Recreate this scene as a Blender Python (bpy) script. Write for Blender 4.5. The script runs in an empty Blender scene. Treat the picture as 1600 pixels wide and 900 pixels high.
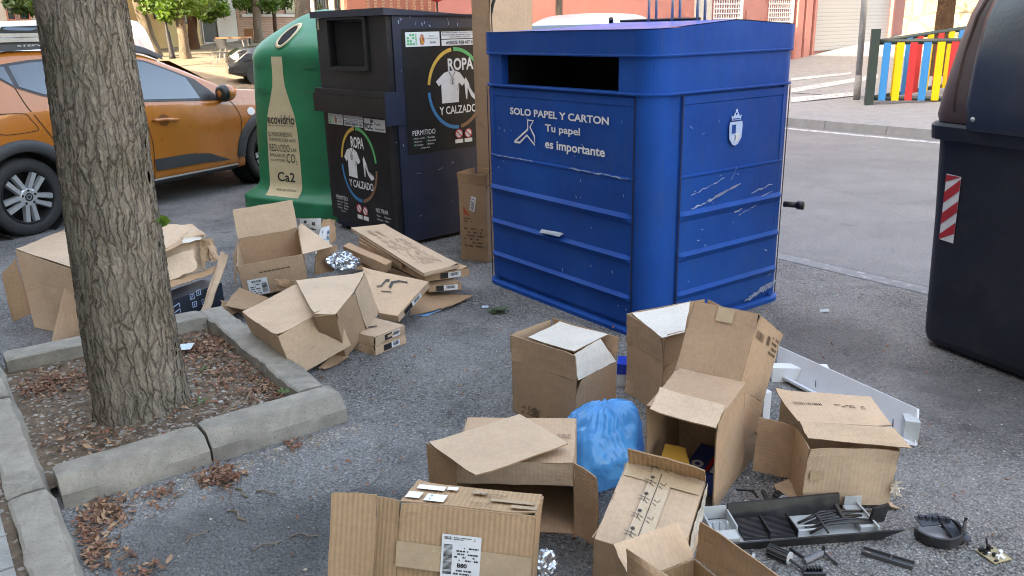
import bpy, bmesh, math, random
import numpy as np
from mathutils import Vector, noise as mnoise
random.seed(7)
rng = np.random.default_rng(7)
S = bpy.context.scene
COL = S.collection
R = math.radians

# ---------------------------------------------------------------- camera, sky, sun, exposure
FPX, PITCH, ROLL, CAMH = 1296.73, 0.3044342, 0.0238729, 1.6
_f = np.array([0, math.cos(PITCH), -math.sin(PITCH)]); _u0 = np.array([0, math.sin(PITCH), math.cos(PITCH)])
_x0 = np.array([1., 0, 0]); cr, sr = math.cos(ROLL), math.sin(ROLL)
CX = cr*_x0 - sr*_u0; CU = sr*_x0 + cr*_u0
CAMM = np.array([CX, -CU, _f]); CPOS = np.array([0, 0, CAMH])
cam = bpy.data.cameras.new('camera'); camo = bpy.data.objects.new('camera', cam); COL.objects.link(camo)
from mathutils import Matrix
camo.matrix_world = Matrix(((CX[0], CU[0], -_f[0], 0), (CX[1], CU[1], -_f[1], 0), (CX[2], CU[2], -_f[2], CAMH), (0, 0, 0, 1)))
cam.sensor_width = 36; cam.lens = 36*FPX/1600; cam.clip_start = .05; cam.clip_end = 500
S.camera = camo
SUN_AZ = Vector((-.75, -.66)); SUN_EL = R(36)
w = bpy.data.worlds.new('World'); S.world = w; w.use_nodes = True
nt = w.node_tree; sky = nt.nodes.new('ShaderNodeTexSky'); sky.sky_type = 'NISHITA'; sky.sun_disc = False
sky.sun_elevation = SUN_EL; sky.sun_rotation = math.atan2(SUN_AZ.x, SUN_AZ.y)
sky.dust_density = 3.0; sky.air_density = 1.0; sky.ozone_density = .6
bgn = nt.nodes['Background']; bgn.inputs[1].default_value = .15; nt.links.new(sky.outputs[0], bgn.inputs[0])
sl = bpy.data.lights.new('sun', 'SUN'); sl.energy = 2.0; sl.angle = R(.5); sl.color = (1, .93, .82)
so = bpy.data.objects.new('sun', sl); COL.objects.link(so)
sd = Vector((SUN_AZ.x*math.cos(SUN_EL), SUN_AZ.y*math.cos(SUN_EL), math.sin(SUN_EL)))
so.rotation_euler = sd.to_track_quat('Z', 'Y').to_euler()
vs = S.view_settings; vs.view_transform = 'Standard'; vs.look = 'None'; vs.gamma = 1; vs.exposure = 3.42
vs.use_white_balance = True; vs.white_balance_temperature = 8800; vs.white_balance_tint = 10
S.cycles.max_bounces = 6; S.cycles.diffuse_bounces = 3; S.cycles.glossy_bounces = 3; S.cycles.transmission_bounces = 4
S.cycles.use_denoising = True; S.cycles.pixel_filter_type = 'BLACKMAN_HARRIS'; S.cycles.filter_width = 1.05

def V(*a): return np.array(a, float)
def ray(px, py): return CAMM.T @ V((px-800)/FPX, (py-450)/FPX, 1)
def W(px, py, z=0.):
    d = ray(px, py); return CPOS + d*((z-CAMH)/d[2])
def D(px, py, y):
    d = ray(px, py); return CPOS + d*(y/d[1])
def PL(px, py, P0, n):
    d = ray(px, py); return CPOS + d*((np.array(P0)-CPOS)@n/(d@n))
def HZ(px, py, P):
    d = ray(px, py); k = (d[:2]@P[:2])/(d[:2]@d[:2]); return V(P[0], P[1], CAMH+k*d[2])
def proj(P):
    c = CAMM@(np.array(P)-CPOS); return V(FPX*c[0]/c[2]+800, FPX*c[1]/c[2]+450)
UD, VD = V(.588, -.809, 0), V(.809, .588, 0)
def UV(u, v, z=0.): return UD*u + VD*v + V(0, 0, z)
def unit(a): return a/np.linalg.norm(a)
def lerp(a, b, t): return a*(1-t)+b*t

# ---------------------------------------------------------------- materials
class NT:
    def __init__(s, name):
        s.m = bpy.data.materials.new(name); s.m.use_nodes = True; s.t = s.m.node_tree; s.b = s.t.nodes['Principled BSDF']
        s.tc = s.t.nodes.new('ShaderNodeTexCoord'); s.out = s.t.nodes['Material Output']
    def n(s, typ, **k):
        x = s.t.nodes.new('ShaderNode'+typ)
        for a, v in k.items():
            if a[0] == '_': setattr(x, a[1:], v)
            else:
                i = x.inputs[int(a[1:])] if a[0] == 'i' and a[1:].isdigit() else x.inputs[a.replace('__', ' ')]
                if isinstance(v, bpy.types.NodeSocket): s.t.links.new(v, i)
                else: i.default_value = v
        return x
    def map(s, scale=(1, 1, 1), src='Object', rot=(0, 0, 0)):
        return s.n('Mapping', Vector=s.tc.outputs[src], Scale=scale, Rotation=rot).outputs[0]
    def noise(s, scale, vec=None, detail=4, rough=.55, dist=0):
        return s.n('TexNoise', Vector=vec or s.tc.outputs['Object'], Scale=scale, Detail=detail, Roughness=rough, Distortion=dist).outputs[0]
    def ramp(s, fac, stops):
        r = s.n('ValToRGB', Fac=fac); e = r.color_ramp.elements
        while len(e) < len(stops): e.new(.5)
        for x, (p, c) in zip(e, stops):
            x.position = p; x.color = (*c, 1) if len(c) == 3 else c
        return r.outputs[0]
    def gray(s, fac, a, b): return s.ramp(fac, [(a, (0, 0, 0)), (b, (1, 1, 1))])
    def mix(s, fac, a, b, mode='MIX'):
        x = s.n('Mix', _data_type='RGBA', _blend_type=mode)
        for i, v in ((0, fac), (6, a), (7, b)):
            if isinstance(v, bpy.types.NodeSocket): s.t.links.new(v, x.inputs[i])
            else: x.inputs[i].default_value = v if not isinstance(v, tuple) or len(v) == 4 else (*v, 1)
        return x.outputs[2]
    def math(s, op, a, b=0.):
        return s.n('Math', _operation=op, i0=a, i1=b).outputs[0]
    def bump(s, h, st=.3, dist=.01, nrm=None):
        k = dict(Height=h, Strength=st, Distance=dist)
        if nrm: k['Normal'] = nrm
        return s.n('Bump', **k).outputs[0]
    def set(s, **k):
        for a, v in k.items():
            i = s.b.inputs[a.replace('__', ' ')]
            if isinstance(v, bpy.types.NodeSocket): s.t.links.new(v, i)
            else: i.default_value = (*v, 1) if isinstance(v, tuple) and len(v) == 3 and i.type == 'RGBA' else v
        return s

def paint(name, col, rough=.5, var=.15, vs_=3., metal=0., bump=.05, bs=60, coat=0., dirt=0., dirtcol=(.2, .18, .15), spec=.5):
    t = NT(name)
    n = t.noise(vs_, detail=6); c2 = tuple(min(1, c*(1+var)) for c in col); c1 = tuple(c*(1-var) for c in col)
    c = t.ramp(n, [(.3, c1), (.7, c2)])
    if dirt: c = t.mix(t.math('MULTIPLY', t.gray(t.noise(vs_*2.3, detail=8, rough=.7), .5, .75), dirt), c, dirtcol)
    rr = t.n('MapRange', Value=t.noise(vs_*3, detail=5), i3=max(.02, rough-.1), i4=min(1, rough+.12)).outputs[0]
    t.set(Base__Color=c, Roughness=rr, Metallic=metal, Coat__Weight=coat)
    t.b.inputs['Specular IOR Level'].default_value = spec
    if bump: t.set(Normal=t.bump(t.noise(bs, detail=3), bump, .01))
    return t.m
def flat(name, col, rough=.5, metal=0.):
    t = NT(name); t.set(Base__Color=t.ramp(t.noise(25), [(.3, tuple(c*.93 for c in col)), (.7, tuple(min(1, c*1.06) for c in col))]), Roughness=rough, Metallic=metal); return t.m

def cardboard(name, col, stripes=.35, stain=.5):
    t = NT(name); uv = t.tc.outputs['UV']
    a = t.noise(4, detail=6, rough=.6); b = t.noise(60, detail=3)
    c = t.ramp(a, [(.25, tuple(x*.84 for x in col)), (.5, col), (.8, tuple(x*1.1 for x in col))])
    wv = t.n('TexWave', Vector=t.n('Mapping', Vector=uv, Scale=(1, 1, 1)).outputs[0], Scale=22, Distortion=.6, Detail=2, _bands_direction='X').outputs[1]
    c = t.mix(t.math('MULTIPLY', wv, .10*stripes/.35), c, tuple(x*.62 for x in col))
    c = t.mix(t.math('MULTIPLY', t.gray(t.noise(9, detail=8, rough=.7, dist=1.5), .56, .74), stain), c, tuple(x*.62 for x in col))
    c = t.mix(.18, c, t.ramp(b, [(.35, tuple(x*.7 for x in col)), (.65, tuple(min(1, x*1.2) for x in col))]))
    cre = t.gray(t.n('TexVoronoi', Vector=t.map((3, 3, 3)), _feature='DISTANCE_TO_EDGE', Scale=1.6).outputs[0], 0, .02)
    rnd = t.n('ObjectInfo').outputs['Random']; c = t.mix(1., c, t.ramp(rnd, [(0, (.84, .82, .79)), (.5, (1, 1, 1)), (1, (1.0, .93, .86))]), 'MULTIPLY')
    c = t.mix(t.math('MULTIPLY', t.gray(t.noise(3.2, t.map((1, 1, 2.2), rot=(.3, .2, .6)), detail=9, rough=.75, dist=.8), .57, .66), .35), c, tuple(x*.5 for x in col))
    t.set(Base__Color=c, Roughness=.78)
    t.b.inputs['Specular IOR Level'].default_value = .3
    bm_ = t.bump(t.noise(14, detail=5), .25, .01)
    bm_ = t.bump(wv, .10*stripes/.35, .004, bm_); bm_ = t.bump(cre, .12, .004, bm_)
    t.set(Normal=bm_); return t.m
CB = cardboard('cardboard', (.475, .32, .21))
CBP = cardboard('pale_cardboard', (.555, .405, .285), .25, .2)
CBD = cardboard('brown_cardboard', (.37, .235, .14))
CBW = cardboard('corrugated_cardboard', (.465, .305, .18), .9, .45)
CBL = cardboard('white_board', (.64, .60, .54), .2, .2)
CBE = flat('cardboard_edge', (.30, .20, .12), .9)

def asphalt(name, dark, light, agg, bump, patch=1., stains=()):
    t = NT(name); p = t.tc.outputs['Object']
    v1 = t.n('TexVoronoi', Vector=p, Scale=agg, Randomness=1); v2 = t.n('TexVoronoi', Vector=p, Scale=agg*2.3)
    g = t.n('SeparateColor', Color=v1.outputs[1]).outputs[0]; g2 = t.n('SeparateColor', Color=v2.outputs[1]).outputs[1]
    mid = tuple((a+b)/2 for a, b in zip(dark, light))
    c = t.ramp(g, [(0, dark), (.55, mid), (.9, light), (1, tuple(x*2.0 for x in light))])
    c = t.mix(.4, c, t.ramp(g2, [(0, dark), (1, light)]))
    c = t.mix(t.gray(v1.outputs[0], .42, .85), c, tuple(x*.45 for x in dark))
    c = t.mix(t.math('MULTIPLY', t.gray(t.noise(.9, detail=7, rough=.65), .42, .68), .5*patch), c, tuple(x*1.35 for x in light))
    c = t.mix(t.math('MULTIPLY', t.gray(t.noise(1.7, t.map((1, 1, 1), rot=(0, 0, .9)), detail=8, rough=.7, dist=.6), .54, .72), .65*patch), c, tuple(x*.6 for x in dark))
    c = t.mix(t.math('MULTIPLY', t.gray(t.noise(22, detail=6, rough=.8), .66, .72), .5), c, (.26, .24, .21))
    cd = t.n('VectorMath', _operation='ADD', i0=p, i1=t.n('VectorMath', _operation='SCALE', i0=t.n('TexNoise', Vector=p, Scale=2.2, Detail=8, Roughness=.7).outputs[1], Scale=.5).outputs[0]).outputs[0]
    cr0 = t.n('TexVoronoi', Vector=cd, _feature='DISTANCE_TO_EDGE', Scale=.55).outputs[0]
    c = t.mix(t.math('MULTIPLY', t.math('SUBTRACT', 1., t.gray(cr0, .001, .007)), .28*patch), c, tuple(x*.4 for x in dark))
    for sx, sy, sr in stains:
        dd = t.n('VectorMath', _operation='DISTANCE', i0=t.n('VectorMath', _operation='ADD', i0=p, i1=t.n('VectorMath', _operation='SCALE', i0=t.n('TexNoise', Vector=p, Scale=3.5, Detail=7, Roughness=.65).outputs[1], Scale=.6).outputs[0]).outputs[0], i1=(sx+.3, sy+.3, .3)).outputs[1]
        c = t.mix(t.math('MULTIPLY', t.math('SUBTRACT', 1., t.gray(t.math('DIVIDE', dd, sr), .55, 1.)), .55), c, tuple(x*.62 for x in dark))
    c = t.mix(t.math('MULTIPLY', t.gray(t.noise(4.2, detail=3, rough=.5, dist=.8), .66, .72), .6*patch), c, tuple(x*.55 for x in dark)); c = t.mix(t.math('MULTIPLY', t.gray(t.noise(2.6, t.map((1, 1, 1), rot=(.4, .3, .2)), detail=9, rough=.75), .55, .72), .45*patch), c, (.27, .255, .235))
    h = t.math('SUBTRACT', 1., v1.outputs[0])
    n = t.bump(h, bump, .012); n = t.bump(t.noise(agg*3, detail=2), bump*.5, .004, n)
    t.set(Base__Color=c, Roughness=t.n('MapRange', Value=g, i3=.62, i4=.92).outputs[0], Normal=n); return t.m
M_ASPH = asphalt('asphalt', (.080, .080, .081), (.27, .265, .258), 105, .8, stains=((-.95, 2.33, .42), (-.55, 2.40, .34), (.25, 2.35, .3), (2.2, 3.2, .6), (1.6, 4.0, .5)))
M_ROAD = asphalt('road_asphalt', (.115, .115, .118), (.195, .193, .195), 130, .35, .6)

def concrete(name, col, var=.25, stain=.5, sc=6):
    t = NT(name)
    c = t.ramp(t.noise(sc, detail=9, rough=.65), [(.3, tuple(x*(1-var) for x in col)), (.7, tuple(x*(1+var) for x in col))])
    c = t.mix(t.math('MULTIPLY', t.gray(t.noise(sc*.6, detail=8, rough=.7, dist=1), .5, .7), stain), c, tuple(x*.45 for x in col))
    c = t.mix(t.gray(t.noise(170, detail=2), .60, .70), c, tuple(x*.55 for x in col))
    n = t.bump(t.noise(90, detail=6, rough=.7), .5, .006); n = t.bump(t.noise(sc*2, detail=5), .4, .02, n)
    t.set(Base__Color=c, Roughness=.9, Normal=n); return t.m
M_KERB = concrete('kerb_concrete', (.265, .24, .20), .3, .85)
M_PAVE = concrete('pavement_concrete', (.195, .198, .205), .14, .3)
M_SLAB = concrete('paving_slab', (.25, .245, .23), .15, .35)
M_WALLC = concrete('grey_render', (.22, .20, .18), .1, .2, 1)

def soilm():
    t = NT('soil'); c = t.ramp(t.noise(18, detail=9, rough=.7), [(.3, (.06, .038, .025)), (.55, (.155, .105, .068)), (.75, (.25, .185, .13))])
    v = t.n('TexVoronoi', Scale=60, Vector=t.tc.outputs['Object'])
    c = t.mix(t.gray(t.n('SeparateColor', Color=v.outputs[1]).outputs[0], .86, .9), c, (.30, .27, .23))
    n = t.bump(t.noise(50, detail=8, rough=.7), .9, .02)
    t.set(Base__Color=c, Roughness=.95, Normal=n); return t.m
M_SOIL = soilm()

def barkm(name, plate, crack, big=True):
    t = NT(name)
    d = t.n('VectorMath', _operation='ADD', i0=t.tc.outputs['UV'], i1=t.n('VectorMath', _operation='SCALE', i0=t.n('TexNoise', Vector=t.tc.outputs['UV'], Scale=13, Detail=6, Roughness=.7).outputs[1], Scale=.05).outputs[0]).outputs[0]
    mp = t.n('Mapping', Vector=d, Scale=(36, 6.4, 1)).outputs[0]
    e = t.n('TexVoronoi', Vector=mp, _feature='DISTANCE_TO_EDGE', Scale=1).outputs[0]
    mp2 = t.n('Mapping', Vector=d, Scale=(74, 16, 1)).outputs[0]
    e2 = t.n('TexVoronoi', Vector=mp2, _feature='DISTANCE_TO_EDGE', Scale=1).outputs[0]
    n1 = t.n('TexNoise', Vector=t.n('Mapping', Vector=t.tc.outputs['UV'], Scale=(1.6, 1, 1)).outputs[0], Scale=34, Detail=9, Roughness=.72).outputs[0]
    n2 = t.n('TexNoise', Vector=t.tc.outputs['UV'], Scale=5, Detail=4).outputs[0]
    g = t.math('MULTIPLY', t.gray(e, 0, .12), t.n('MapRange', Value=t.gray(e2, 0, .16), i3=.45, i4=1).outputs[0])
    c = t.ramp(n1, [(.3, tuple(x*.72 for x in plate)), (.55, plate), (.75, tuple(x*1.25 for x in plate))])
    c = t.mix(t.gray(n2, .4, .65), c, tuple(x*y for x, y in zip(plate, (.78, .80, .76))))
    c = t.mix(t.math('SUBTRACT', 1., t.gray(g, .0, .42)), c, crack)
    n3 = t.n('TexNoise', Vector=t.n('Mapping', Vector=t.tc.outputs['UV'], Scale=(2.2, 1, 1)).outputs[0], Scale=3.2, Detail=5, Roughness=.6).outputs[0]
    c = t.mix(t.math('MULTIPLY', t.gray(n3, .50, .68), .5), c, tuple(x*1.22 for x in plate)); c = t.mix(t.math('MULTIPLY', t.gray(n3, .46, .32), .0), c, crack)
    h = t.math('ADD', t.math('MULTIPLY', t.math('MULTIPLY', g, t.n('MapRange', Value=n3, i1=.3, i2=.7, i3=1.15, i4=.75).outputs[0]), .75), t.math('MULTIPLY', n1, .42))
    t.set(Base__Color=c, Roughness=.92); t.b.inputs['Specular IOR Level'].default_value = .2
    if big:
        dp = t.n('Displacement', Height=h, Midlevel=.7, Scale=.0125); t.t.links.new(dp.outputs[0], t.out.inputs['Displacement']); t.m.displacement_method = 'BOTH'
    else: t.set(Normal=t.bump(h, .8, .03))
    return t.m
M_BARK = barkm('bark', (.275, .235, .19), (.062, .046, .033))
M_BARKF = barkm('far_bark', (.24, .20, .16), (.09, .07, .05), False)
M_BARKB = barkm('brown_bark', (.12, .07, .045), (.04, .025, .018), False)

def leafm(name, a, b, tr=.35):
    t = NT(name); c = t.ramp(t.n('TexNoise', Vector=t.tc.outputs['Object'], Scale=1.3, Detail=3).outputs[0], [(.3, a), (.7, b)])
    oi = t.n('TexWhiteNoise', Vector=t.n('NewGeometry').outputs['Position']).outputs[0]
    t.set(Base__Color=c, Roughness=.55)
    tl = t.n('BsdfTranslucent', Color=t.mix(1., c, (1.5, 1.8, .6, 1), 'MULTIPLY')); mx = t.n('MixShader', i0=tr, i1=t.b.outputs[0], i2=tl.outputs[0])
    t.t.links.new(mx.outputs[0], t.out.inputs[0]); return t.m
M_LEAF = leafm('green_leaf', (.05, .10, .02), (.12, .20, .045))
M_LEAFD = leafm('dark_leaf', (.03, .06, .018), (.07, .12, .03), .25)

def bluepaint():
    t = NT('blue_paint')
    c = t.ramp(t.noise(1.6, detail=7, rough=.6), [(.3, (.0015, .050, .25)), (.7, (.003, .080, .36))])
    # fine horizontal and slanting scuffs, chipped flecks, rusty grime near the foot
    s1 = t.gray(t.noise(3, t.map((1.2, 1.2, 26), rot=(.2, .15, 0)), detail=9, rough=.8), .665, .70)
    s2 = t.gray(t.noise(24, detail=5, rough=.75), .74, .76)
    c = t.mix(t.math('MULTIPLY', s1, .35), c, (.20, .32, .60)); c = t.mix(t.math('MULTIPLY', s2, .8), c, (.45, .52, .62))
    st = t.gray(t.noise(5, t.map((6, 6, .7)), detail=6, rough=.7), .52, .75)
    c = t.mix(t.math('MULTIPLY', st, .3), c, (.035, .055, .16))
    t.set(Base__Color=c, Roughness=t.n('MapRange', Value=t.noise(9, detail=6), i3=.38, i4=.62).outputs[0])
    t.b.inputs['Specular IOR Level'].default_value = .10
    c = t.mix(t.math('MULTIPLY', t.gray(t.noise(2.1, detail=8, rough=.7), .5, .7), .45), c, (.022, .085, .27)); c = t.mix(t.math('MULTIPLY', t.gray(t.noise(4, t.map((9, 9, .5)), detail=7, rough=.7), .56, .72), .4), c, (.05, .07, .13)); t.set(Base__Color=c)
    t.set(Normal=t.bump(t.noise(3.2, detail=3), .5, .02)); return t.m
M_BLUE = bluepaint()
def navypaint():
    t = NT('navy_paint')
    c = t.ramp(t.noise(2, detail=7), [(.3, (.007, .012, .030)), (.7, (.013, .021, .048))])
    c = t.mix(t.gray(t.noise(21, detail=5, rough=.7), .745, .765), c, (.5, .53, .58))
    c = t.mix(t.math('MULTIPLY', t.gray(t.noise(4, t.map((1, 1, 18)), detail=8, rough=.75), .63, .70), .25), c, (.12, .14, .18))
    t.set(Base__Color=c, Roughness=t.n('MapRange', Value=t.noise(8, detail=5), i3=.34, i4=.6).outputs[0], Normal=t.bump(t.noise(5), .2, .02)); return t.m
M_NAVY = navypaint()
M_DGREY = paint('dark_grey_metal', (.017, .017, .019), .45, .25, 2.5, dirt=.35, dirtcol=(.06, .052, .045), spec=.3)
M_POST = paint('poster_black', (.011, .011, .012), .45, .2, 4, dirt=.3, dirtcol=(.04, .037, .034), spec=.3)
M_GREEN = paint('green_plastic', (.006, .185, .085), .40, .25, 2.2, dirt=.45, dirtcol=(.03, .10, .06), bump=.08, spec=.35)
M_CREAM = paint('cream_sticker', (.56, .47, .30), .6, .08, 6, dirt=.35, dirtcol=(.40, .31, .18))
M_BLK = paint('black_plastic', (.018, .018, .020), .38, .25, 8, dirt=.3, dirtcol=(.10, .095, .09))
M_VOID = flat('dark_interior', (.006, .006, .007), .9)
M_GREYP = paint('grey_plastic', (.42, .45, .46), .5, .1, 8, dirt=.4, dirtcol=(.2, .2, .19))
M_WHITE = flat('white_print', (.72, .73, .74), .6)
M_PAPER = paint('white_paper', (.70, .72, .74), .6, .05, 10, bump=.1, dirt=.25, dirtcol=(.45, .42, .38))
M_INK = flat('black_ink', (.018, .018, .02), .6)
M_INKB = flat('faded_brown_ink', (.12, .075, .045), .8); M_INKF = flat('very_faded_ink', (.36, .255, .175), .8)
M_YEL, M_GRN, M_BLU, M_BRN = flat('yellow_print', (.68, .42, .08)), flat('green_print', (.08, .45, .16)), flat('blue_print', (.02, .19, .42)), flat('brown_print', (.24, .12, .06))
M_RED = flat('red_print', (.50, .03, .035)); M_CRESTR = flat('crest_red', (.42, .08, .04)); M_CRESTB = flat('pale_blue_print', (.42, .55, .78))
M_BINB = paint('anthracite_plastic', (.020, .023, .034), .5, .25, 3, dirt=.5, dirtcol=(.055, .052, .05), spec=.3)
M_BINL = paint('brown_plastic', (.105, .066, .055), .45, .25, 3, dirt=.4, dirtcol=(.13, .11, .10))
M_BINF = paint('slate_plastic', (.040, .046, .058), .30, .2, 3, dirt=.25, dirtcol=(.10, .10, .10))
M_STEEL = paint('galvanised_steel', (.40, .42, .44), .45, .15, 6, metal=.7, dirt=.3)
M_ORANGE = paint('orange_car_paint', (.40, .125, .018), .28, .06, 2, bump=0, coat=.8, dirt=.12, dirtcol=(.30, .16, .07))
M_WCAR = paint('white_car_paint', (.56, .58, .60), .3, .04, 2, bump=0, coat=.5)
M_KCAR = paint('black_car_paint', (.02, .021, .024), .22, .1, 2, bump=0, coat=.8)
M_CLAD = paint('grey_cladding', (.035, .037, .041), .6, .12, 8)
def glassm(name, tint, amt):
    t = NT(name); t.set(Base__Color=tint, Roughness=.04)
    g = t.n('BsdfGlossy', Roughness=.03, Color=(.85, .93, 1, 1)); lw = t.n('LayerWeight', Blend=.35)
    f = t.n('MapRange', Value=lw.outputs[0], i3=amt*.5, i4=.9).outputs[0]
    mx = t.n('MixShader', i0=f, i1=t.b.outputs[0], i2=g.outputs[0]); t.t.links.new(mx.outputs[0], t.out.inputs[0]); return t.m
M_GLASS = glassm('tinted_glass', (.012, .016, .018), .09)
M_TYRE = paint('tyre_rubber', (.022, .022, .023), .75, .2, 8, dirt=.3, dirtcol=(.07, .065, .06))
M_ALLOY = paint('silver_alloy', (.50, .51, .53), .35, .06, 5, metal=.6, bump=0)
M_FOIL = paint('crumpled_foil', (.62, .65, .70), .22, .1, 6, metal=.85, bump=.4, bs=40)
def bagm():
    t = NT('blue_bag_plastic')
    c = t.ramp(t.noise(4, detail=3, rough=.5), [(.3, (.05, .40, .82)), (.7, (.14, .54, .92))])
    n = t.bump(t.noise(14, t.map((1, 1, .35)), detail=3, dist=1.2, rough=.5), .55, .012)
    t.set(Base__Color=c, Roughness=.14, Normal=n); t.b.inputs['Specular IOR Level'].default_value = .8
    tl = t.n('BsdfTranslucent', Color=c); mx = t.n('MixShader', i0=.4, i1=t.b.outputs[0], i2=tl.outputs[0])
    tp = t.n('BsdfTransparent', Color=(.45, .75, 1, 1)); m2 = t.n('MixShader', i0=.22, i1=mx.outputs[0], i2=tp.outputs[0])
    t.t.links.new(m2.outputs[0], t.out.inputs[0]); return t.m
M_BAG = bagm()
M_TAPE = paint('parcel_tape', (.46, .34, .22), .25, .08, 9, bump=.15, coat=.3)
M_DRY = [flat('dry_leaf_red', (.20, .085, .05), .85), flat('dry_leaf_tan', (.33, .20, .12), .85), flat('dry_leaf_brown', (.15, .08, .05), .9), flat('dry_leaf_rust', (.24, .12, .075), .85)]
M_PEB = [flat('pale_pebble', (.40, .37, .33), .8), flat('grey_pebble', (.17, .165, .16), .85), flat('tan_pebble', (.28, .21, .14), .85)]
M_TWIG = flat('twig', (.21, .155, .10), .85)
M_PINK = concrete('pink_render', (.44, .195, .175), .06, .15, 1.2)
M_TERRA = concrete('terracotta_render', (.38, .155, .11), .08, .2, 1.2)
M_CREAMW = concrete('yellow_render', (.50, .36, .17), .06, .1, 1)
M_WHITEW = concrete('white_render', (.50, .46, .41), .06, .12, 1)
def brickm():
    t = NT('brick'); b = t.n('TexBrick', Vector=t.tc.outputs['UV'], Color1=(.34, .16, .10, 1), Color2=(.27, .12, .075, 1), Mortar=(.40, .34, .28, 1), Scale=1, Mortar__Size=.012, Brick__Width=.26, Row__Height=.08)
    t.set(Base__Color=t.mix(.3, b.outputs[0], t.ramp(t.noise(2, detail=6), [(.3, (.2, .1, .06)), (.7, (.42, .23, .15))])), Roughness=.9); return t.m
M_BRICK = brickm()
def stonem():
    t = NT('stone_wall'); v = t.n('TexVoronoi', Vector=t.n('Mapping', Vector=t.tc.outputs['UV'], Scale=(1.9, 2.6, 1)).outputs[0], _feature='DISTANCE_TO_EDGE', Scale=1).outputs[0]
    vc = t.n('TexVoronoi', Vector=t.n('Mapping', Vector=t.tc.outputs['UV'], Scale=(1.9, 2.6, 1)).outputs[0], Scale=1).outputs[1]
    c = t.ramp(t.n('SeparateColor', Color=vc).outputs[0], [(0, (.22, .18, .12)), (1, (.36, .30, .21))])
    c = t.mix(t.gray(v, .02, .05), (.15, .12, .09), c); c = t.mix(.25, c, t.ramp(t.noise(6, detail=6), [(.3, (.2, .16, .10)), (.7, (.42, .36, .27))]))
    t.set(Base__Color=c, Roughness=.9, Normal=t.bump(t.gray(v, 0, .08), .6, .03)); return t.m
M_STONE = stonem()
def shutterm():
    t = NT('white_shutter'); wv = t.n('TexWave', Vector=t.tc.outputs['UV'], Scale=3.2, _bands_direction='Y', _wave_profile='SAW').outputs[1]
    t.set(Base__Color=t.ramp(wv, [(0, (.20, .205, .22)), (.18, (.37, .38, .40)), (1, (.40, .41, .43))]), Roughness=.5, Normal=t.bump(wv, .5, .02)); return t.m
M_SHUT = shutterm()
def plazam():
    t = NT('plaza_earth'); c = t.ramp(t.noise(.8, detail=8, rough=.65), [(.3, (.13, .10, .07)), (.6, (.20, .165, .12)), (.8, (.25, .22, .17))])
    t.set(Base__Color=c, Roughness=.95, Normal=t.bump(t.noise(15, detail=6), .4, .03)); return t.m
M_PLAZA = plazam()
M_TPAINT = {k: paint(k+'_slat_paint', c, .45, .06, 4) for k, c in dict(blue=(.01, .20, .50), yellow=(.72, .47, .01), red=(.50, .025, .03)).items()}
M_DKGRN = paint('dark_green_paint', (.022, .038, .036), .45, .1, 4)
def striped():
    t = NT('hazard_sticker'); wv = t.n('TexWave', Vector=t.n('Mapping', Vector=t.tc.outputs['UV'], Rotation=(0, 0, R(-50))).outputs[0], Scale=.62, _bands_direction='Y').outputs[1]
    t.set(Base__Color=t.ramp(wv, [(.48, (.48, .03, .035)), (.52, (.70, .72, .60))]), Roughness=.4); return t.m

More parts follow.
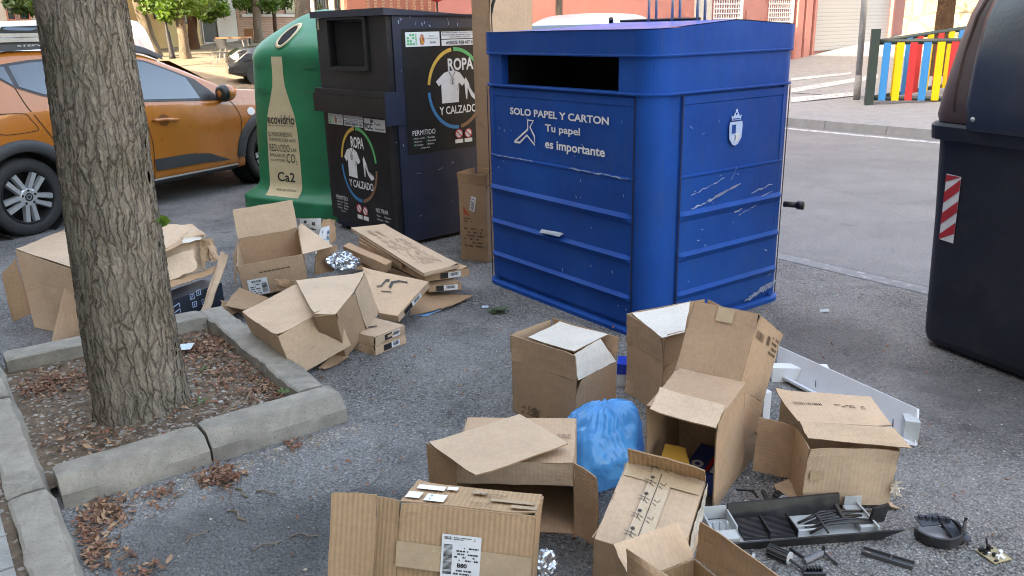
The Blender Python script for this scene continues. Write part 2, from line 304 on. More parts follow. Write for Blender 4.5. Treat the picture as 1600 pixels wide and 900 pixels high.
# ---------------------------------------------------------------- mesh builder
class MB:
    def __init__(s): s.v = []; s.f = []; s.m = []; s.uv = []
    def add(s, verts, faces, mi=0, uvs=None):
        o = len(s.v); s.v += [np.array(p, float) for p in verts]
        for k, f in enumerate(faces):
            s.f.append([i+o for i in f]); s.m.append(mi if not isinstance(mi, (list, tuple)) else mi[k])
            s.uv.append([uvs[i] for i in f] if uvs is not None else None)
    def quad(s, a, b, c, d, mi=0):
        a, b, c, d = map(np.array, (a, b, c, d)); lu, lv = np.linalg.norm(b-a), np.linalg.norm(d-a)
        s.add([a, b, c, d], [(0, 1, 2, 3)], mi, [(0, 0), (lu, 0), (lu, lv), (0, lv)])
    def poly(s, pts, mi=0): s.add(pts, [tuple(range(len(pts)))], mi)
    def hexa(s, b, t, mi=0):
        """box from four bottom points and four top points"""
        P = [np.array(p, float) for p in list(b)+list(t)]
        for f in ((3, 2, 1, 0), (4, 5, 6, 7), (0, 1, 5, 4), (1, 2, 6, 5), (2, 3, 7, 6), (3, 0, 4, 7)):
            s.quad(*[P[i] for i in f], mi)
    def box(s, o, ex, ey, ez, mi=0):
        o, ex, ey, ez = map(np.array, (o, ex, ey, ez)); b = [o, o+ex, o+ex+ey, o+ey]; s.hexa(b, [p+ez for p in b], mi)
    def prism(s, pts, d, mi=0):
        """polygon pts pushed along d"""
        pts = [np.array(p, float) for p in pts]; d = np.array(d); n = len(pts)
        s.poly(pts, mi); s.poly([p+d for p in pts][::-1], mi)
        for i in range(n): s.quad(pts[i], pts[(i+1) % n], pts[(i+1) % n]+d, pts[i]+d, mi)
    def tube(s, pts, r, n=8, mi=0, cap=True):
        pts = [np.array(p, float) for p in pts]; rr = r if isinstance(r, (list, tuple)) else [r]*len(pts); rings = []
        for i, p in enumerate(pts):
            t = unit(pts[min(i+1, len(pts)-1)]-pts[max(i-1, 0)]); a = unit(np.cross(t, V(0.13, .27, 1) if abs(t[2]) < .9 else V(1, .1, 0))); b = np.cross(t, a)
            rings.append([p+rr[i]*(a*math.cos(x)+b*math.sin(x)) for x in np.linspace(0, 2*math.pi, n, endpoint=False)])
        o = [q for r_ in rings for q in r_]; F = []
        for i in range(len(pts)-1):
            for j in range(n): F.append((i*n+j, i*n+(j+1) % n, (i+1)*n+(j+1) % n, (i+1)*n+j))
        if cap: F += [tuple(range(n))[::-1], tuple((len(pts)-1)*n+j for j in range(n))]
        s.add(o, F, mi)
    def lathe(s, c, axis, prof, n=40, mi=0, a0=0, a1=2*math.pi):
        """prof: (radius, offset along axis)"""
        c = np.array(c); t = unit(np.array(axis)); a = unit(np.cross(t, V(0, 0, 1) if abs(t[2]) < .9 else V(1, 0, 0))); b = np.cross(t, a); full = abs(a1-a0-2*math.pi) < 1e-6
        k = n if full else n+1; vs_ = [c+t*h+r*(a*math.cos(x)+b*math.sin(x)) for r, h in prof for x in np.linspace(a0, a1, k, endpoint=not full)]; F = []
        for i in range(len(prof)-1):
            for j in range(n):
                j2 = (j+1) % k if full else j+1; F.append((i*k+j, i*k+j2, (i+1)*k+j2, (i+1)*k+j))
        s.add(vs_, F, mi)
    def grid(s, P, mi=0, uvs=None):
        n, m = len(P), len(P[0]); s.add([q for r_ in P for q in r_], [(i*m+j, i*m+j+1, (i+1)*m+j+1, (i+1)*m+j) for i in range(n-1) for j in range(m-1)], mi, uvs)
    def panel(s, p00, p10, p11, p01, th=.004, n=5, bulge=.004, jit=.0016, out=None, mi=0, me=1, seed=None):
        """a sheet of card with thickness, slightly warped, with uneven cut edges"""
        p00, p10, p11, p01 = (np.array(p, float) for p in (p00, p10, p11, p01)); r = random.Random(seed if seed is not None else len(s.v)+1)
        nr = unit(np.cross(p11-p00, p01-p10))
        if out is not None and nr @ np.array(out) < 0: nr = -nr
        lu = (np.linalg.norm(p10-p00)+np.linalg.norm(p11-p01))/2; lv = (np.linalg.norm(p01-p00)+np.linalg.norm(p11-p10))/2
        sd0 = r.uniform(0, 90); crush = [(r.choice((0, 1)), r.choice((0, 1)), r.uniform(.25, 1.)) for _ in range(2)] if n >= 5 and th > .0025 else []
        A, B, Cc = r.uniform(-1, 1)*bulge, r.uniform(-1, 1)*bulge*.7, r.uniform(0, 6.28); N = n+1
        F_, U_ = [], []
        for i in range(N):
            for j in range(N):
                a, b = i/n, j/n; p = (p00*(1-a)+p10*a)*(1-b)+(p01*(1-a)+p11*a)*b
                e = A*math.sin(math.pi*a)*math.sin(math.pi*b)+B*math.sin(5*a+Cc)*math.sin(4*b+Cc*1.7)*.6+r.uniform(-1, 1)*bulge*.10
                ed = i in (0, n) or j in (0, n)
                if ed: e *= .35; p = p+((p00+p11)/2-p)*(.0012/max(.05, (lu+lv)/4))+(p10-p00)/lu*r.uniform(-jit, jit)*(i in (0, n))+(p01-p00)/lv*r.uniform(-jit, jit)*(j in (0, n))
                for ca, cb_, q_ in crush:
                    dc = math.hypot((a-ca)*lu, (b-cb_)*lv); kk = max(0, 1-dc/.055)
                    if kk: p = p+((p00+p11)/2-p)*.03*kk*q_; e += -.010*kk*q_*(1 if crush[0] is (ca, cb_, q_) else -1)
                e += bulge*.55*mnoise.noise((a*lu*9+sd0, b*lv*9, sd0))*(.4 if ed else 1)
                F_.append(p+nr*e); U_.append((a*lu, b*lv))
        o = F_+[p-nr*th for p in F_]; q = N*N; fs, ms = [], []
        for i in range(n):
            for j in range(n):
                k = i*N+j; fs += [(k, k+1, k+N+1, k+N), (q+k+N, q+k+N+1, q+k+1, q+k)]; ms += [mi, mi]
        bd = [i*N for i in range(N)]+[n*N+j for j in range(1, N)]+[i*N+n for i in range(n-1, -1, -1)]+[j for j in range(n-1, 0, -1)]
        for k in range(len(bd)): a, b = bd[k], bd[(k+1) % len(bd)]; fs.append((a, b, b+q, a+q)); ms.append(me)
        s.add(o, fs, ms, U_+U_)
    def build(s, name, mats, parent=None, base=None, smooth=False, recalc=True, weld=False):
        root = parent
        b = np.array(base, float) if base is not None else (BASE[parent.name] if parent is not None else np.zeros(3))
        me = bpy.data.meshes.new(name); me.from_pydata([tuple(p-b) for p in s.v], [], s.f)
        for m in (mats if isinstance(mats, (list, tuple)) else [mats]): me.materials.append(m)
        nm = len(me.materials); me.polygons.foreach_set('material_index', [min(x, nm-1) for x in s.m])
        if any(u is not None for u in s.uv):
            L = me.uv_layers.new(name='UVMap'); d = []
            for f, u in zip(s.f, s.uv): d += [c for q in (u if u is not None else [(0, 0)]*len(f)) for c in q]
            L.data.foreach_set('uv', d)
        if recalc or weld:
            bm = bmesh.new(); bm.from_mesh(me)
            if weld: bmesh.ops.remove_doubles(bm, verts=bm.verts, dist=1e-5)
            if recalc: bmesh.ops.recalc_face_normals(bm, faces=bm.faces)
            bm.to_mesh(me); bm.free()
        if smooth == 'sharp':
            me.polygons.foreach_set('use_smooth', [True]*len(me.polygons)); bm = bmesh.new(); bm.from_mesh(me)
            for e in bm.edges: e.smooth = not (len(e.link_faces) == 2 and e.calc_face_angle(0) > .42)
            bm.to_mesh(me); bm.free()
        elif smooth: me.polygons.foreach_set('use_smooth', [True]*len(me.polygons))
        me.update()
        o = bpy.data.objects.new(name, me); COL.objects.link(o)
        if parent is not None: o.parent = parent
        else: o.location = b
        BASE[o.name] = b; return o
BASE = {}
def tag(o, label, cat, group=None, kind=None):
    if label: o['label'] = label
    if cat: o['category'] = cat
    if group: o['group'] = group
    if kind: o['kind'] = kind
    return o
def thing(name, label, cat, base, group=None):
    o = bpy.data.objects.new(name, None); COL.objects.link(o); o.empty_display_size = .1
    o.location = tuple(base); BASE[o.name] = np.array(base, float); return tag(o, label, cat, group)
def struct(name, mb, m, **k):
    o = mb.build(name, m, **k); o['kind'] = 'structure'; return o
def copy_tree(o, parent=None):
    c = o.copy(); COL.objects.link(c); BASE[c.name] = BASE[o.name]
    if parent is not None: c.parent = parent
    for ch in o.children: copy_tree(ch, c)
    return c

# text as flat lettering on any surface: fn(a, b) gives the point for surface coordinates a (along), b (up)
def text(mb, s, x0, x1, y0, y1, fn, mi=0, bold=.0, space=1.):
    cu = bpy.data.curves.new('lettering', 'FONT'); cu.body = s; cu.offset = bold; cu.resolution_u = 3; cu.space_character = space
    o = bpy.data.objects.new('lettering', cu); COL.objects.link(o); bpy.context.view_layer.update()
    me = bpy.data.meshes.new_from_object(o.evaluated_get(bpy.context.evaluated_depsgraph_get()))
    P = [(q.co.x, q.co.y) for q in me.vertices]
    if P:
        ax, bx = min(p[0] for p in P), max(p[0] for p in P); ay, by = min(p[1] for p in P), max(p[1] for p in P)
        Q = [fn(x0+(p[0]-ax)/max(1e-6, bx-ax)*(x1-x0), y0+(p[1]-ay)/max(1e-6, by-ay)*(y1-y0)) for p in P]
        mb.add(Q, [tuple(f.vertices) for f in me.polygons], mi)
    bpy.data.objects.remove(o); bpy.data.curves.remove(cu); bpy.data.meshes.remove(me)
def rect(mb, x0, x1, y0, y1, fn, mi=0): mb.add([fn(x0, y0), fn(x1, y0), fn(x1, y1), fn(x0, y1)], [(0, 1, 2, 3)], mi)
def plot(mb, pts, fn, mi=0): mb.add([fn(*p) for p in pts], [tuple(range(len(pts)))], mi)
def stroke(mb, pts, wd, fn, mi=0):
    """a painted line of width wd through surface points"""
    pts = [np.array(p, float) for p in pts]; L = []
    for i, p in enumerate(pts):
        t = unit(pts[min(i+1, len(pts)-1)]-pts[max(i-1, 0)]); n = V(-t[1], t[0])*wd/2; L.append((p+n, p-n))
    for (a, b), (c, d) in zip(L, L[1:]): mb.add([fn(*a), fn(*b), fn(*d), fn(*c)], [(0, 1, 2, 3)], mi)
def arc(mb, cx, cy, r0, r1, a0, a1, fn, mi=0, n=28, sx=1.):
    A = [R(a0+(a1-a0)*i/n) for i in range(n+1)]
    for a, b in zip(A, A[1:]): mb.add([fn(cx+sx*r*math.cos(x), cy+r*math.sin(x)) for r, x in ((r0, a), (r1, a), (r1, b), (r0, b))], [(0, 1, 2, 3)], mi)
def plane_fn(P0, ex, ey, off=0.):
    P0, ex, ey = np.array(P0, float), unit(np.array(ex, float)), unit(np.array(ey, float)); n = np.cross(ex, ey)
    if n @ (CPOS-P0) < 0: n = -n
    return lambda a, b: P0+ex*a+ey*b+n*off
def barcode(mb, x0, x1, y0, y1, fn, mi=0, n=16, vert=False, seed=0):
    r = random.Random(seed)
    for i in range(n):
        t0, t1 = i/n, (i+r.uniform(.3, .75))/n
        if vert: rect(mb, x0, x1, y0+(y1-y0)*t0, y0+(y1-y0)*t1, fn, mi)
        else: rect(mb, x0+(x1-x0)*t0, x0+(x1-x0)*t1, y0, y1, fn, mi)
def scrib(mb, x0, x1, y0, y1, fn, mi=0, rows=3, seed=0, dens=.8):
    """rows of illegibly small print"""
    r = random.Random(seed); h = (y1-y0)/rows
    for k in range(rows):
        x = x0; yy = y1-(k+.75)*h
        while x < x1-.001:
            wl = (x1-x0)*r.uniform(.05, .16)
            if r.random() < dens: rect(mb, x, min(x1, x+wl*.8), yy, yy+h*.5, fn, mi)
            x += wl

# ---------------------------------------------------------------- the ground, the street, the pavements
def hz(u, v): return min(3.2, max(0., -u-17)*.05+max(0., v-13.6)*.085*(1 if u > -30 else .4))
def surf(u, v, dz=0.): return UV(u, v, hz(u, v)+dz)
def sheet(name, u0, u1, v0, v1, m, dz, nu, nv, wob=0.):
    mb = MB(); us, vs2 = np.linspace(u0, u1, nu), np.linspace(v0, v1, nv)
    mb.grid([[surf(u, v, dz+wob*mnoise.noise((u*.7, v*.7, 0))) for v in vs2] for u in us]); return struct(name, mb, m, smooth=True)
sheet('ground', -120, 70, -40, 110, M_ASPH, 0, 140, 120)
sheet('road', -60, 60, 4.97, 11.4, M_ROAD, .003, 60, 8)
sheet('plaza', -75, -17.4, -14, 48, M_PLAZA, .05, 60, 50, .08)
sheet('far_pavement', -15.5, 60, 11.55, 14.6, M_PAVE, .125, 60, 6)
sheet('side_street', -17, 60, 14.6, 40, M_PAVE, .135, 60, 40)
mb = MB()
for k in range(60):
    u = -15.5+k*1.0; mb.hexa([UV(u+.004, 11.40), UV(u+.996, 11.40), UV(u+.996, 11.55), UV(u+.004, 11.55)], [UV(u+.004, 11.43, .128), UV(u+.996, 11.43, .128), UV(u+.996, 11.55, .132), UV(u+.004, 11.55, .132)])
struct('far_kerb', mb, M_PAVE)
# worn paint: the edge line of the road, the bay line, the crossing
M_LINE = NT('worn_road_paint'); _k = M_LINE.gray(M_LINE.noise(14, detail=8, rough=.8), .42, .58)
M_LINE.set(Base__Color=M_LINE.mix(_k, (.17, .17, .175), (.50, .50, .50)), Roughness=.85); M_LINE = M_LINE.m
M_LINE2 = NT('very_worn_road_paint'); _k = M_LINE2.gray(M_LINE2.noise(9, detail=9, rough=.85), .52, .66)
M_LINE2.set(Base__Color=M_LINE2.mix(_k, (.17, .17, .175), (.36, .36, .36)), Roughness=.85); M_LINE2 = M_LINE2.m
mb = MB(); mb.quad(UV(-15, 11.05, .0065), UV(50, 11.05, .0065), UV(50, 11.2, .0065), UV(-15, 11.2, .0065)); struct('road_edge_marking', mb, M_LINE)
mb = MB(); mb.quad(UV(-6, 4.83, .0025), UV(30, 4.83, .0025), UV(30, 4.968, .0025), UV(-6, 4.968, .0025)); struct('parking_bay_marking', mb, M_LINE2)
def onhill(px, py, dz=.14):
    """where the line of sight through a photo point meets the sloping ground"""
    d = ray(px, py); d = d/np.linalg.norm(d[:2]); lo = hi = 5.
    while hi < 120:
        P = CPOS+d*hi
        if P[2] < hz(P@UD, P@VD)+dz: break
        lo = hi; hi += .25
    for _ in range(20):
        m = (lo+hi)/2; P = CPOS+d*m
        if P[2] < hz(P@UD, P@VD)+dz: hi = m
        else: lo = m
    return CPOS+d*hi
mb = MB()
for a, b, c, d in (((1236, 138), (1372, 116), (1372, 122), (1236, 145)), ((1236, 152), (1340, 143), (1340, 149), (1236, 160)), ((1236, 122), (1330, 113), (1330, 116), (1236, 126))):
    P = [onhill(*p, .142) for p in (a, b, c, d)]
    n = 10
    mb.grid([[lerp(lerp(P[0], P[1], i/n), lerp(P[3], P[2], i/n), j/2) for j in range(3)] for i in range(n+1)])
struct('crosswalk_marking', mb, M_LINE)

# our own pavement: kerb strip, paving slabs
KZ = .10
mb = MB(); mb.quad(UV(-14, -6, KZ-.012), UV(14, -6, KZ-.012), UV(14, .06, KZ-.012), UV(-14, .06, KZ-.012)); mb.quad(UV(-14, .03, 0), UV(14, .03, 0), UV(14, .03, KZ-.012), UV(-14, .03, KZ-.012))
struct('pavement_bed', mb, M_SOIL)
mb = MB()
for i in range(-30, 30):
    for j in range(26):
        u, v = i*.2, .035-j*.2; mb.box(UV(u+.004, v-.196, KZ-.03), UD*.192, VD*.192, V(0, 0, .03+random.uniform(-.002, .002)))
struct('pavement', mb, M_SLAB)
def kerb_mesh(u0, u1, v0, v1, h, cham, side, seed=0):
    """concrete stone along u (side 'v+' / 'v-') or along v (side 'u+' / 'u-'), its outer top edge chamfered"""
    r = random.Random(seed); along_u = side[0] == 'v'
    L0, L1 = (u0, u1) if along_u else (v0, v1); a0, a1 = (v0, v1) if along_u else (u0, u1)
    o, i_ = (a1, a0) if side[1] == '+' else (a0, a1); s = 1 if o > i_ else -1
    prof = [(o, -.01), (o-s*.003, h*.25), (o-s*.008, h*.50), (o-s*(.008+cham*.45), h*.78), (o-s*cham, h*.985), (o-s*(cham+.012), h), ((o+i_)/2-s*.02, h+.001), (i_+s*.012, h), (i_+s*.002, h*.95), (i_, h*.7), (i_, -.01)]
    n = max(8, int((L1-L0)/.02)); G_ = []
    for k in range(n+1):
        t = k/n; x = L0+(L1-L0)*t; e = min(t, 1-t)*(L1-L0); row = []
        rd = .006*max(0, 1-e/.012)
        for a, z in prof:
            q = mnoise.noise((x*7+seed, a*9, z*9))*.006+mnoise.noise((x*22+seed, a*25, z*25))*.005-.012*max(0, mnoise.noise((x*14+seed*3, a*14, z*14))-.25)
            ctr = (o+i_)/2; a2 = a+(ctr-a)*(rd/.1)+q; z2 = z-rd*(z > h*.5)+q*.8
            row.append(UV(x, a2, z2) if along_u else UV(a2, x, z2))
        G_.append(row)
    mb = MB(); mb.grid(G_); mb.poly(G_[0]); mb.poly(G_[-1]); return mb
for k in range(-5, 4):
    u0 = -3.05-.98+k*.98; o = kerb_mesh(u0+.006, u0+.972, .06, .205, KZ+.005, .03, 'v+', k+50).build('kerb_stone', M_KERB, base=UV(u0+.5, .13), smooth='sharp')
    tag(o, {-1: 'long pavement kerb stone running past the left end of the planting bed', 0: 'pavement kerb stone at the bottom left corner of the photo'}.get(k, 'pavement kerb stone in the row along the paved walkway'), 'kerb', 'kerb stones along the pavement')
def bed_stone(lab, *a, **k):
    tag(kerb_mesh(*a, **k).build('bed_edging_stone', M_KERB, base=UV((a[0]+a[1])/2, (a[2]+a[3])/2), smooth='sharp'), lab, 'edging stone', 'edging stones of the planting bed')
bed_stone('near edging stone left of the crack, butting the pavement kerb', -3.215, -3.035, .222, .742, KZ+.005, .055, 'u+', seed=1)
bed_stone('near edging stone right of the crack, with the rounded street corner', -3.225, -3.04, .752, 1.325, KZ+.012, .06, 'u+', seed=2)
bed_stone('worn edging stone along the street side beside the tipped cardboard box', -4.66, -3.24, 1.18, 1.345, KZ+.012, .035, 'v+', seed=3)
bed_stone('short far edging stone to the right behind the tree trunk', -4.67, -4.49, .60, 1.185, KZ+.02, .03, 'u-', seed=4)
bed_stone('far edging stone left of the trunk below the torn carton', -4.67, -4.49, .215, .59, KZ+.012, .03, 'u-', seed=5)
# soil of the planting bed
mb = MB(); nu, nv = 70, 60; TB = W(219, 660, .06)+V(0, .15, 0); tu, tv = TB@UD, TB@VD
def soil_z(u, v): return .045+.035*math.exp(-((u-tu)**2+(v-tv)**2)/.12)+.012*mnoise.noise((u*6, v*6, 1))+.010*mnoise.noise((u*21, v*21, 3))
mb.grid([[UV(u, v, soil_z(u, v)) for v in np.linspace(.19, 1.26, nv)] for u in np.linspace(-4.56, -3.14, nu)])
struct('soil_bed', mb, M_SOIL, smooth=True)

# ---------------------------------------------------------------- the tree in the bed
def leaf_cloud(mb, centres, n, size, seed, mi=0, flatten=.75):
    r = random.Random(seed)
    for c, rad in centres:
        for _ in range(n):
            d = V(r.gauss(0, 1), r.gauss(0, 1), r.gauss(0, 1)); d = d/np.linalg.norm(d)*rad*(r.random()**.42); d[2] *= flatten
            p = c+d; a = unit(V(r.gauss(0, 1), r.gauss(0, 1), r.gauss(0, .6))); b = unit(np.cross(a, V(r.gauss(0, 1), r.gauss(0, 1), r.gauss(0, 1)))); s = size*r.uniform(.6, 1.3)
            mb.add([p-a*s*.6, p-b*s*.28+a*s*.02, p+a*s*.6, p+b*s*.28], [(0, 1, 2, 3)], mi)
tree = thing('street_tree', 'thick furrowed grey tree trunk growing in the kerbed bed', 'tree', TB)
rows = [(-420, 20, 148), (-150, 36, 174), (-70, 47, 184), (0, 57, 195), (60, 67, 205), (110, 74, 213), (200, 88, 228), (300, 99, 240), (400, 113, 257), (500, 128, 271), (560, 139, 281), (600, 147, 288), (640, 152, 294), (662, 146, 304), (690, 140, 312)]
cen = []
for y, l, r_ in rows:
    c = D((l+r_)/2, y, TB[1]); cen.append((c[2], c[0], (r_-l)/2/FPX*(CAMM[2]@(c-CPOS))*.93))
cen = sorted(cen); zs = [c[0] for c in cen]
NA, NZ = 300, 460; Z = np.linspace(.03, 3.6, NZ); P, U_ = [], []
for k, z in enumerate(Z):
    xc = np.interp(z, zs, [c[1] for c in cen]) if z <= zs[-1] else cen[-1][1]+(z-zs[-1])*(cen[-1][1]-cen[-4][1])/(zs[-1]-zs[-4]); rr = np.interp(z, zs, [c[2] for c in cen]); row = []
    for j in range(NA+1):
        a = 2*math.pi*j/NA; fl = 1+.05*math.sin(3*a+1)*math.exp(-z/.25)+.13*max(0, math.sin(5*a+.6))**2*math.exp(-z/.13)+.10*math.exp(-z/.05)+.022*mnoise.noise((math.cos(a)*1.6, math.sin(a)*1.6, z*2))
        row.append(V(xc+math.cos(a)*rr*fl, TB[1]+math.sin(a)*rr*fl, z)); U_.append((a*.16, z))
    P.append(row)
mb = MB(); mb.grid(P, 0, U_); trunk = mb.build('trunk', M_BARK, tree, smooth=True)
topc = V(cen[-1][1], TB[1], 3.5); mb = MB(); ends = []
for a, l, e in ((.3, 2.4, 1.6), (1.7, 2.2, 1.9), (2.9, 2.3, 1.5), (4.2, 2.2, 1.7), (5.3, 2.0, 2.1)):
    e1 = topc+V(math.cos(a)*l*.5, math.sin(a)*l*.5, e*.7); e2 = topc+V(math.cos(a)*l, math.sin(a)*l, e*1.3); mb.tube([topc-V(0, 0, .1), e1, e2], [.11, .07, .02], 10); ends += [e1+V(0, 0, .4), e2]
mb.build('limb', M_BARKF, tree, smooth=True)
mb = MB(); leaf_cloud(mb, [(p, 1.15) for p in ends]+[(topc+V(0, 0, 2.6), 1.4)], 260, .12, 3); mb.build('crown', M_LEAF, tree, recalc=False)
# a green shoot on the trunk
mb = MB(); q = D(233, 355, TB[1]-.02); mb.tube([q, q+V(.03, -.03, .03), D(252, 345, TB[1]-.1)], .003, 6)
for k, (px, py) in enumerate(((268, 345), (263, 339), (256, 337), (247, 341), (262, 352), (250, 350))):
    c = D(250, 346, TB[1]-.1); t = D(px, py, TB[1]-.1-.02*(k % 3)); sd_ = unit(np.cross(t-c, V(.1, -1, .3)))*.017; mb.add([c, lerp(c, t, .5)+sd_, t, lerp(c, t, .5)-sd_], [(0, 1, 2, 3)], 1)
mb.build('green_shoot', [M_TWIG, M_LEAF], tree, recalc=False)

# ---------------------------------------------------------------- buildings
own = thing('unseen_building', 'tall plain apartment block along the near pavement behind the viewer', 'building', UV(8, -9))
mb = MB(); mb.box(UV(-21, -16), UD*50, VD*10.5, V(0, 0, 19.5)); mb.box(UV(-46, -16), UD*24.9, VD*10.5, V(0, 0, 10.2)); mb.build('wall', M_WALLC, own)  # sun blocker out of view, its two heights set by the wanted shade
mb = MB()
for i in range(16):
    for k in range(5): mb.box(UV(-19.5+i*3, -5.46, 1.2+k*3.1), UD*1.4, VD*.03, V(0, 0, 1.5))
mb.build('window', M_GLASS, own)

opp = thing('unseen_building', 'cream apartment block on the far side of the street beyond the right edge', 'building', UV(18, 26))
mb = MB(); mb.box(UV(1.5, 23, 0), UD*34, VD*9, V(0, 0, 11)); mb.build('wall', M_CREAMW, opp)  # added out of view so glass and paint reflect less bare sky
mb = MB()
for i in range(10):
    for k in range(3): mb.box(UV(3+i*3.2, 22.95, 1.5+k*3.1), UD*1.3, VD*.04, V(0, 0, 1.6))
mb.build('window', M_GLASS, opp)

class Facade:
    """a building front through two ground points; px,py on the photo's line of sight give points of that front"""
    def __init__(s, name, label, A, B, zt, depth, m, cat='building'):
        s.A = np.array(A); s.B = np.array(B); e = s.B-s.A; s.ex = unit(V(e[0], e[1], 0)); s.n = V(s.ex[1], -s.ex[0], 0)
        if s.n@(CPOS-s.A) < 0: s.n = -s.n
        s.t = thing(name, label, cat, lerp(s.A, s.B, .5)); z0 = -1.
        a, b = V(A[0], A[1], z0), V(B[0], B[1], z0); bk = -s.n*depth
        mb = MB(); L = np.linalg.norm(b-a); h = zt-z0
        mb.quad(a, b, b+V(0, 0, h), a+V(0, 0, h)); mb.quad(b, b+bk, b+bk+V(0, 0, h), b+V(0, 0, h)); mb.quad(b+bk, a+bk, a+bk+V(0, 0, h), b+bk+V(0, 0, h)); mb.quad(a+bk, a, a+V(0, 0, h), a+bk+V(0, 0, h)); mb.quad(*[q+V(0, 0, h) for q in (a, b, b+bk, a+bk)])
        s.wall = mb.build('wall', m, s.t)
    def at(s, px, py, off=0.): return PL(px, py, s.A, s.n)+s.n*off
    def ab(s, px, py): p = s.at(px, py)-s.A; return p@s.ex, p[2]+s.A[2]
    def pt(s, a, z, off=0.): return V(s.A[0], s.A[1], 0)+s.ex*a+V(0, 0, z)+s.n*off
    def slab(s, mb, a0, a1, z0, z1, o0, o1, mi=0):
        b = [s.pt(a0, z0, o0), s.pt(a1, z0, o0), s.pt(a1, z0, o1), s.pt(a0, z0, o1)]; mb.hexa(b, [p+V(0, 0, z1-z0) for p in b], mi)
    def pslab(s, mb, p0, p1, y, z0, z1, o0, o1, mi=0):
        s.slab(mb, s.ab(p0, y)[0], s.ab(p1, y)[0], z0, z1, o0, o1, mi)
    def window(s, p0, p1, yt, yb, bars=0, frame=M_WHITE, glass=M_GLASS, name='window', hb=0):
        a0, a1 = s.ab(p0, yb)[0], s.ab(p1, yb)[0]; z0, z1 = s.ab((p0+p1)/2, yb)[1], s.ab((p0+p1)/2, yt)[1]
        mb = MB(); s.slab(mb, a0, a1, z0, z1, .0, .025); o = mb.build(name, glass, s.t)
        mb = MB(); f = .05
        for x0, x1, y0, y1 in ((a0-f, a1+f, z0-f, z0), (a0-f, a1+f, z1, z1+f), (a0-f, a0, z0, z1), (a1, a1+f, z0, z1)): s.slab(mb, x0, x1, y0, y1, .001, .07)
        mb.build('frame', frame, o)
        if bars or hb:
            mb = MB()
            for i in range(bars): x = a0+(a1-a0)*(i+.5)/bars; mb.tube([s.pt(x, z0, .09), s.pt(x, z1, .09)], .014, 5)
            for i in range(hb): z = z0+(z1-z0)*(i+.5)/hb; mb.tube([s.pt(a0, z, .11), s.pt(a1, z, .11)], .014, 5)
            mb.build('grille', frame, o)
        return o
# pink corner building across the street
fd = unit(V(.775, .632, 0)); A0 = onhill(1320, 73); F = Facade('pink_building', 'pink rendered building with white roller shutter across the street', A0-fd*5.9, A0+fd*4.2, 9.5, 9, M_PINK)
a0, a1 = F.ab(1266, 76)[0], F.ab(1384, 69)[0]; zb = onhill(1266, 78)[2]
mb = MB(); mb.quad(F.pt(a0, zb, .03), F.pt(a1, zb, .03), F.pt(a1, zb+3.1, .03), F.pt(a0, zb+3.1, .03)); F_sh = mb.build('roller_shutter', M_SHUT, F.t)
mb = MB(); F.slab(mb, a0-.10, a0, zb-1, zb+3.1, .0, .12); F.slab(mb, a1, a1+.10, zb-1, zb+3.1, .0, .12); mb.build('shutter_jamb', M_PINK, F.t)
mb = MB()
for p in (1237, 1250): F.pslab(mb, p, p+9, 60, -.5, 8, 0, .14)
mb.build('pilaster', M_PINK, F.t)
zt = 4.
for p0, p1, nm in ((1110, 1151, 'lattice_window'), (1196, 1231, 'lattice_window')):
    b0, b1 = F.ab(p0, 30)[0], F.ab(p1, 30)[0]; z0 = 1.2; mb = MB(); F.slab(mb, b0, b1, z0, zt, 0, .02); o = mb.build(nm, M_PINK, F.t)
    mb = MB()
    for i in range(11): x = b0+(b1-b0)*(i+.5)/11; F.slab(mb, x-.012, x+.012, z0, zt, .05, .07)
    for i in range(26): z = z0+(zt-z0)*(i+.5)/26; F.slab(mb, b0, b1, z-.012, z+.012, .071, .085)
    F.slab(mb, b1, b1+.10, z0-.4, zt, .02, .10); mb.build('lattice', M_WHITE, o)
mb = MB(); F.pslab(mb, 1084, 1109, 30, .6, 4, 0, .05); mb.build('white_door', M_WHITEW, F.t)
mb = MB(); F.pslab(mb, 1164, 1187, 30, .6, 1.86, 0, .04); mb.build('meter_cupboard', M_PINK, F.t)
# sunlit stone wall to its right
P0 = onhill(1421, 66)+fd*.3; F2 = Facade('stone_wall', 'sunlit rough stone wall right of the pink building', P0+V(-.2, .4, 0), P0+unit(V(.86, -.5, 0))*9, 7.5, .6, M_STONE, 'wall')
o = F2.wall
# terracotta house and its neighbours beyond the street
A1, B1 = D(545, 40, 24.5), D(1092, 30, 27.5); F3 = Facade('terracotta_building', 'terracotta house front with grilled window beyond the blue container', A1, B1, 9, 8, M_TERRA)
F3.window(1006, 1054, -30, 27, 0, hb=9, glass=M_PAPER)
mb = MB(); F3.pslab(mb, 985, 1000, 10, 0, 6, 0, .1); mb.build('pilaster', M_PINK, F3.t); mb = MB(); F3.pslab(mb, 1060, 1082, 10, 0, 6, 0, .12); mb.build('pilaster', M_PINK, F3.t)
mb = MB(); F3.pslab(mb, 680, 990, 10, 0, 6, 0, .05); mb.build('smooth_panel', M_PINK, F3.t)
mb = MB()
for i in range(9): p = 573+i*12; F3.pslab(mb, p, p+4, 10, 0, 6, 0, .04)
mb.build('vertical_board', M_BRICK, F3.t)
F4 = Facade('white_shop', 'white shop front with dark window bars behind the clothes container', D(488, 40, 27), D(572, 38, 26), 8, 7, M_WHITEW)
F4.window(527, 548, -30, 20, 4, frame=M_INK); F4.window(496, 512, -30, 24, 2, frame=M_INK)
F5 = Facade('brick_building', 'brick building with dark windows behind the slender trees', onhill(374, 64, .05), onhill(500, 50, .05), 10, 8, M_BRICK)
def brick_uv(o, F):
    me = o.data; L = me.uv_layers['UVMap'].data if me.uv_layers else me.uv_layers.new(name='UVMap').data
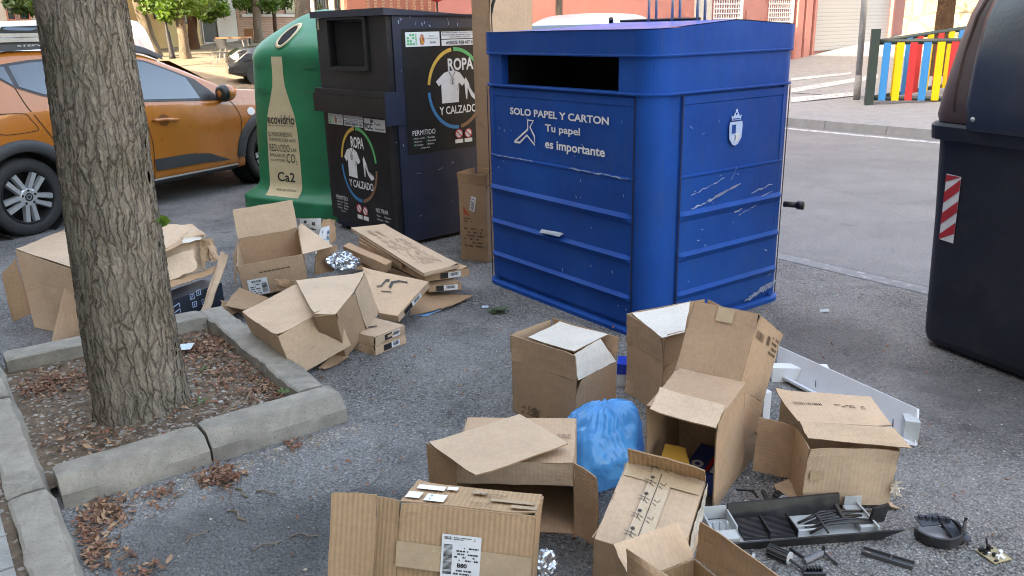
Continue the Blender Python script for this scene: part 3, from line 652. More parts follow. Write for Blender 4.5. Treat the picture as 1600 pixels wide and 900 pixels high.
for p0, p1 in ((386, 402), (410, 430), (446, 462)): F5.window(p0, p1, -40, 20, 0, frame=M_WALLC)
mb = MB(); F5.pslab(mb, 376, 498, 25, F5.ab(420, 24)[1]-.07, F5.ab(420, 24)[1]+.05, 0, .08); mb.build('sill_band', M_WHITEW, F5.t)
F6 = Facade('white_house', 'white house with a dark doorway between the yellow house and brick building', onhill(316, 70, .05), onhill(373.5, 64, .05), 9, 8, M_WHITEW)
F6.window(318, 341, 10, 66, 0, name='door', glass=M_DGREY, frame=M_WHITEW)
F7 = Facade('yellow_house', 'sunlit yellow house with a small barred window', onhill(150, 84, .05), onhill(315.5, 71, .05), 9, 8, M_CREAMW)
F7.window(242, 262, 19, 27, 7, frame=M_INK); F7.window(285, 296, 5, 35, 3, frame=M_INK)
F8 = Facade('cream_house', 'pale house front at the far left behind the white van', D(-160, 60, 29), D(75, 60, 31), 9, 8, M_WHITEW)
F8.window(14, 24, -20, 30, 0, frame=M_TERRA); F8.window(32, 46, -20, 30, 0, frame=M_TERRA)

# ---------------------------------------------------------------- trees and furniture beyond
def far_tree(lab, pb, yb, w_, pt, dist=None, crown=(), leaf=M_LEAF, bark=M_BARKF, n=260, size=.2, seed=0):
    B = onhill(pb, yb, .05) if dist is None else D(pb, yb, dist)
    t = thing('tree', lab, 'tree', B, 'trees beyond the parked cars'); rr = w_/2/FPX*np.linalg.norm(B-CPOS)
    T = D(pt[0], pt[1], B[1]); d = (T-B); top = B+d*((B[2]+3.4-B[2])/max(.3, d[2])) if d[2] > .2 else B+V(0, 0, 3.4)
    mb = MB(); n_ = 14; pts = [lerp(B, top, i/n_)+V(mnoise.noise((i*.5, seed, 0)), 0, 0)*.05 for i in range(n_+1)]
    us = []; G_ = []
    for i, p in enumerate(pts):
        q = rr*(1.25 if i == 0 else 1.08 if i == 1 else 1-.02*i); row = []
        for j in range(19): a = j/18*2*math.pi; row.append(p+V(math.cos(a), math.sin(a), 0)*q*(1+.08*mnoise.noise((math.cos(a)*2, math.sin(a)*2, i*.6+seed)))); us.append((a*q, p[2]))
        G_.append(row)
    mb.grid(G_, 0, us)
    for a in (.4, 2.4, 4.4): mb.tube([top-V(0, 0, .2), top+V(math.cos(a)*.8, math.sin(a)*.8, .9), top+V(math.cos(a)*1.8, math.sin(a)*1.8, 1.6)], [rr*.7, rr*.45, rr*.1], 7)
    mb.build('trunk', bark, t, smooth=True)
    mb = MB(); cs = [(D(px, py, B[1]+dy), r_) for px, py, dy, r_ in crown]+[(top+V(random.uniform(-1.4, 1.4), random.uniform(-1.4, 1.4), random.uniform(.6, 2.6)), 1.1) for _ in range(5)]+([(top+V(random.uniform(-3.2, 3.2), random.uniform(-3.2, 3.2), random.uniform(1.6, 3.6)), 1.7) for _ in range(9)] if B[1] > 24 else [])
    leaf_cloud(mb, cs, n, size, seed+10); mb.build('crown', leaf, t, recalc=False); return t
far_tree('pale leaning tree trunk right behind the white van', 243, 88, 17, (214, 0), crown=[(240, 8, -.5, .55), (262, 5, .3, .5), (232, -25, 0, .9)], seed=1)
far_tree('straight pale grey trunk right of the street lamp', 290, 92, 14, (279, 8), crown=[(280, 8, -.3, .6), (262, 18, 0, .5), (305, 10, .4, .7), (270, -20, 0, 1)], seed=2)
far_tree('dark brown trunk close beside the pale grey one', 303, 77, 14, (299, 10), crown=[(318, 14, 0, .6), (335, 8, .5, .6), (326, 26, .2, .35), (345, 16, 0, .4), (312, -20, 0, 1.1)], bark=M_BARKB, seed=3)
far_tree('short pale trunk left of the green glass container', 405, 66, 13, (400, 12), crown=[(380, 4, 0, .5), (400, 3, .3, .6), (425, 6, .4, .5)], seed=4)
far_tree('slender dark branching tree before the brick building', 431, 60, 6, (428, 14), crown=[(420, 8, 0, .5), (442, 3, .3, .5)], bark=M_BARKB, leaf=M_LEAFD, seed=5)
far_tree('broad rough trunk rising between green and clothes containers', 474, 70, 24, (472, -5), dist=21, crown=[(470, -70, 0, 1.2)], seed=6)
far_tree('slim grey trunk before the pink house behind the blue container', 872, 80, 11, (874, -5), dist=20, crown=[(874, -60, 0, 1.0)], leaf=M_LEAFD, seed=7)
far_tree('leafy tree at the far left edge above the white van', 95, 90, 14, (88, 10), dist=26, crown=[(82, 22, -1.5, .4), (72, 8, -1.5, .5), (30, 4, -.5, .45), (50, 12, -.5, .3), (85, 38, -1.5, .3)], leaf=M_LEAFD, seed=8)
far_tree('dark brown trunk beside the brown lidded container', 1462, 160, 26, (1480, 0), dist=17.5, crown=[(1490, -90, 0, 1.4)], bark=M_BARKB, seed=9)
def street_tree(lab, u, v, seed):
    B = UV(u, v, .13); t = thing('tree', lab, 'tree', B, 'street trees on the far pavement'); mb = MB(); mb.tube([B, B+V(0, .05, 1.5), B+V(.1, 0, 3)], [.16, .13, .10], 10); mb.build('trunk', M_BARKB, t, smooth=True)
    r = random.Random(seed); mb = MB(); leaf_cloud(mb, [(B+V(r.uniform(-1.3, 1.3), r.uniform(-1.3, 1.3), r.uniform(2.9, 5.2)), 1.15) for _ in range(8)], 170, .26, seed); mb.build('crown', M_LEAFD, t, recalc=False)
for k, (u, v) in enumerate(((-1.2, 13.6), (4.5, 13.2), (9.5, 13.6), (15, 13.4))): street_tree('dense street tree on the far pavement beyond the right edge', u, v, 40+k)  # trees out of view, added for reflections in the car windows
# street lamp
B = onhill(270, 92, .05); l = thing('street_lamp', 'dark slender street lamp post before the yellow house', 'street lamp', B); T = D(251, 0, B[1]); d = unit(T-B)
mb = MB(); mb.tube([B, B+d*.1, B+d*.9, B+d*1.0, B+d*4.2], [.13, .10, .085, .05, .04], 10); mb.build('pole', M_INK, l, smooth=True)
mb = MB(); mb.lathe(B+d*4.2, (0, 0, 1), [(.03, 0), (.16, .05), (.20, .35), (.05, .5), (0, .52)], 14); mb.build('lantern', M_INK, l, smooth=True)
# cafe chair and table, small sign
def chair(B, lab):
    t = thing('metal_chair', lab, 'chair', B); mb = MB(); mb.box(B+V(-.2, -.2, .42), (.4, 0, 0), (0, .4, 0), (0, 0, .03)); mb.build('seat', M_CLAD, t)
    for x in (-.18, .18):
        for y in (-.18, .18): mb = MB(); mb.tube([B+V(x, y, 0), B+V(x, y, .42)], .014, 6); mb.build('leg', M_STEEL, t)
    mb = MB(); mb.box(B+V(-.2, .18, .55), (.4, 0, 0), (0, .02, 0), (0, 0, .3)); mb.tube([B+V(-.18, .19, .42), B+V(-.18, .19, .8)], .013, 6); mb.tube([B+V(.18, .19, .42), B+V(.18, .19, .8)], .013, 6); mb.build('backrest', M_CLAD, t)
chair(onhill(346, 104, .06), 'grey metal chair standing alone on the square')
B = onhill(369, 92, .06); t = thing('wooden_table', 'small wooden table half hidden by the green container', 'table', B); mb = MB(); mb.box(B+V(-.55, -.35, .7), (1.1, 0, 0), (0, .7, 0), (0, 0, .05)); mb.build('tabletop', M_BRN, t)
for x in (-.45, .45):
    for y in (-.28, .28): mb = MB(); mb.tube([B+V(x*1.1, y, 0), B+V(x*.8, y, .7)], .018, 6); mb.build('leg', M_STEEL, t)
B = onhill(391, 70, .06); t = thing('sign_board', 'small brown square board on a post before the brick building', 'sign', B); p = D(393, 52, B[1]); mb = MB(); mb.tube([B, V(B[0], B[1], p[2])], .03, 7); mb.build('post', M_INK, t); mb = MB(); mb.box(V(B[0]-.19, B[1]-.06, p[2]-.2), (.4, 0, 0), (0, .03, 0), (0, 0, .4)); mb.build('board', M_BRN, t)
# hanging pot
B = D(682, -13, 23.8); t = thing('hanging_planter', 'round red planter with green leaves hanging by the terracotta house', 'planter', B)
mb = MB(); mb.lathe(B-V(0, 0, .05), (0, 0, 1), [(0, -.22), (.15, -.18), (.24, -.05), (.26, .06), (.24, .08), (.0, .05)], 20); mb.build('pot', M_RED, t, smooth=True)
mb = MB(); leaf_cloud(mb, [(B+V(0, 0, .12), .3)], 160, .12, 5); mb.build('foliage', M_LEAF, t, recalc=False)
mb = MB(); mb.tube([B, B+V(0, 0, 1.4), B+V(0, 1.4, 1.6)], .012, 5); mb.build('bracket', M_INK, t)
mb = MB(); mb.tube([V(B[0], B[1], -.1), B-V(0, 0, .25)], .03, 6); mb.build('stake', M_INK, t)
# street sign post
B = W(1338, 161, .125); t = thing('sign_post', 'bare galvanised post on the far pavement beside the coloured fence', 'post', B); T = D(1351, 0, B[1]); d = unit(T-B)
mb = MB(); mb.tube([B, B+d*.5], .062, 12); mb.build('concrete_sleeve', M_PAVE, t, smooth=True); mb = MB(); mb.tube([B+d*.5, B+d*3.4], .055, 12); mb.build('tube', M_STEEL, t, smooth=True)
# playground fence: two runs meeting at a corner post
C0 = W(1357, 163, .16); R1 = W(1480, 163, .16); L1 = onhill(1484, 141, .16)
def fence(lab, A, B, cols, n, post_at_start):
    t = thing('playground_fence', lab, 'fence', A, 'playground fences'); e = B-A; L = np.linalg.norm(e[:2]); ex = unit(V(e[0], e[1], 0)); up = V(0, 0, 1); sl_ = (B[2]-A[2])/L; nn = V(ex[1], -ex[0], 0)
    pt = lambda a, z, o=0.: A+ex*a+V(0, 0, z+sl_*a)+nn*o
    Lx = L*1.8; mb = MB(); mb.tube([pt(0, .10), pt(Lx, .10)], .035, 10); mb.build('lower_rail', M_DKGRN, t, smooth=True); mb = MB(); mb.tube([pt(0, 1.05), pt(Lx, 1.05)], .045, 10); mb.build('upper_rail', M_DKGRN, t, smooth=True)
    if post_at_start: mb = MB(); mb.box(pt(-.07, -.05, -.07), ex*.14, nn*.14, V(0, 0, 1.32)); mb.build('corner_post', M_DKGRN, t)
    mb = MB(); mb.box(pt(Lx, -.05, -.06), ex*.12, nn*.12, V(0, 0, 1.3)); mb.build('end_post', M_DKGRN, t)
    for i in range(n):
        a = .14+i*.212; mb = MB(); mb.prism([pt(a, .07, .03), pt(a+.118, .07, .03), pt(a+.118, 1.04, .03), pt(a, 1.04, .03)], nn*.02); mb.build('slat', M_TPAINT[cols[i % len(cols)]], t)
fence('near run of playground fence with blue, yellow and red slats', C0, R1, ['blue', 'yellow', 'red', 'blue', 'yellow', 'red'], 10, True)
fence('far run of playground fence seen through the near run', C0+V(.1, .15, 0), L1, ['red', 'yellow', 'blue', 'red', 'yellow'], 10, False)
mb = MB(); q = [C0+V(-.35, -.25, -.03), R1+V(3, -.25, -.03), L1+V(3, .4, 0), C0+V(-.35, .5, -.03)]; mb.hexa([p-V(0, 0, .4) for p in q], q); struct('playground_kerb', mb, M_PAVE)

# ---------------------------------------------------------------- blue paper container
CB0, EXL, EXR = V(.70, 4.10, 0), unit(V(-.588, .809, 0)), unit(V(.809, .588, 0)); LW, RW = 1.455, 1.145
pc = thing('paper_container', 'big blue metal paper container with a wide dark slot', 'container', CB0+EXL*.7+EXR*.55)
def cl(a, b, z): return CB0+EXL*a+EXR*b+V(0, 0, z)          # a along the left face, b along the right face
def rloop(off, r, n=9, skip=None):
    """rounded rectangle in (a, b), offset outward"""
    x0, x1, y0, y1 = -off, LW+off, -off, RW+off; r = r+off; L = []
    for cx, cy, a0 in ((x0+r, y0+r, 180), (x1-r, y0+r, 270), (x1-r, y1-r, 0), (x0+r, y1-r, 90)):
        for k in range(n+1): a = R(a0+90*k/n); L.append((cx+r*math.cos(a), cy+r*math.sin(a)))
    return L
def band(mb, prof, r=.115, n=9):
    """closed wall following the rounded plan; prof = [(offset, z)]"""
    G_ = []
    for o, z in prof:
        L = rloop(o, r, n); G_.append([cl(a, b, z) for a, b in L+L[:1]])
    mb.grid(G_)
# lower shell: corner posts with recessed pressed panels on each side
mb = MB(); band(mb, [(-.014, .035), (-.014, 1.27)]); mb.build('shell', M_BLUE, pc)
mb = MB()
for a0, a1 in ((-180, -90), (-90, 0), (0, 90), (90, 180)):
    pass
def cornerpost(cx, cy, ang0):
    r = .115; P_ = [(cx+r*math.cos(R(ang0+90*k/10)), cy+r*math.sin(R(ang0+90*k/10))) for k in range(11)]
    mb.grid([[cl(a, b, z) for a, b in P_] for z in (.035, 1.262)])
    for (a, b), s in ((P_[0], 1), (P_[-1], 1)):
        q = lerp(V(a, b), V(LW/2, RW/2), .0); d = unit(V(LW/2, RW/2)-V(a, b))*.014
        mb.quad(cl(a, b, .035), cl(a+d[0], b+d[1], .035), cl(a+d[0], b+d[1], 1.262), cl(a, b, 1.262))
for cx, cy, g in ((.115, .115, 180), (LW-.115, .115, 270), (LW-.115, RW-.115, 0), (.115, RW-.115, 90)):
    mb = MB(); cornerpost(cx, cy, g); mb.build('corner_post', M_BLUE, pc, smooth=True)
def pressed_panel(along, L, sgn, lo, hi):
    """panel with flat upper field and three pressed ribs below"""
    prof = [(.06, 0), (.06, .004), (.172, .004), (.205, .026), (.222, .004), (.385, .004), (.420, .026), (.438, .004), (.602, .004), (.640, .026), (.660, .004), (.830, .004), (.838, .009), (.846, .009), (.850, .0), (1.205, .0), (1.210, .004), (1.250, .004)]
    mb = MB(); G_ = []
    for z, o in prof:
        row = []
        for k, t in enumerate((0, .006, .03, .5, .97, .994, 1)):
            e = 0 if k in (0, 6) else 1; oo = o*(0 if k in (0, 6) else 1 if k not in (1, 5) else .4)+.001-.010*(k in (0, 6))
            row.append(along(lo+(hi-lo)*t, oo-.006, z))
        G_.append(row)
    mb.grid(G_); return mb.build('pressed_panel', M_BLUE, pc)
LF = lambda a, o, z: cl(a, -o, z)
RF = lambda b, o, z: cl(-o, b, z)
pressed_panel(LF, LW, 1, .118, LW-.062); pressed_panel(RF, RW, 1, .222, RW-.072)
pressed_panel(lambda a, o, z: cl(a, RW+o, z), LW, 1, .118, LW-.118); pressed_panel(lambda b, o, z: cl(LW+o, b, z), RW, 1, .118, RW-.118)
for fn_, lo_, hi_ in ((LF, .118, LW-.062), (RF, .222, RW-.072)):
    for x_ in (lo_-.004, hi_+.004):
        mb = MB(); mb.add([fn_(x_-.005, .0035, .045), fn_(x_+.005, .0035, .045), fn_(x_+.005, .0035, 1.258), fn_(x_-.005, .0035, 1.258)], [(0, 1, 2, 3)]); mb.build('panel_seam', flat('seam_shadow_gap', (.002, .008, .04), .7), pc, recalc=False)
mb = MB(); band(mb, [(-.02, .0), (.022, .0), (.022, .022), (.004, .03), (-.02, .034)]); mb.build('base_frame', M_BLUE, pc)
for z in (1.268, 1.452): mb = MB(); band(mb, [(-.02, z-.006), (.012, z-.006), (.014, z+.001), (.012, z+.007), (-.02, z+.007)]); mb.build('rim', M_BLUE, pc)
# upper band with the slot cut through its left face
s0, s1, sz0, sz1 = .236, 1.245, 1.276, 1.445
mb = MB(); L = rloop(0, .115); z0, z1 = 1.272, 1.450
n_ = len(L)
for i in range(n_):
    (a, b), (c, d) = L[i], L[(i+1) % n_]
    if abs(b) < 1e-6 and abs(d) < 1e-6 and abs(a-c) > .5:
        for x0, x1 in ((a, s0), (s1, c)): mb.quad(cl(x0, 0, z0), cl(x1, 0, z0), cl(x1, 0, z1), cl(x0, 0, z1))
        mb.quad(cl(s0, 0, z0), cl(s1, 0, z0), cl(s1, 0, sz0), cl(s0, 0, sz0)); mb.quad(cl(s0, 0, sz1), cl(s1, 0, sz1), cl(s1, 0, z1), cl(s0, 0, z1))
        for q in ((s0, sz0, s0, sz1), (s1, sz0, s1, sz1), (s0, sz0, s1, sz0), (s0, sz1, s1, sz1)): mb.quad(cl(q[0], 0, q[1]), cl(q[2], 0, q[3]), cl(q[2], .05, q[3]), cl(q[0], .05, q[1]))
    else: mb.quad(cl(a, b, z0), cl(c, d, z0), cl(c, d, z1), cl(a, b, z1))
mb.build('slot_band', M_BLUE, pc, weld=True)
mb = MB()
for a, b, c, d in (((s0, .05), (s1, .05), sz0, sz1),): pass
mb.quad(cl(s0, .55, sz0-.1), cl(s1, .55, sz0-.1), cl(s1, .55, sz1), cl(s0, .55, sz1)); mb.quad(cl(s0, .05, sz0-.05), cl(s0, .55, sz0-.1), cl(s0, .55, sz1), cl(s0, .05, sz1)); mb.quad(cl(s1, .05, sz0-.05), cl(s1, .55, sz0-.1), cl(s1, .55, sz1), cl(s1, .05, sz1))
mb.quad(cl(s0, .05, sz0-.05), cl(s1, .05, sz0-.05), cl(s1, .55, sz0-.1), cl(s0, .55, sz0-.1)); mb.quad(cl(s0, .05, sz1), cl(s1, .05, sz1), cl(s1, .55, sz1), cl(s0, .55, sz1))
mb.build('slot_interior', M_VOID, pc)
# roof band and low gabled lid
def topz(a, b): return 1.574+.036*max(0, 1-abs(b-.6)/.56)*min(1, max(0, (LW-a)/.6))
L = rloop(.012, .115, 12); L2 = []
for (a, b), (c, d) in zip(L, L[1:]+L[:1]):
    L2.append((a, b)); k = 8 if math.hypot(c-a, d-b) > .3 else 1
    L2 += [(a+(c-a)*j/k, b+(d-b)*j/k) for j in range(1, k)]
mb = MB(); mb.grid([[cl(a, b, z if z < 1.5 else topz(a, b)) for a, b in L2+L2[:1]] for z in (1.456, 1.6)]); mb.build('roof_band', M_BLUE, pc)
mb = MB(); m_ = 18; G_ = []
for i in range(m_+1):
    b = -.016+(RW+.032)*i/m_; ins = 0
    for q in (.115,):
        e = min(b+.012, RW+.012-b); ins = max(0, q-math.sqrt(max(0, q*q-max(0, q-e)**2)))
    G_.append([(lambda a_: cl(a_, b, topz(a_, b)+.004))(-.012+ins+(LW+.024-2*ins)*t) for t in (0, .2, .4, .5, .6, .7, .8, .9, 1)])
mb.grid(G_); M_LID = paint('faded_blue_lid', (.012, .07, .33), .5, .25, 3, dirt=.5, dirtcol=(.13, .24, .46), spec=.2); mb.build('lid', M_LID, pc)
mb = MB(); mb.tube([cl(.86, .60, 1.620), cl(.25, .60, 1.620)], .008, 6); mb.tube([cl(.92, .58, 1.605), cl(.90, .56, 1.635)], .014, 6); mb.build('ridge_bar', M_DGREY, pc)
for a in (.62, .44, .26):
    mb = MB(); c = cl(a, .62, 1.61); mb.tube([c-EXR*.03+V(0, 0, -.01), c-EXR*.03+V(0, 0, .12)]+[c+EXR*(-.03*math.cos(x))+V(0, 0, .12+.035*math.sin(x)) for x in np.linspace(.3, 2.8, 6)]+[c+EXR*.03+V(0, 0, .12), c+EXR*.03+V(0, 0, -.01)], .008, 7); mb.build('lifting_hook', M_STEEL, pc, smooth=True)
mb = MB(); mb.tube([cl(.02, RW-.01, .575), cl(-.05, RW+.02, .575)], .018, 8); mb.tube([cl(-.05, RW+.02, .575), cl(-.085, RW+.035, .575)], .026, 8); mb.build('pedal_knob', M_BLK, pc, smooth=True)
# writing and marks on the blue container
fl = lambda a, z: cl(a, -.0085, z); flr = lambda x, z: fl(-x, z)     # text runs from left to right = decreasing a
mb = MB(); T_ = lambda s, a0, a1, z0, z1, **k: text(mb, s, -a0, -a1, z0, z1, flr, **k)
T_('SOLO PAPEL Y CARTON', 1.156, .295, 1.106, 1.147, bold=.028)
T_('Tu papel', .824, .522, 1.020, 1.073, bold=.024); T_('es importante', .825, .323, .922, .985, bold=.024)
for p in (((1.12, .945), (.985, 1.03), (.985, 1.083), (.93, 1.083), (.965, 1.045), (.923, .995), (.921, .945), (.995, .995), (1.065, .946), (1.12, .945)),):
    stroke(mb, [(-a, z) for a, z in p], .012, flr)
mb.build('lettering', M_WHITE, pc, recalc=False)
mb = MB(); fl2 = lambda x, z: cl(-x, -.0095, z)
for p in (((1.37, 1.475), (1.33, 1.55), (1.315, 1.49), (1.30, 1.56)), ((1.345, 1.515), (1.25, 1.535)), ((1.28, 1.55), (1.27, 1.49)), ((1.25, 1.56), (1.235, 1.495), (1.205, 1.55), (1.19, 1.495), (1.165, 1.56)), ((1.16, 1.49), (1.14, 1.56), (1.11, 1.49), (1.13, 1.525), (1.16, 1.525)), ((1.10, 1.555), (1.095, 1.495), (1.06, 1.55), (1.05, 1.50), (1.03, 1.54), (1.08, 1.515)), ((1.25, 1.478), (1.13, 1.50), (1.03, 1.475), (1.12, 1.47))):
    stroke(mb, [(-a, z) for a, z in p], .008, fl2)
mb.build('graffiti_tag', M_INK, pc, recalc=False)
frf = lambda b, z: cl(-.0085, b, z)
def crest(mb, x0, x1, z0, z1, fn, a=0, b=1, c=2):
    w_, h = x1-x0, z1-z0; X = lambda t: x0+w_*t; Zz = lambda t: z0+h*t
    q = lambda pts, m: plot(mb, [(X(s), Zz(t)) for s, t in pts], fn, m)
    q([(.08, .66), (.92, .66), (.97, .55), (.93, .20), (.70, .04), (.5, .0), (.30, .04), (.07, .20), (.03, .55)], a)
    f2 = lambda fn=fn: (lambda u, v: fn(u, v)+unit(CPOS-fn(u, v))*.002); f = f2()
    q2 = lambda pts, m: plot(mb, [(X(s), Zz(t)) for s, t in pts], f, m)
    q2([(.22, .58), (.5, .58), (.5, .34), (.22, .34)], b); q2([(.5, .34), (.78, .34), (.74, .16), (.5, .08)], c)
    for k in range(3): q2([(.28+.17*k, .14), (.36+.17*k, .14), (.36+.17*k, .28), (.28+.17*k, .28)], b if k % 2 else c)
    q([(.2, .70), (.8, .70), (.86, .84), (.72, .80), (.62, .92), (.5, .82), (.38, .92), (.28, .80), (.14, .84)], a); q([(.42, .90), (.58, .90), (.56, 1), (.44, 1)], a); q2([(.25, .72), (.75, .72), (.75, .75), (.25, .75)], b)
mb = MB(); crest(mb, .57, .685, .968, 1.160, frf); mb.build('coat_of_arms', [M_CRESTB, M_BLUE, M_WHITE], pc, recalc=False)
M_SCR = paint('bare_scratch', (.28, .36, .52), .6, .2, 20)
mb = MB(); r_ = random.Random(4)
def scratch(fn, p0, p1, w_, n=9, wob=.0055, seed=0):
    r = random.Random(seed); pts = [(p0[0]+(p1[0]-p0[0])*i/n+r.uniform(-wob, wob)*.3, p0[1]+(p1[1]-p0[1])*i/n+r.uniform(-wob, wob)) for i in range(n+1)]
    for a, b in zip(pts, pts[1:]): stroke(mb, [a, b], w_*r.uniform(.3, 1.2), fn)
fr2 = lambda b, z: cl(-.0045, b, z); fl3 = lambda a, z: cl(a, -.0045, z)
scratch(fr2, (.305, .665), (.47, .70), .010, seed=1); [scratch(fr2, (.44+.03*k, .688+.012*k), (.70-.02*k, .757-.006*k), .011, wob=.004, seed=40+k) for k in range(3)]; scratch(fr2, (.305, .74), (.56, .80), .005, seed=3); scratch(fr2, (.80, .69), (.98, .715), .007, seed=4); scratch(fr2, (.62, .78), (.66, .85), .004, seed=5)
scratch(fr2, (.66, .595), (.98, .675), .008, seed=6); scratch(fr2, (.70, .58), (.85, .61), .004, seed=7)
scratch(fl3, (1.36, .846), (.95, .846), .006, wob=.003, n=16, seed=8); scratch(fl3, (.62, .846), (.15, .843), .008, wob=.004, n=16, seed=9)
for k in range(14): b_ = .80+.018*k; scratch(fr2, (b_, .05+.003*k), (b_+.05, .062+.005*k+r_.uniform(0, .02)), .014, n=4, wob=.008, seed=60+k)
for k in range(46):
    if r_.random() < .5: a, z = r_.uniform(.14, 1.36), r_.uniform(.08, 1.2); scratch(fl3, (a, z), (a+r_.uniform(-.012, .012), z+r_.uniform(-.02, .02)), .005, n=2, wob=.002, seed=k+20)
    else: a, z = r_.uniform(.26, 1.03), r_.uniform(.08, 1.2); scratch(fr2, (a, z), (a+r_.uniform(-.03, .03), z+r_.uniform(-.015, .015)), .005, n=2, wob=.002, seed=k+20)
mb.build('scratch', M_SCR, pc, recalc=False)
mb = MB(); mb.panel(cl(.872, -.002, .452), cl(.668, -.002, .462), cl(.675, -.03, .445), cl(.86, -.03, .437), .003, 3, .002); mb.build('panel_handle', [M_STEEL, M_STEEL], pc)

# ---------------------------------------------------------------- clothes container
RC = V(-.843, 6.175, 0); RF_ = unit(V(-.647, .743, 0)); RS_ = unit(V(.753, .655, 0)); LFw, LSd = 1.02, 1.05
ro = thing('clothes_container', 'dark navy clothes container with a square chute and round emblem posters', 'container', RC+RF_*.5+RS_*.5)
cr_ = lambda a, b, z: RC+RF_*a+RS_*b+V(0, 0, z)
def bx(mb, a0, a1, b0, b1, z0, z1, zb=None, mi=0):
    zb = z1 if zb is None else zb; bt = [cr_(a0, b0, z0), cr_(a1, b0, z0), cr_(a1, b1, z0), cr_(a0, b1, z0)]; mb.hexa(bt, [cr_(a0, b0, z1), cr_(a1, b0, z1), cr_(a1, b1, zb), cr_(a0, b1, zb)], mi)
zt_ = lambda b: 1.745-.07*max(0, b)
mb = MB(); bx(mb, .0, LFw, .045, LSd, .03, zt_(.045), zt_(LSd)); mb.build('body', M_NAVY, ro)
# hood front with the chute opening
ch0, ch1, cz0, cz1 = .300, .815, 1.335, 1.682
mb = MB(); z0, z1 = 1.170, 1.70
for a0, a1, q0, q1 in ((.012, ch0, z0, z1), (ch1, LFw-.005, z0, z1), (ch0, ch1, z0, cz0), (ch0, ch1, cz1, z1)): bx(mb, a0, a1, -.0, .044, q0, q1)
mb.build('hood_front', M_DGREY, ro, weld=False)
mb = MB(); fr = cr_; i0, i1 = .37, .775
for P in ((fr(ch0, .0, cz0), fr(ch0, .0, cz1), fr(i0-.06, .14, cz1-.01), fr(i0-.06, .14, cz0+.02)), (fr(ch1, .0, cz0), fr(ch1, .0, cz1), fr(ch1, .14, cz1-.01), fr(ch1, .14, cz0+.02)), (fr(ch0, 0, cz0), fr(ch1, 0, cz0), fr(ch1, .14, cz0+.03), fr(i0-.06, .14, cz0+.03)), (fr(ch0, 0, cz1), fr(ch1, 0, cz1), fr(ch1, .14, cz1-.01), fr(i0-.06, .14, cz1-.01))): mb.quad(*P)
mb.build('chute_frame', M_DGREY, ro)
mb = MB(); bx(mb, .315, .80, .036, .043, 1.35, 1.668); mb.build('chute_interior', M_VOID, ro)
mb = MB()
for a0, a1, q0, q1 in ((ch0-.035, ch0, cz0-.02, cz1+.015), (ch1, ch1+.012, cz0-.02, cz1+.015), (ch0, ch1, cz1, cz1+.015), (ch0, ch1, cz0-.025, cz0)): bx(mb, a0, a1, -.018, -.0005, q0, q1)
mb.build('chute_rim', M_DGREY, ro)
mb = MB(); bx(mb, -.02, LFw+.02, -.035, LSd+.02, 1.702, 1.752, 1.675); 
mb.build('roof', M_NAVY, ro)
mb = MB(); bx(mb, -.012, LFw+.012, -.055, .043, 1.128, 1.168); bx(mb, .004, LFw+.035, -.062, .043, .985, 1.126); mb.build('lip_box', M_DGREY, ro)
mb = MB(); bx(mb, -.016, -.001, -.064, .10, .93, 1.17); mb.build('lip_side_plate', M_NAVY, ro)
mb = MB(); bx(mb, .02, LFw-.0, .002, .044, .10, .984); mb.build('service_door', M_DGREY, ro)
for a in (.03, LFw-.12):
    for b in (.06, LSd-.12): mb = MB(); bx(mb, a, a+.09, b, b+.09, -.005, .029); mb.build('foot', M_BLK, ro)
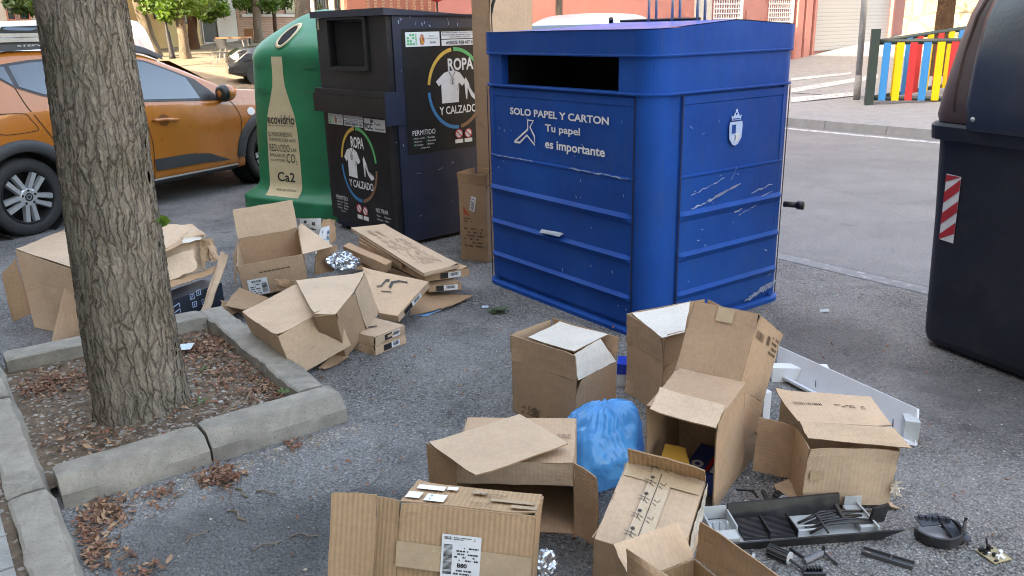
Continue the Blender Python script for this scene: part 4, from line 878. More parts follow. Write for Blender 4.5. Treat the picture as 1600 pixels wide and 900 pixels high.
def ropa_poster(par, fn, x0, x1, z0, z1, cx, cz, rx, rz, full, scale=1., back=.0):
    mb = MB(); rect(mb, x0, x1, z0, z1, lambda a, b: fn(a, b, .002)); o = mb.build('poster', M_POST, par, recalc=False)
    f = lambda a, b: fn(a, b, .0045); f2 = lambda a, b: fn(a, b, .007); mb = MB(); e = lambda u, v: (cx+u*rx, cz+v*rz)
    el = lambda u, v: f(cx+u*rx, cz+v*rz)
    for a0, a1, m in ((97, 172, 0), (8, 93, 1), (183, 273, 2), (277, 356, 3)): arc(mb, 0, 0, .91, 1.0, a0, a1, el, m, 20)
    mb.build('colour_ring', [M_YEL, M_GRN, M_BLU, M_BRN], o, recalc=False)
    mb = MB(); tx = lambda s, u0, u1, v0, v1, b=.012, **k: text(mb, s, cx+u0*rx, cx+u1*rx, cz+v0*rz, cz+v1*rz, f, bold=b, **k)
    tx('ROPA', -.26, .66, .44, .74, .03) if not full else tx('ROPA', -.36, .36, .44, .74, .03)
    tx('Y CALZADO', -.62, .72, -.62, -.42, .02)
    sh = [(-.72, .20), (-.42, .40), (-.22, .44), (-.04, .44), (.14, .38), (.34, .16), (.20, .05), (.10, .14), (.06, -.34), (-.54, -.34), (-.54, .14), (-.62, .08)] if not full else [(-.80, .16), (-.62, .36), (-.42, .42), (-.26, .42), (-.06, .34), (.10, .10), (-.03, .02), (-.12, .10), (-.12, -.36), (-.60, -.34), (-.60, .12), (-.68, .04)]
    so_ = (0, 0) if full else (.02, 0)
    plot(mb, [e(u+so_[0], v) for u, v in sh], f)
    sx = .30 if not full else .24
    plot(mb, [e(sx+u, v) for u, v in ((.0, .18), (.06, .26), (.12, .18), (.30, -.12), (.52, -.20), (.56, -.30), (.40, -.34), (.24, -.22), (.12, .0), (.09, -.28), (.05, -.28))], f)
    mb.build('emblem', M_WHITE, o, recalc=False)
    mb = MB(); c0 = sum(p[0] for p in sh[2:4])/2+so_[0]
    stroke(mb, [e(c0-.13, .42), e(c0-.02, .28), e(c0+.1, .42)], .006*scale, f2); stroke(mb, [e(c0-.02, .28), e(c0-.02, .10)], .005*scale, f2); stroke(mb, [e(c0+.03, .26), e(c0+.03, .12), e(c0-.07, .12), e(c0-.07, .26)], .004*scale, f2); stroke(mb, [e(sh[6][0]-.1, .12), e(sh[7][0]-.06, -.05)], .004*scale, f2)
    stroke(mb, [e(sx+.16, .06), e(sx+.34, -.16), e(sx+.5, -.2)], .005*scale, f2)
    mb.build('emblem_line', M_INK, o, recalc=False); return o, f, f2
def noentry(mb, x, z, r, f, f2, a=0, b=1):
    arc(mb, x, z, 0, r, 0, 360, f, b, 20); arc(mb, x, z, r*.80, r*1.02, 0, 360, f2, a, 22); stroke(mb, [(x-r*.62, z+r*.6), (x+r*.62, z-r*.6)], r*.22, f2, a)
# side poster
FS = lambda a, z, o: cr_(-.0-o, a, z)
po, f, f2 = ropa_poster(ro, lambda a, z, o: FS(a, z, o), .118, .86, .700, 1.605, .592, 1.16, .27, .305, False)
mb = MB(); rect(mb, .148, .456, 1.480, 1.582, f); rect(mb, .473, .825, 1.528, 1.580, f); rect(mb, .473, .825, 1.478, 1.522, f); mb.build('notice_strip', M_PAPER, po, recalc=False)
mb = MB()
for i in range(3):
    for j in range(4):
        if (i+j) % 4 != 3: rect(mb, .160+i*.024, .178+i*.024, 1.492+j*.021, 1.507+j*.021, f2, 1)
text(mb, 'JAEN', 1.492, 1.570, -.252, -.232, lambda a, b: f2(-b, a), 1, .02)
crest(mb, .272, .318, 1.490, 1.572, f2, 2, 3, 3); text(mb, 'Excmo.', .36, .405, 1.548, 1.558, f2, 0); text(mb, 'Ayuntamiento de', .335, .44, 1.530, 1.540, f2, 0); text(mb, 'Jaén', .362, .418, 1.495, 1.518, f2, 0)
text(mb, 'Prohibido Dejar Cartones o Muebles', .480, .818, 1.566, 1.577, f2, 0, .015); text(mb, 'Responsables Empresas Anunciantes', .480, .818, 1.550, 1.561, f2, 0, .015); text(mb, 'Arts. 1902 y 1903 CC', .55, .75, 1.534, 1.545, f2, 0, .015); text(mb, 'AVISOS: 958 437 106', .51, .80, 1.487, 1.513, f2, 0, .02)
noentry(mb, .600, .815, .037, f2, lambda a, b: FS(a, b, .009), 4, 5); noentry(mb, .692, .812, .037, f2, lambda a, b: FS(a, b, .009), 4, 5)
mb.build('notice_print', [M_INK, M_GRN, M_CRESTR, M_YEL, M_RED, M_WHITE], po, recalc=False)
mb = MB(); text(mb, 'PERMITIDO', .164, .375, .838, .876, f, 0)
for i, (s, x) in enumerate((('Ropa usada', .18), ('Zapatos', .18), ('Cortinas', .18), ('Toallas', .30), ('Manteles', .30), ('Bolsos', .30), ('Juguetes', .24))):
    z = .812-(i % 3)*.024 if i < 6 else .738; text(mb, s, x, x+len(s)*.0095, z-.004, z+.010, f, 0); stroke(mb, [(x-.016, z+.003), (x-.011, z-.003), (x-.003, z+.010)], .003, f, 1)
for x in (.563, .655): rect(mb, x, x+.077, .742, .772, f, 0)
mb.build('lettering', [M_WHITE, M_GRN], po, recalc=False)
# front poster on the service door (seen from the front, left to right = decreasing a)
FFn = lambda x, z, o: cr_(-x, .002-o, z)
po, f, f2 = ropa_poster(ro, FFn, -.965, -.085, .125, .975, -.525, .585, .268, .30, True)
mb = MB(); rect(mb, -.945, -.715, .885, .968, f); rect(mb, -.70, -.415, .925, .968, f); rect(mb, -.70, -.415, .885, .921, f); rect(mb, -.40, -.105, .870, .962, f); mb.build('notice_strip', M_PAPER, po, recalc=False)
mb = MB()
for i in range(3):
    for j in range(4):
        if (i+j) % 4 != 3: rect(mb, -.936+i*.02, -.921+i*.02, .893+j*.017, .906+j*.017, f2, 1)
text(mb, 'JAEN', .893, .957, .872, .856, lambda a, b: f2(-b, a), 1, .02); crest(mb, -.842, -.806, .893, .960, f2, 2, 3, 3); text(mb, 'Ayuntamiento de', -.79, -.725, .93, .938, f2, 0); text(mb, 'Jaén', -.78, -.735, .90, .918, f2, 0)
text(mb, 'Prohibido Dejar Cartones o Muebles', -.692, -.422, .956, .965, f2, 0, .015); text(mb, 'Responsables Empresas Anunciantes', -.692, -.422, .943, .952, f2, 0, .015); text(mb, 'Arts. 1902 y 1903 CC', -.64, -.48, .929, .938, f2, 0, .015); text(mb, 'AVISOS: 958 437 106', -.685, -.43, .893, .914, f2, 0, .02)
text(mb, 'FCC', -.390, -.275, .880, .925, f2, 0, .035); text(mb, '»', -.315, -.262, .932, .956, f2, 0, .03); text(mb, 'Medio', -.245, -.165, .915, .937, f2, 0); text(mb, 'Ambiente', -.245, -.120, .880, .902, f2, 0)
noentry(mb, -.565, .232, .037, f2, lambda a, b: FFn(a, b, .009), 4, 5); noentry(mb, -.475, .222, .037, f2, lambda a, b: FFn(a, b, .009), 4, 5)
mb.build('notice_print', [M_INK, M_GRN, M_CRESTR, M_YEL, M_RED, M_WHITE], po, recalc=False)
mb = MB(); text(mb, 'PERMITIDO', -.92, -.745, .265, .300, f); text(mb, 'NO TIRAR', -.318, -.146, .238, .272, f)
for i, (s, x) in enumerate((('Ropa usada', -.915), ('Zapatos', -.915), ('Cortinas', -.915), ('Toallas', -.81), ('Manteles', -.81), ('Bolsos', -.81), ('Juguetes', -.86))):
    z = .242-(i % 3)*.024 if i < 6 else .168; text(mb, s, x, x+len(s)*.0092, z-.004, z+.010, f)
for i, (s, x) in enumerate((('Basura', -.31), ('Colchones', -.31), ('Plásticos', -.20), ('Vidrio', -.20))): z = .21-(i % 2)*.03; text(mb, s, x, x+len(s)*.0095, z-.004, z+.010, f)
for x in (-.605, -.513): rect(mb, x, x+.075, .145, .178, f)
mb.build('lettering', M_WHITE, po, recalc=False)
mb = MB(); r_ = random.Random(3)
for k in range(26):
    if r_.random() < .7: b, z = r_.choice([r_.uniform(.01, .12), r_.uniform(.1, .85)]), r_.uniform(.75, 1.69); z = z if b < .12 else r_.uniform(1.61, 1.69); scratch(lambda a, q: FS(a, q, .0025), (b, z), (b+r_.uniform(-.012, .012), z+r_.uniform(-.03, .03)), .007, n=2, seed=k)
    else: b, z = r_.uniform(.12, .8), r_.uniform(.15, .66); scratch(lambda a, q: FS(a, q, .0025), (b, z), (b+r_.uniform(.0, .09), z+r_.uniform(-.01, .01)), .004, n=3, wob=.003, seed=k)
mb.build('scratch', M_SCR, ro, recalc=False)
mb = MB(); rect(mb, -.99, -.962, 1.615, 1.70, lambda a, b: FFn(a, b, .006)); mb.build('inspection_tag', M_CREAM, ro, recalc=False)

# ---------------------------------------------------------------- green glass container
GF = unit(V(-.50, -.866, 0)); GC = V(-1.65, 8.05, 0); GX = V(-GF[1], GF[0], 0)*1.0    # GF faces the bottle sticker, GX to its right
if GX@V(1, 0, 0) < 0: GX = -GX
gl = thing('glass_container', 'green plastic glass container with a cream bottle sticker', 'container', GC)
HW = .60
def gr(z):      # half width at height z
    if z < .14: return .735
    if z < .20: return lerp(.735, .655, (z-.14)/.06)
    if z < .26: return lerp(.655, .625, (z-.20)/.06)
    if z < 1.28: return .625-.045*(z-.26)/1.02
    return float(np.interp(z, (1.28, 1.40, 1.46, 1.52, 1.58, 1.66, 1.74, 1.785, 1.797), (.58, .576, .555, .505, .430, .315, .185, .075, .0)))
def gpt(ang, z, off=0.):
    n = 4.2 if z > .2 else 5; c, s = math.cos(ang), math.sin(ang); k = (abs(c)**n+abs(s)**n)**(-1/n); r = gr(z)+off
    return GC+GX*(r*k*c)+(-GF)*(r*k*s)+V(0, 0, z)
zz = [-.01, .0, .02, .10, .13, .14, .155, .17, .185, .20, .215, .235, .26, .32]+list(np.linspace(.4, 1.24, 8))+[1.28, 1.36, 1.40, 1.43, 1.46, 1.49, 1.52, 1.55, 1.58, 1.62, 1.66, 1.70, 1.74, 1.77, 1.785, 1.797]
mb = MB(); mb.grid([[gpt(2*math.pi*j/72, z) for j in range(73)] for z in zz]); mb.build('body', M_GREEN, gl, smooth=True)
def gsurf(x, z, off=.004):
    """point on the sticker side: x to the right, z height"""
    n = 4.2; r = gr(z)+off; y = r*(max(0, 1-abs(x/r)**n))**(1/n); return GC+GX*x+GF*y+V(0, 0, z)
ox = -.10
bw = [(.13, .20), (.62, .185), (.80, .165), (.90, .12), (1.0, .082), (1.09, .066), (1.24, .064)]
bw = [(.17, .205), (.45, .20), (.74, .19), (.90, .165), (1.03, .115), (1.14, .078), (1.23, .066), (1.40, .066)]
mb = MB(); mb.grid([[gsurf(ox+np.interp(z, [b[0] for b in bw], [b[1] for b in bw])*t, z) for t in np.linspace(-1, 1, 9)] for z in np.linspace(.17, 1.40, 30)]); bs_ = mb.build('bottle_sticker', M_CREAM, gl, smooth=True)
mb = MB(); fn = lambda a, b: gsurf(ox+a, b, .009); TT = lambda s, a0, a1, z0, z1, b=.0: text(mb, s, a0, a1, z0, z1, fn, 0, b)
TT('ecovidrio', -.165, .165, .815, .900, .012); TT('RECICLANDO ENTRE TODOS', -.16, .16, .795, .806); TT('EL MEDIOAMBIENTE', -.165, .125, .705, .745); TT('TE AGRADECE QUE HAYAS', -.165, .165, .655, .690); TT('REDUCIDO', -.165, .085, .570, .635); TT('LAS', .105, .165, .575, .605); TT('EMISIONES DE', -.165, .025, .520, .550); TT('A LA ATMÓSFERA', -.165, .025, .480, .508); TT('CO', .04, .145, .475, .555); TT('2', .150, .170, .465, .495)
TT('Ca2', -.09, .125, .300, .385, .012); TT('GRACIAS, VECINO', -.1, .14, .215, .235)
mb.build('lettering', M_INK, bs_, recalc=False)
# oval mouth with white ring, on the shoulder above the bottle
mc = 1.575; mb = MB()
def ell(t, s, off): x, z = ox+.03+.058*s*math.cos(t)+.014*s*math.sin(t), mc+.078*s*math.sin(t); return gsurf(x, z, off)
T = np.linspace(0, 2*math.pi, 41); mb.grid([[ell(t, 1.36, .004) for t in T], [ell(t, 1.32, .02) for t in T], [ell(t, 1.05, .022) for t in T], [ell(t, 1.0, .008) for t in T]]); mo = mb.build('mouth_ring', M_CREAM, gl, smooth=True)
mb = MB(); mb.grid([[ell(t, k, .014) for t in T] for k in (1.02, .66, .33, .001)]); mb.build('mouth_opening', M_VOID, mo, recalc=False)
M_PAD = paint('pad_green_plastic', (.005, .15, .068), .45)
for x in (-.40, .20):
    for z in (1.30, 1.08): mb = MB(); mb.grid([[gsurf(x+.0+.15*i/4, z+.045*j/2, .006) for i in range(5)] for j in range(3)]); mb.build('moulded_pad', M_PAD, gl)

# ---------------------------------------------------------------- brown lidded container at the right
BD = unit(V(.40, -.915, 0)); BN = unit(V(-.915, -.40, 0)); BB = -BN; BC = V(2.02, 4.02, 0)+CX*.055
oc = thing('organic_container', 'dark grey wheeled container with brown lid and striped reflective sticker', 'container', BC+BD*.6+BB*.5)
bp = lambda x, y, z: BC+BD*x+BB*y+V(0, 0, z*.965)
def rr_loop(x0, x1, y0, y1, r, n=8):
    L = []
    for cx, cy, a0 in ((x0+r, y0+r, 180), (x1-r, y0+r, 270), (x1-r, y1-r, 0), (x0+r, y1-r, 90)):
        for k in range(n+1): a = R(a0+90*k/n); L.append((cx+r*math.cos(a), cy+r*math.sin(a)))
    return L
def rloft(mb, secs, closetop=True, n=8):
    G_ = []
    for z, g, r in secs:
        L = rr_loop(-g, 1.30+g, -g, 1.05+g, r, n); G_.append([bp(a, b, z) for a, b in L+L[:1]])
    mb.grid(G_)
    if closetop: mb.poly(G_[-1][:-1])
mb = MB(); rloft(mb, [(.012, -.03, .11), (.03, -.012, .115), (.06, -.003, .12), (.12, .0, .12), (.7, .012, .11), (1.08, .025, .10), (1.085, .055, .11), (1.15, .06, .11), (1.165, .05, .11)], n=9); mb.build('body', M_BINB, oc, smooth=False)
for y in (.12, .75):
    for x in (.08, 1.1): mb = MB(); mb.lathe(bp(x, y, .055), BD, [(0, 0), (.055, 0), (.06, .01), (.06, .04), (.055, .05), (0, .05)], 18); mb.build('castor', M_BLK, oc, smooth=False)
mb = MB(); rloft(mb, [(1.168, .035, .10), (1.20, .045, .11), (1.30, .040, .12), (1.50, .018, .13), (1.66, -.005, .14), (1.80, -.035, .16), (1.92, -.085, .18), (1.99, -.20, .2), (2.01, -.34, .15)], n=9); mb.build('lid', M_BINL, oc, smooth=True)
# raised dark visor on the front of the lid
mb = MB(); G_ = []
for z, o, xi in ((1.145, .075, .205), (1.155, .085, .195), (1.24, .09, .19), (1.26, .095, .185), (1.50, .075, .185), (1.64, .055, .19), (1.80, .02, .22), (1.92, -.04, .28), (2.0, -.15, .40)):
    G_.append([bp(xi-.02, -o+.06, z), bp(xi, -o+.012, z), bp(xi+.03, -o, z), bp(.65, -o-.008, z), bp(1.27-xi, -o, z), bp(1.30-xi, -o+.012, z), bp(1.32-xi, -o+.06, z)])
mb.grid(G_); mb.build('visor', M_BINF, oc, smooth=True)
mb = MB()
for x in (.235, .50, .80, 1.08): mb.lathe(bp(x, -.090, 1.20), -BB, [(0, .006), (.010, .004), (.012, 0)], 10)
mb.build('rivet', M_STEEL, oc, smooth=True)
mb = MB(); mb.tube([bp(.10, -.036, 1.22), bp(.085, -.030, 1.35), bp(.09, -.012, 1.5), bp(.11, .010, 1.66), bp(.15, .040, 1.80)], .011, 8); mb.build('lid_rib', M_BINL, oc, smooth=True)
# reflective sticker wraps the front left edge
mb = MB(); stp = lambda x, z: bp(x, -.006-(z-.16)*.024, z)
q = [stp(.088, .585), stp(.168, .58), stp(.168, .915), stp(.088, .92)]; mb.quad(*q); st = mb.build('reflective_sticker', M_WHITE, oc, recalc=False)
mb = MB(); s2 = lambda x, z: stp(x, z)+BN*.002
for k in range(4):
    z = .555+k*.108; pts = [(.088, z), (.168, z+.075), (.168, z+.132), (.088, z+.057)]; pts = [(x, min(.914, max(.585, zz_))) for x, zz_ in pts]; plot(mb, pts, s2)
mb.build('red_stripe', M_RED, st, recalc=False)
mb = MB(); f = lambda x, z: stp(x, z)+BN*.002
arc(mb, .575, .765, .025, .05, 60, 330, f); rect(mb, .535, .68, .62, .69, f); mb.build('printed_mark', M_WHITE, oc, recalc=False)

# ---------------------------------------------------------------- vehicles
def cat(pts, n):
    """Catmull-Rom through points, n per span"""
    P = [np.array(p, float) for p in pts]; P = [2*P[0]-P[1]]+P+[2*P[-1]-P[-2]]; out = []
    for i in range(1, len(P)-2):
        for k in range(n):
            t = k/n; out.append(.5*((2*P[i])+(-P[i-1]+P[i+1])*t+(2*P[i-1]-5*P[i]+4*P[i+1]-P[i+2])*t*t+(-P[i-1]+3*P[i]-3*P[i+1]+P[i+2])*t**3))
    return out+[P[-2]]
class Car:
    """local frame: X forward, Y from the near side across the car, Z up; origin on the ground below the near rear wheel"""
    def __init__(s, name, label, P0, ex, Wd, roof, belt, x0, x1, paint_, tumble=.20, hubs=(.06, 2.66), rw=.327, plan=.16, cat_='car', group=None):
        s.P0 = np.array(P0, float); s.ex = unit(np.array(ex, float)); s.ey = V(-s.ex[1], s.ex[0], 0); s.Wd = Wd; s.hubs = hubs; s.rw = rw
        s.roof, s.belt, s.x0, s.x1, s.plan, s.tum = roof, belt, x0, x1, plan, tumble
        s.t = thing(name, label, cat_, s.P0+s.ex*1.3+s.ey*Wd/2, group); s.paint = paint_
        X = np.linspace(x0, x1, 70); mb = MB(); G_ = []
        for x in X:
            h = s.section(x); G_.append([s.P(x, y, z) for y, z in h]+[s.P(x, Wd-y, z) for y, z in h[::-1][1:]])
        mb.grid(G_); mb.poly(G_[0]); mb.poly(G_[-1]); o = mb.build('body', paint_, s.t, smooth=True)
        # wheel wells are really cut out of the body
        cut = MB()
        for hx in hubs:
            for y in (-.1, Wd-.32): cut.lathe(s.P(hx, y, rw), s.ey, [(0, 0), (rw+.055, 0), (rw+.055, .42), (0, .42)], 40)
        c = cut.build('wheel_cut', paint_, s.t); md = o.modifiers.new('cut', 'BOOLEAN'); md.object = c; md.operation = 'DIFFERENCE'; md.solver = 'EXACT'
        bpy.context.view_layer.update(); me = bpy.data.meshes.new_from_object(o.evaluated_get(bpy.context.evaluated_depsgraph_get())); o.modifiers.clear(); o.data = me; bpy.data.objects.remove(c)
        bm = bmesh.new(); bm.from_mesh(me); bmesh.ops.recalc_face_normals(bm, faces=bm.faces)
        for e in bm.edges: e.smooth = not (len(e.link_faces) == 2 and e.calc_face_angle(0) > .6)
        bm.to_mesh(me); bm.free(); s.body = o
        for hx in hubs:
            for y in (.05, Wd-.30): mb = MB(); mb.lathe(s.P(hx, y, rw), s.ey, [(rw+.05, 0), (rw+.05, .25), (0, .25)], 30); mb.build('wheel_well', M_VOID, s.t)
    def P(s, x, y, z): return s.P0+s.ex*x+s.ey*y+V(0, 0, z)
    def zr(s, x): return float(np.interp(x, *zip(*s.roof)))
    def zb(s, x): return min(float(np.interp(x, *zip(*s.belt))), s.zr(x)-.02)
    def pl(s, x):
        e = min(x-s.x0, s.x1-x); k = .75; return s.plan*max(0, 1-e/k)**2+.02*max(0, 1-e/.25)
    def section(s, x):
        zr, zb = s.zr(x), s.zb(x); hgt = zr-zb; p = s.pl(x); sl = .20+.12*max(0, 1-(x-s.x0)/.5)+.05*max(0, 1-(s.x1-x)/.6)
        tb = s.tum*min(1, hgt/.5)
        ctl = [(p+.16, sl), (p+.045, sl+.04), (p+.02, sl+.16), (p+.012, lerp(sl, zb, .45)), (p+.0, lerp(sl, zb, .74)), (p+.022, zb-.03*min(1, hgt/.2+.3)), (p+.045, zb+.01), (p+.045+tb*.55, zb+hgt*.55), (p+.05+tb, zb+hgt*.88), (p+.05+tb+.10, zb+hgt*.975), (p+.05+tb+.30, zr+.008), (s.Wd/2, zr+.022)]
        return cat(ctl, 4)
    def side(s, x, z, off=.003):
        h = s.section(x); zz = [q[1] for q in h]; return s.P(x, float(np.interp(z, zz, [q[0] for q in h]))-off, z)
    def patch(s, name, poly, m, off=.004, parent=None, n=14, th=0):
        """polygon (x, z) laid on the near side: sliced into columns that follow the body"""
        xs = sorted(set([p[0] for p in poly]+list(np.linspace(min(p[0] for p in poly), max(p[0] for p in poly), n)))); mb = MB(); cols = []
        for x in xs:
            zsx = []
            for (xa, za), (xb, zb) in zip(poly, poly[1:]+poly[:1]):
                if min(xa, xb)-1e-9 <= x <= max(xa, xb)+1e-9: zsx += [za, zb] if abs(xa-xb) < 1e-9 else [za+(zb-za)*(x-xa)/(xb-xa)]
            a, b = min(zsx), max(zsx); cols.append([s.side(x, a+(b-a)*k/6, off) for k in range(7)])
        mb.grid(cols); return mb.build(name, m, parent or s.t, smooth=True)
    def line(s, pts, w_, m, name, off=.003, parent=None):
        mb = MB(); pts = [np.array(p) for p in cat(pts, 6)]; stroke(mb, pts, w_, lambda a, b: s.side(a, b, off)); return mb.build(name, m, parent or s.t, recalc=False)
    def wheels(s, rim=True):
        for hx in s.hubs:
            for near in (True, False):
                y0 = .035 if near else s.Wd-.035; ax = -s.ey if near else s.ey; c = s.P(hx, y0, s.rw); r = s.rw
                mb = MB(); mb.lathe(c, ax, [(r*.66, -.20), (r*.93, -.20), (r*.985, -.18), (r, -.15), (r, -.04), (r*.985, -.012), (r*.93, .004), (r*.80, .006), (r*.72, .0), (r*.665, -.02), (r*.655, -.16)], 56); w_ = mb.build('wheel', M_TYRE, s.t, smooth=True)
                if not near: continue
                mb = MB(); mb.lathe(c, ax, [(r*.70, -.006), (r*.685, .002), (r*.655, -.004), (r*.63, -.05), (r*.60, -.15), (0, -.16)], 56, 0)
                b = np.cross(ax, V(0, 0, 1)); u = V(0, 0, 1)
                for k in range(5):
                    for dl in (-.17, .17):
                        a = R(270+72*k); a1 = a+dl*1.15; d0 = b*math.cos(a)+u*math.sin(a); t0 = -b*math.sin(a)+u*math.cos(a)
                        p0 = c+d0*r*.16+t0*r*.075*np.sign(dl); d1 = b*math.cos(a1)+u*math.sin(a1); p1 = c+d1*r*.645; tt = unit(np.cross(ax, p1-p0)); w0, w1 = r*.065, r*.085
                        q = [p0-tt*w0+ax*-.045, p0+tt*w0+ax*-.045, p1+tt*w1+ax*-.03, p1-tt*w1+ax*-.03]; tq = [p0-tt*w0*.7+ax*.004, p0+tt*w0*.7+ax*.004, p1+tt*w1*.7+ax*.0, p1-tt*w1*.7+ax*.0]; mb.hexa(q, tq, 1)
                mb.lathe(c, ax, [(r*.24, -.04), (r*.235, .0), (r*.20, .006), (r*.11, .006)], 30, 1); mb.lathe(c, ax, [(r*.11, .003), (0, .003)], 24, 2)
                for k in range(5):
                    a = R(306+72*k); mb.lathe(c+(b*math.cos(a)+u*math.sin(a))*r*.175, ax, [(r*.035, .009), (0, .0085)], 10, 2)
                q = lambda x, z: c+b*x+u*z+ax*.006
                stroke(mb, [(-.018, .018), (.018, .018), (.018, -.006), (0, -.022), (-.018, -.006), (-.018, .018)], .006, q, 1)
                mb.build('rim', [M_VOID, M_ALLOY, M_BLK], w_)
car = Car('parked_car', 'orange hatchback with roof rails and grey cladding parked behind the tree', V(-4.05, 6.86, 0)-unit(V(.873, -.488, 0))*.0, (.488, .873, 0), 1.80,
    [(-.72, .80), (-.66, 1.02), (-.60, 1.16), (-.45, 1.40), (-.2, 1.49), (.3, 1.525), (.9, 1.52), (1.27, 1.50), (1.55, 1.45), (1.70, 1.40), (1.95, 1.29), (2.2, 1.17), (2.40, 1.07), (2.6, 1.04), (3.05, 1.0), (3.38, .91), (3.54, .79), (3.60, .62)],
    [(-.72, .74), (-.6, .98), (0, 1.03), (.4, 1.03), (1.25, .99), (2.06, .945), (2.4, .93), (3.2, .86), (3.58, .6)], -.72, 3.60, M_ORANGE, hubs=(.06, 2.86))
car.wheels()
wf = [(.035, 1.385), (.07, 1.29), (.17, 1.216), (.36, 1.137), (.62, 1.06), (1.24, 1.010), (2.06, .958), (2.26, .95), (2.16, 1.06), (2.03, 1.17), (1.80, 1.27), (1.545, 1.372), (1.278, 1.425), (.9, 1.440), (.38, 1.428), (.15, 1.405)]
tr = car.patch('window_frame', wf, M_BLK, .004, n=40)
car.patch('quarter_window', [(.06, 1.378), (.085, 1.30), (.165, 1.235), (.155, 1.385)], M_GLASS, .008, tr)
car.patch('rear_window', [(.195, 1.388), (.205, 1.222), (.37, 1.155), (.62, 1.078), (1.16, 1.035), (1.18, 1.41), (.9, 1.42), (.4, 1.408)], M_GLASS, .008, tr, n=20)
car.patch('front_window', [(1.27, 1.40), (1.27, 1.03), (2.0, .985), (1.93, 1.19), (1.76, 1.268), (1.52, 1.362)], M_GLASS, .008, tr, n=20)
gap = [car.line(p, .008, M_VOID, 'door_gap') for p in ([(.155, 1.39), (.172, 1.216), (.22, 1.02), (.34, .79), (.44, .62), (.47, .42), (.46, .28)], [(1.25, 1.0), (1.29, .82), (1.33, .617), (1.325, .45), (1.305, .26)], [(2.36, .945), (2.44, .82), (2.462, .70), (2.42, .45), (2.375, .25)])]
car.line([(-.06, 1.025), (.15, 1.008), (.19, .96), (.235, .885), (.20, .862), (-.04, .858), (-.10, .90), (-.06, 1.025)], .006, M_VOID, 'fuel_flap')
mb = MB(); A_, B_ = car.side(1.366, .832, .045), car.side(1.622, .812, .045); mb.tube([car.side(1.366, .830, .0), A_, lerp(A_, B_, .5)+V(0, 0, .004), B_, car.side(1.622, .810, .0)], [.014, .017, .017, .017, .014], 8); mb.build('door_handle', M_ORANGE, car.t, smooth=True)
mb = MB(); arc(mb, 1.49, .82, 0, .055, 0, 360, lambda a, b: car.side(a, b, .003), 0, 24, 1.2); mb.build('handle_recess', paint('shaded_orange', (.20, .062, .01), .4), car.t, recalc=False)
car.patch('door_cladding', [(.53, .44), (1.27, .47), (1.28, .33), (.53, .30)], M_CLAD, .012)
car.patch('door_cladding', [(1.325, .464), (1.75, .462), (2.0, .43), (2.27, .325), (1.9, .345), (1.33, .35)], M_CLAD, .012)
car.patch('sill_strip', [(.45, .262), (1.3, .255), (2.36, .255), (2.36, .20), (1.3, .20), (.45, .20)], M_CLAD, .03)
car.patch('sill_trim', [(.45, .285), (1.3, .278), (2.36, .275), (2.36, .258), (1.3, .258), (.45, .262)], M_GREYP, .022)
for hx, a0, a1 in ((car.hubs[0], 2, 178), (car.hubs[1], 2, 178)):
    mb = MB(); G_ = []
    for k in range(41):
        a = R(a0+(a1-a0)*k/40); row = []
        for r, o in ((.378, -.10), (.378, .020), (.395, .032), (.45, .030), (.475, .012), (.478, -.004)):
            x, z = hx+r*math.cos(a)*1.02, .327+r*math.sin(a); y = car.side(min(max(x, car.x0), car.x1), max(z, .25), 0); row.append(V(*(car.P(x, 0, z)))*0+car.P(x, float((y-car.P0)@car.ey)-o, z))
        G_.append(row)
    mb.grid(G_); mb.build('arch_cladding', M_CLAD, car.t, smooth=True)
mb = MB()
for y in (.28, 1.52):
    G_ = []
    for x, zt_r, zb_r in ((-.25, 1.50, 1.47), (-.1, 1.575, 1.49), (.1, 1.60, 1.50), (.5, 1.615, 1.51), (1.0, 1.605, 1.505), (1.35, 1.565, 1.48), (1.62, 1.49, 1.43), (1.78, 1.42, 1.37)):
        G_.append([car.P(x, y-.03, zb_r), car.P(x, y-.025, zt_r-.012), car.P(x, y, zt_r), car.P(x, y+.03, zt_r-.012), car.P(x, y+.035, zb_r)])
    mb.grid(G_)
rl = mb.build('roof_rail', M_CLAD, car.t, smooth=True)
mb = MB(); mb.box(car.P(.04, .235, 1.575), car.ex*.85, car.ey*.05, V(0, 0, .035)); mb.box(car.P(-.6, .235, 1.615), car.ex*1.6, car.ey*.07, V(0, 0, .030)); mb.build('rail_bar', M_STEEL, rl)
mb = MB(); text(mb, 'STEPWAY', .34, .70, 1.537, 1.552, lambda a, b: car.P(a, .2455, b), 0, .02); mb.build('lettering', M_GREYP, rl, recalc=False)
mb = MB(); c = car.side(2.25, 1.02, .14); mb.add(*(lambda bmx: bmx)((lambda: ([c+car.ex*(.11*math.cos(a)*math.cos(b_))+car.ey*(-.09*math.sin(a)*math.cos(b_))+V(0, 0, .085*math.sin(b_)) for b_ in np.linspace(-1.45, 1.45, 9) for a in np.linspace(0, 2*math.pi, 16, endpoint=False)], [(i*16+j, i*16+(j+1) % 16, (i+1)*16+(j+1) % 16, (i+1)*16+j) for i in range(8) for j in range(16)]))()), 0)
mi_ = mb.build('wing_mirror', M_ORANGE, car.t, smooth=True); mb = MB(); mb.tube([car.side(2.26, .955, -.01), car.side(2.25, .975, .08)], .03, 8); mb.lathe(c-car.ex*.055, -car.ex, [(.0, .045), (.05, .044), (.082, .02), (.088, -.02)], 20); mb.build('mirror_foot', M_BLK, mi_, smooth=True)
mb = MB(); arc(mb, 2.62, .80, 0, .042, 0, 360, lambda a, b: car.side(a, b-.8+.8, .006), 0, 20, 1.3); mb.build('indicator', M_WHITE, car.t, recalc=False)
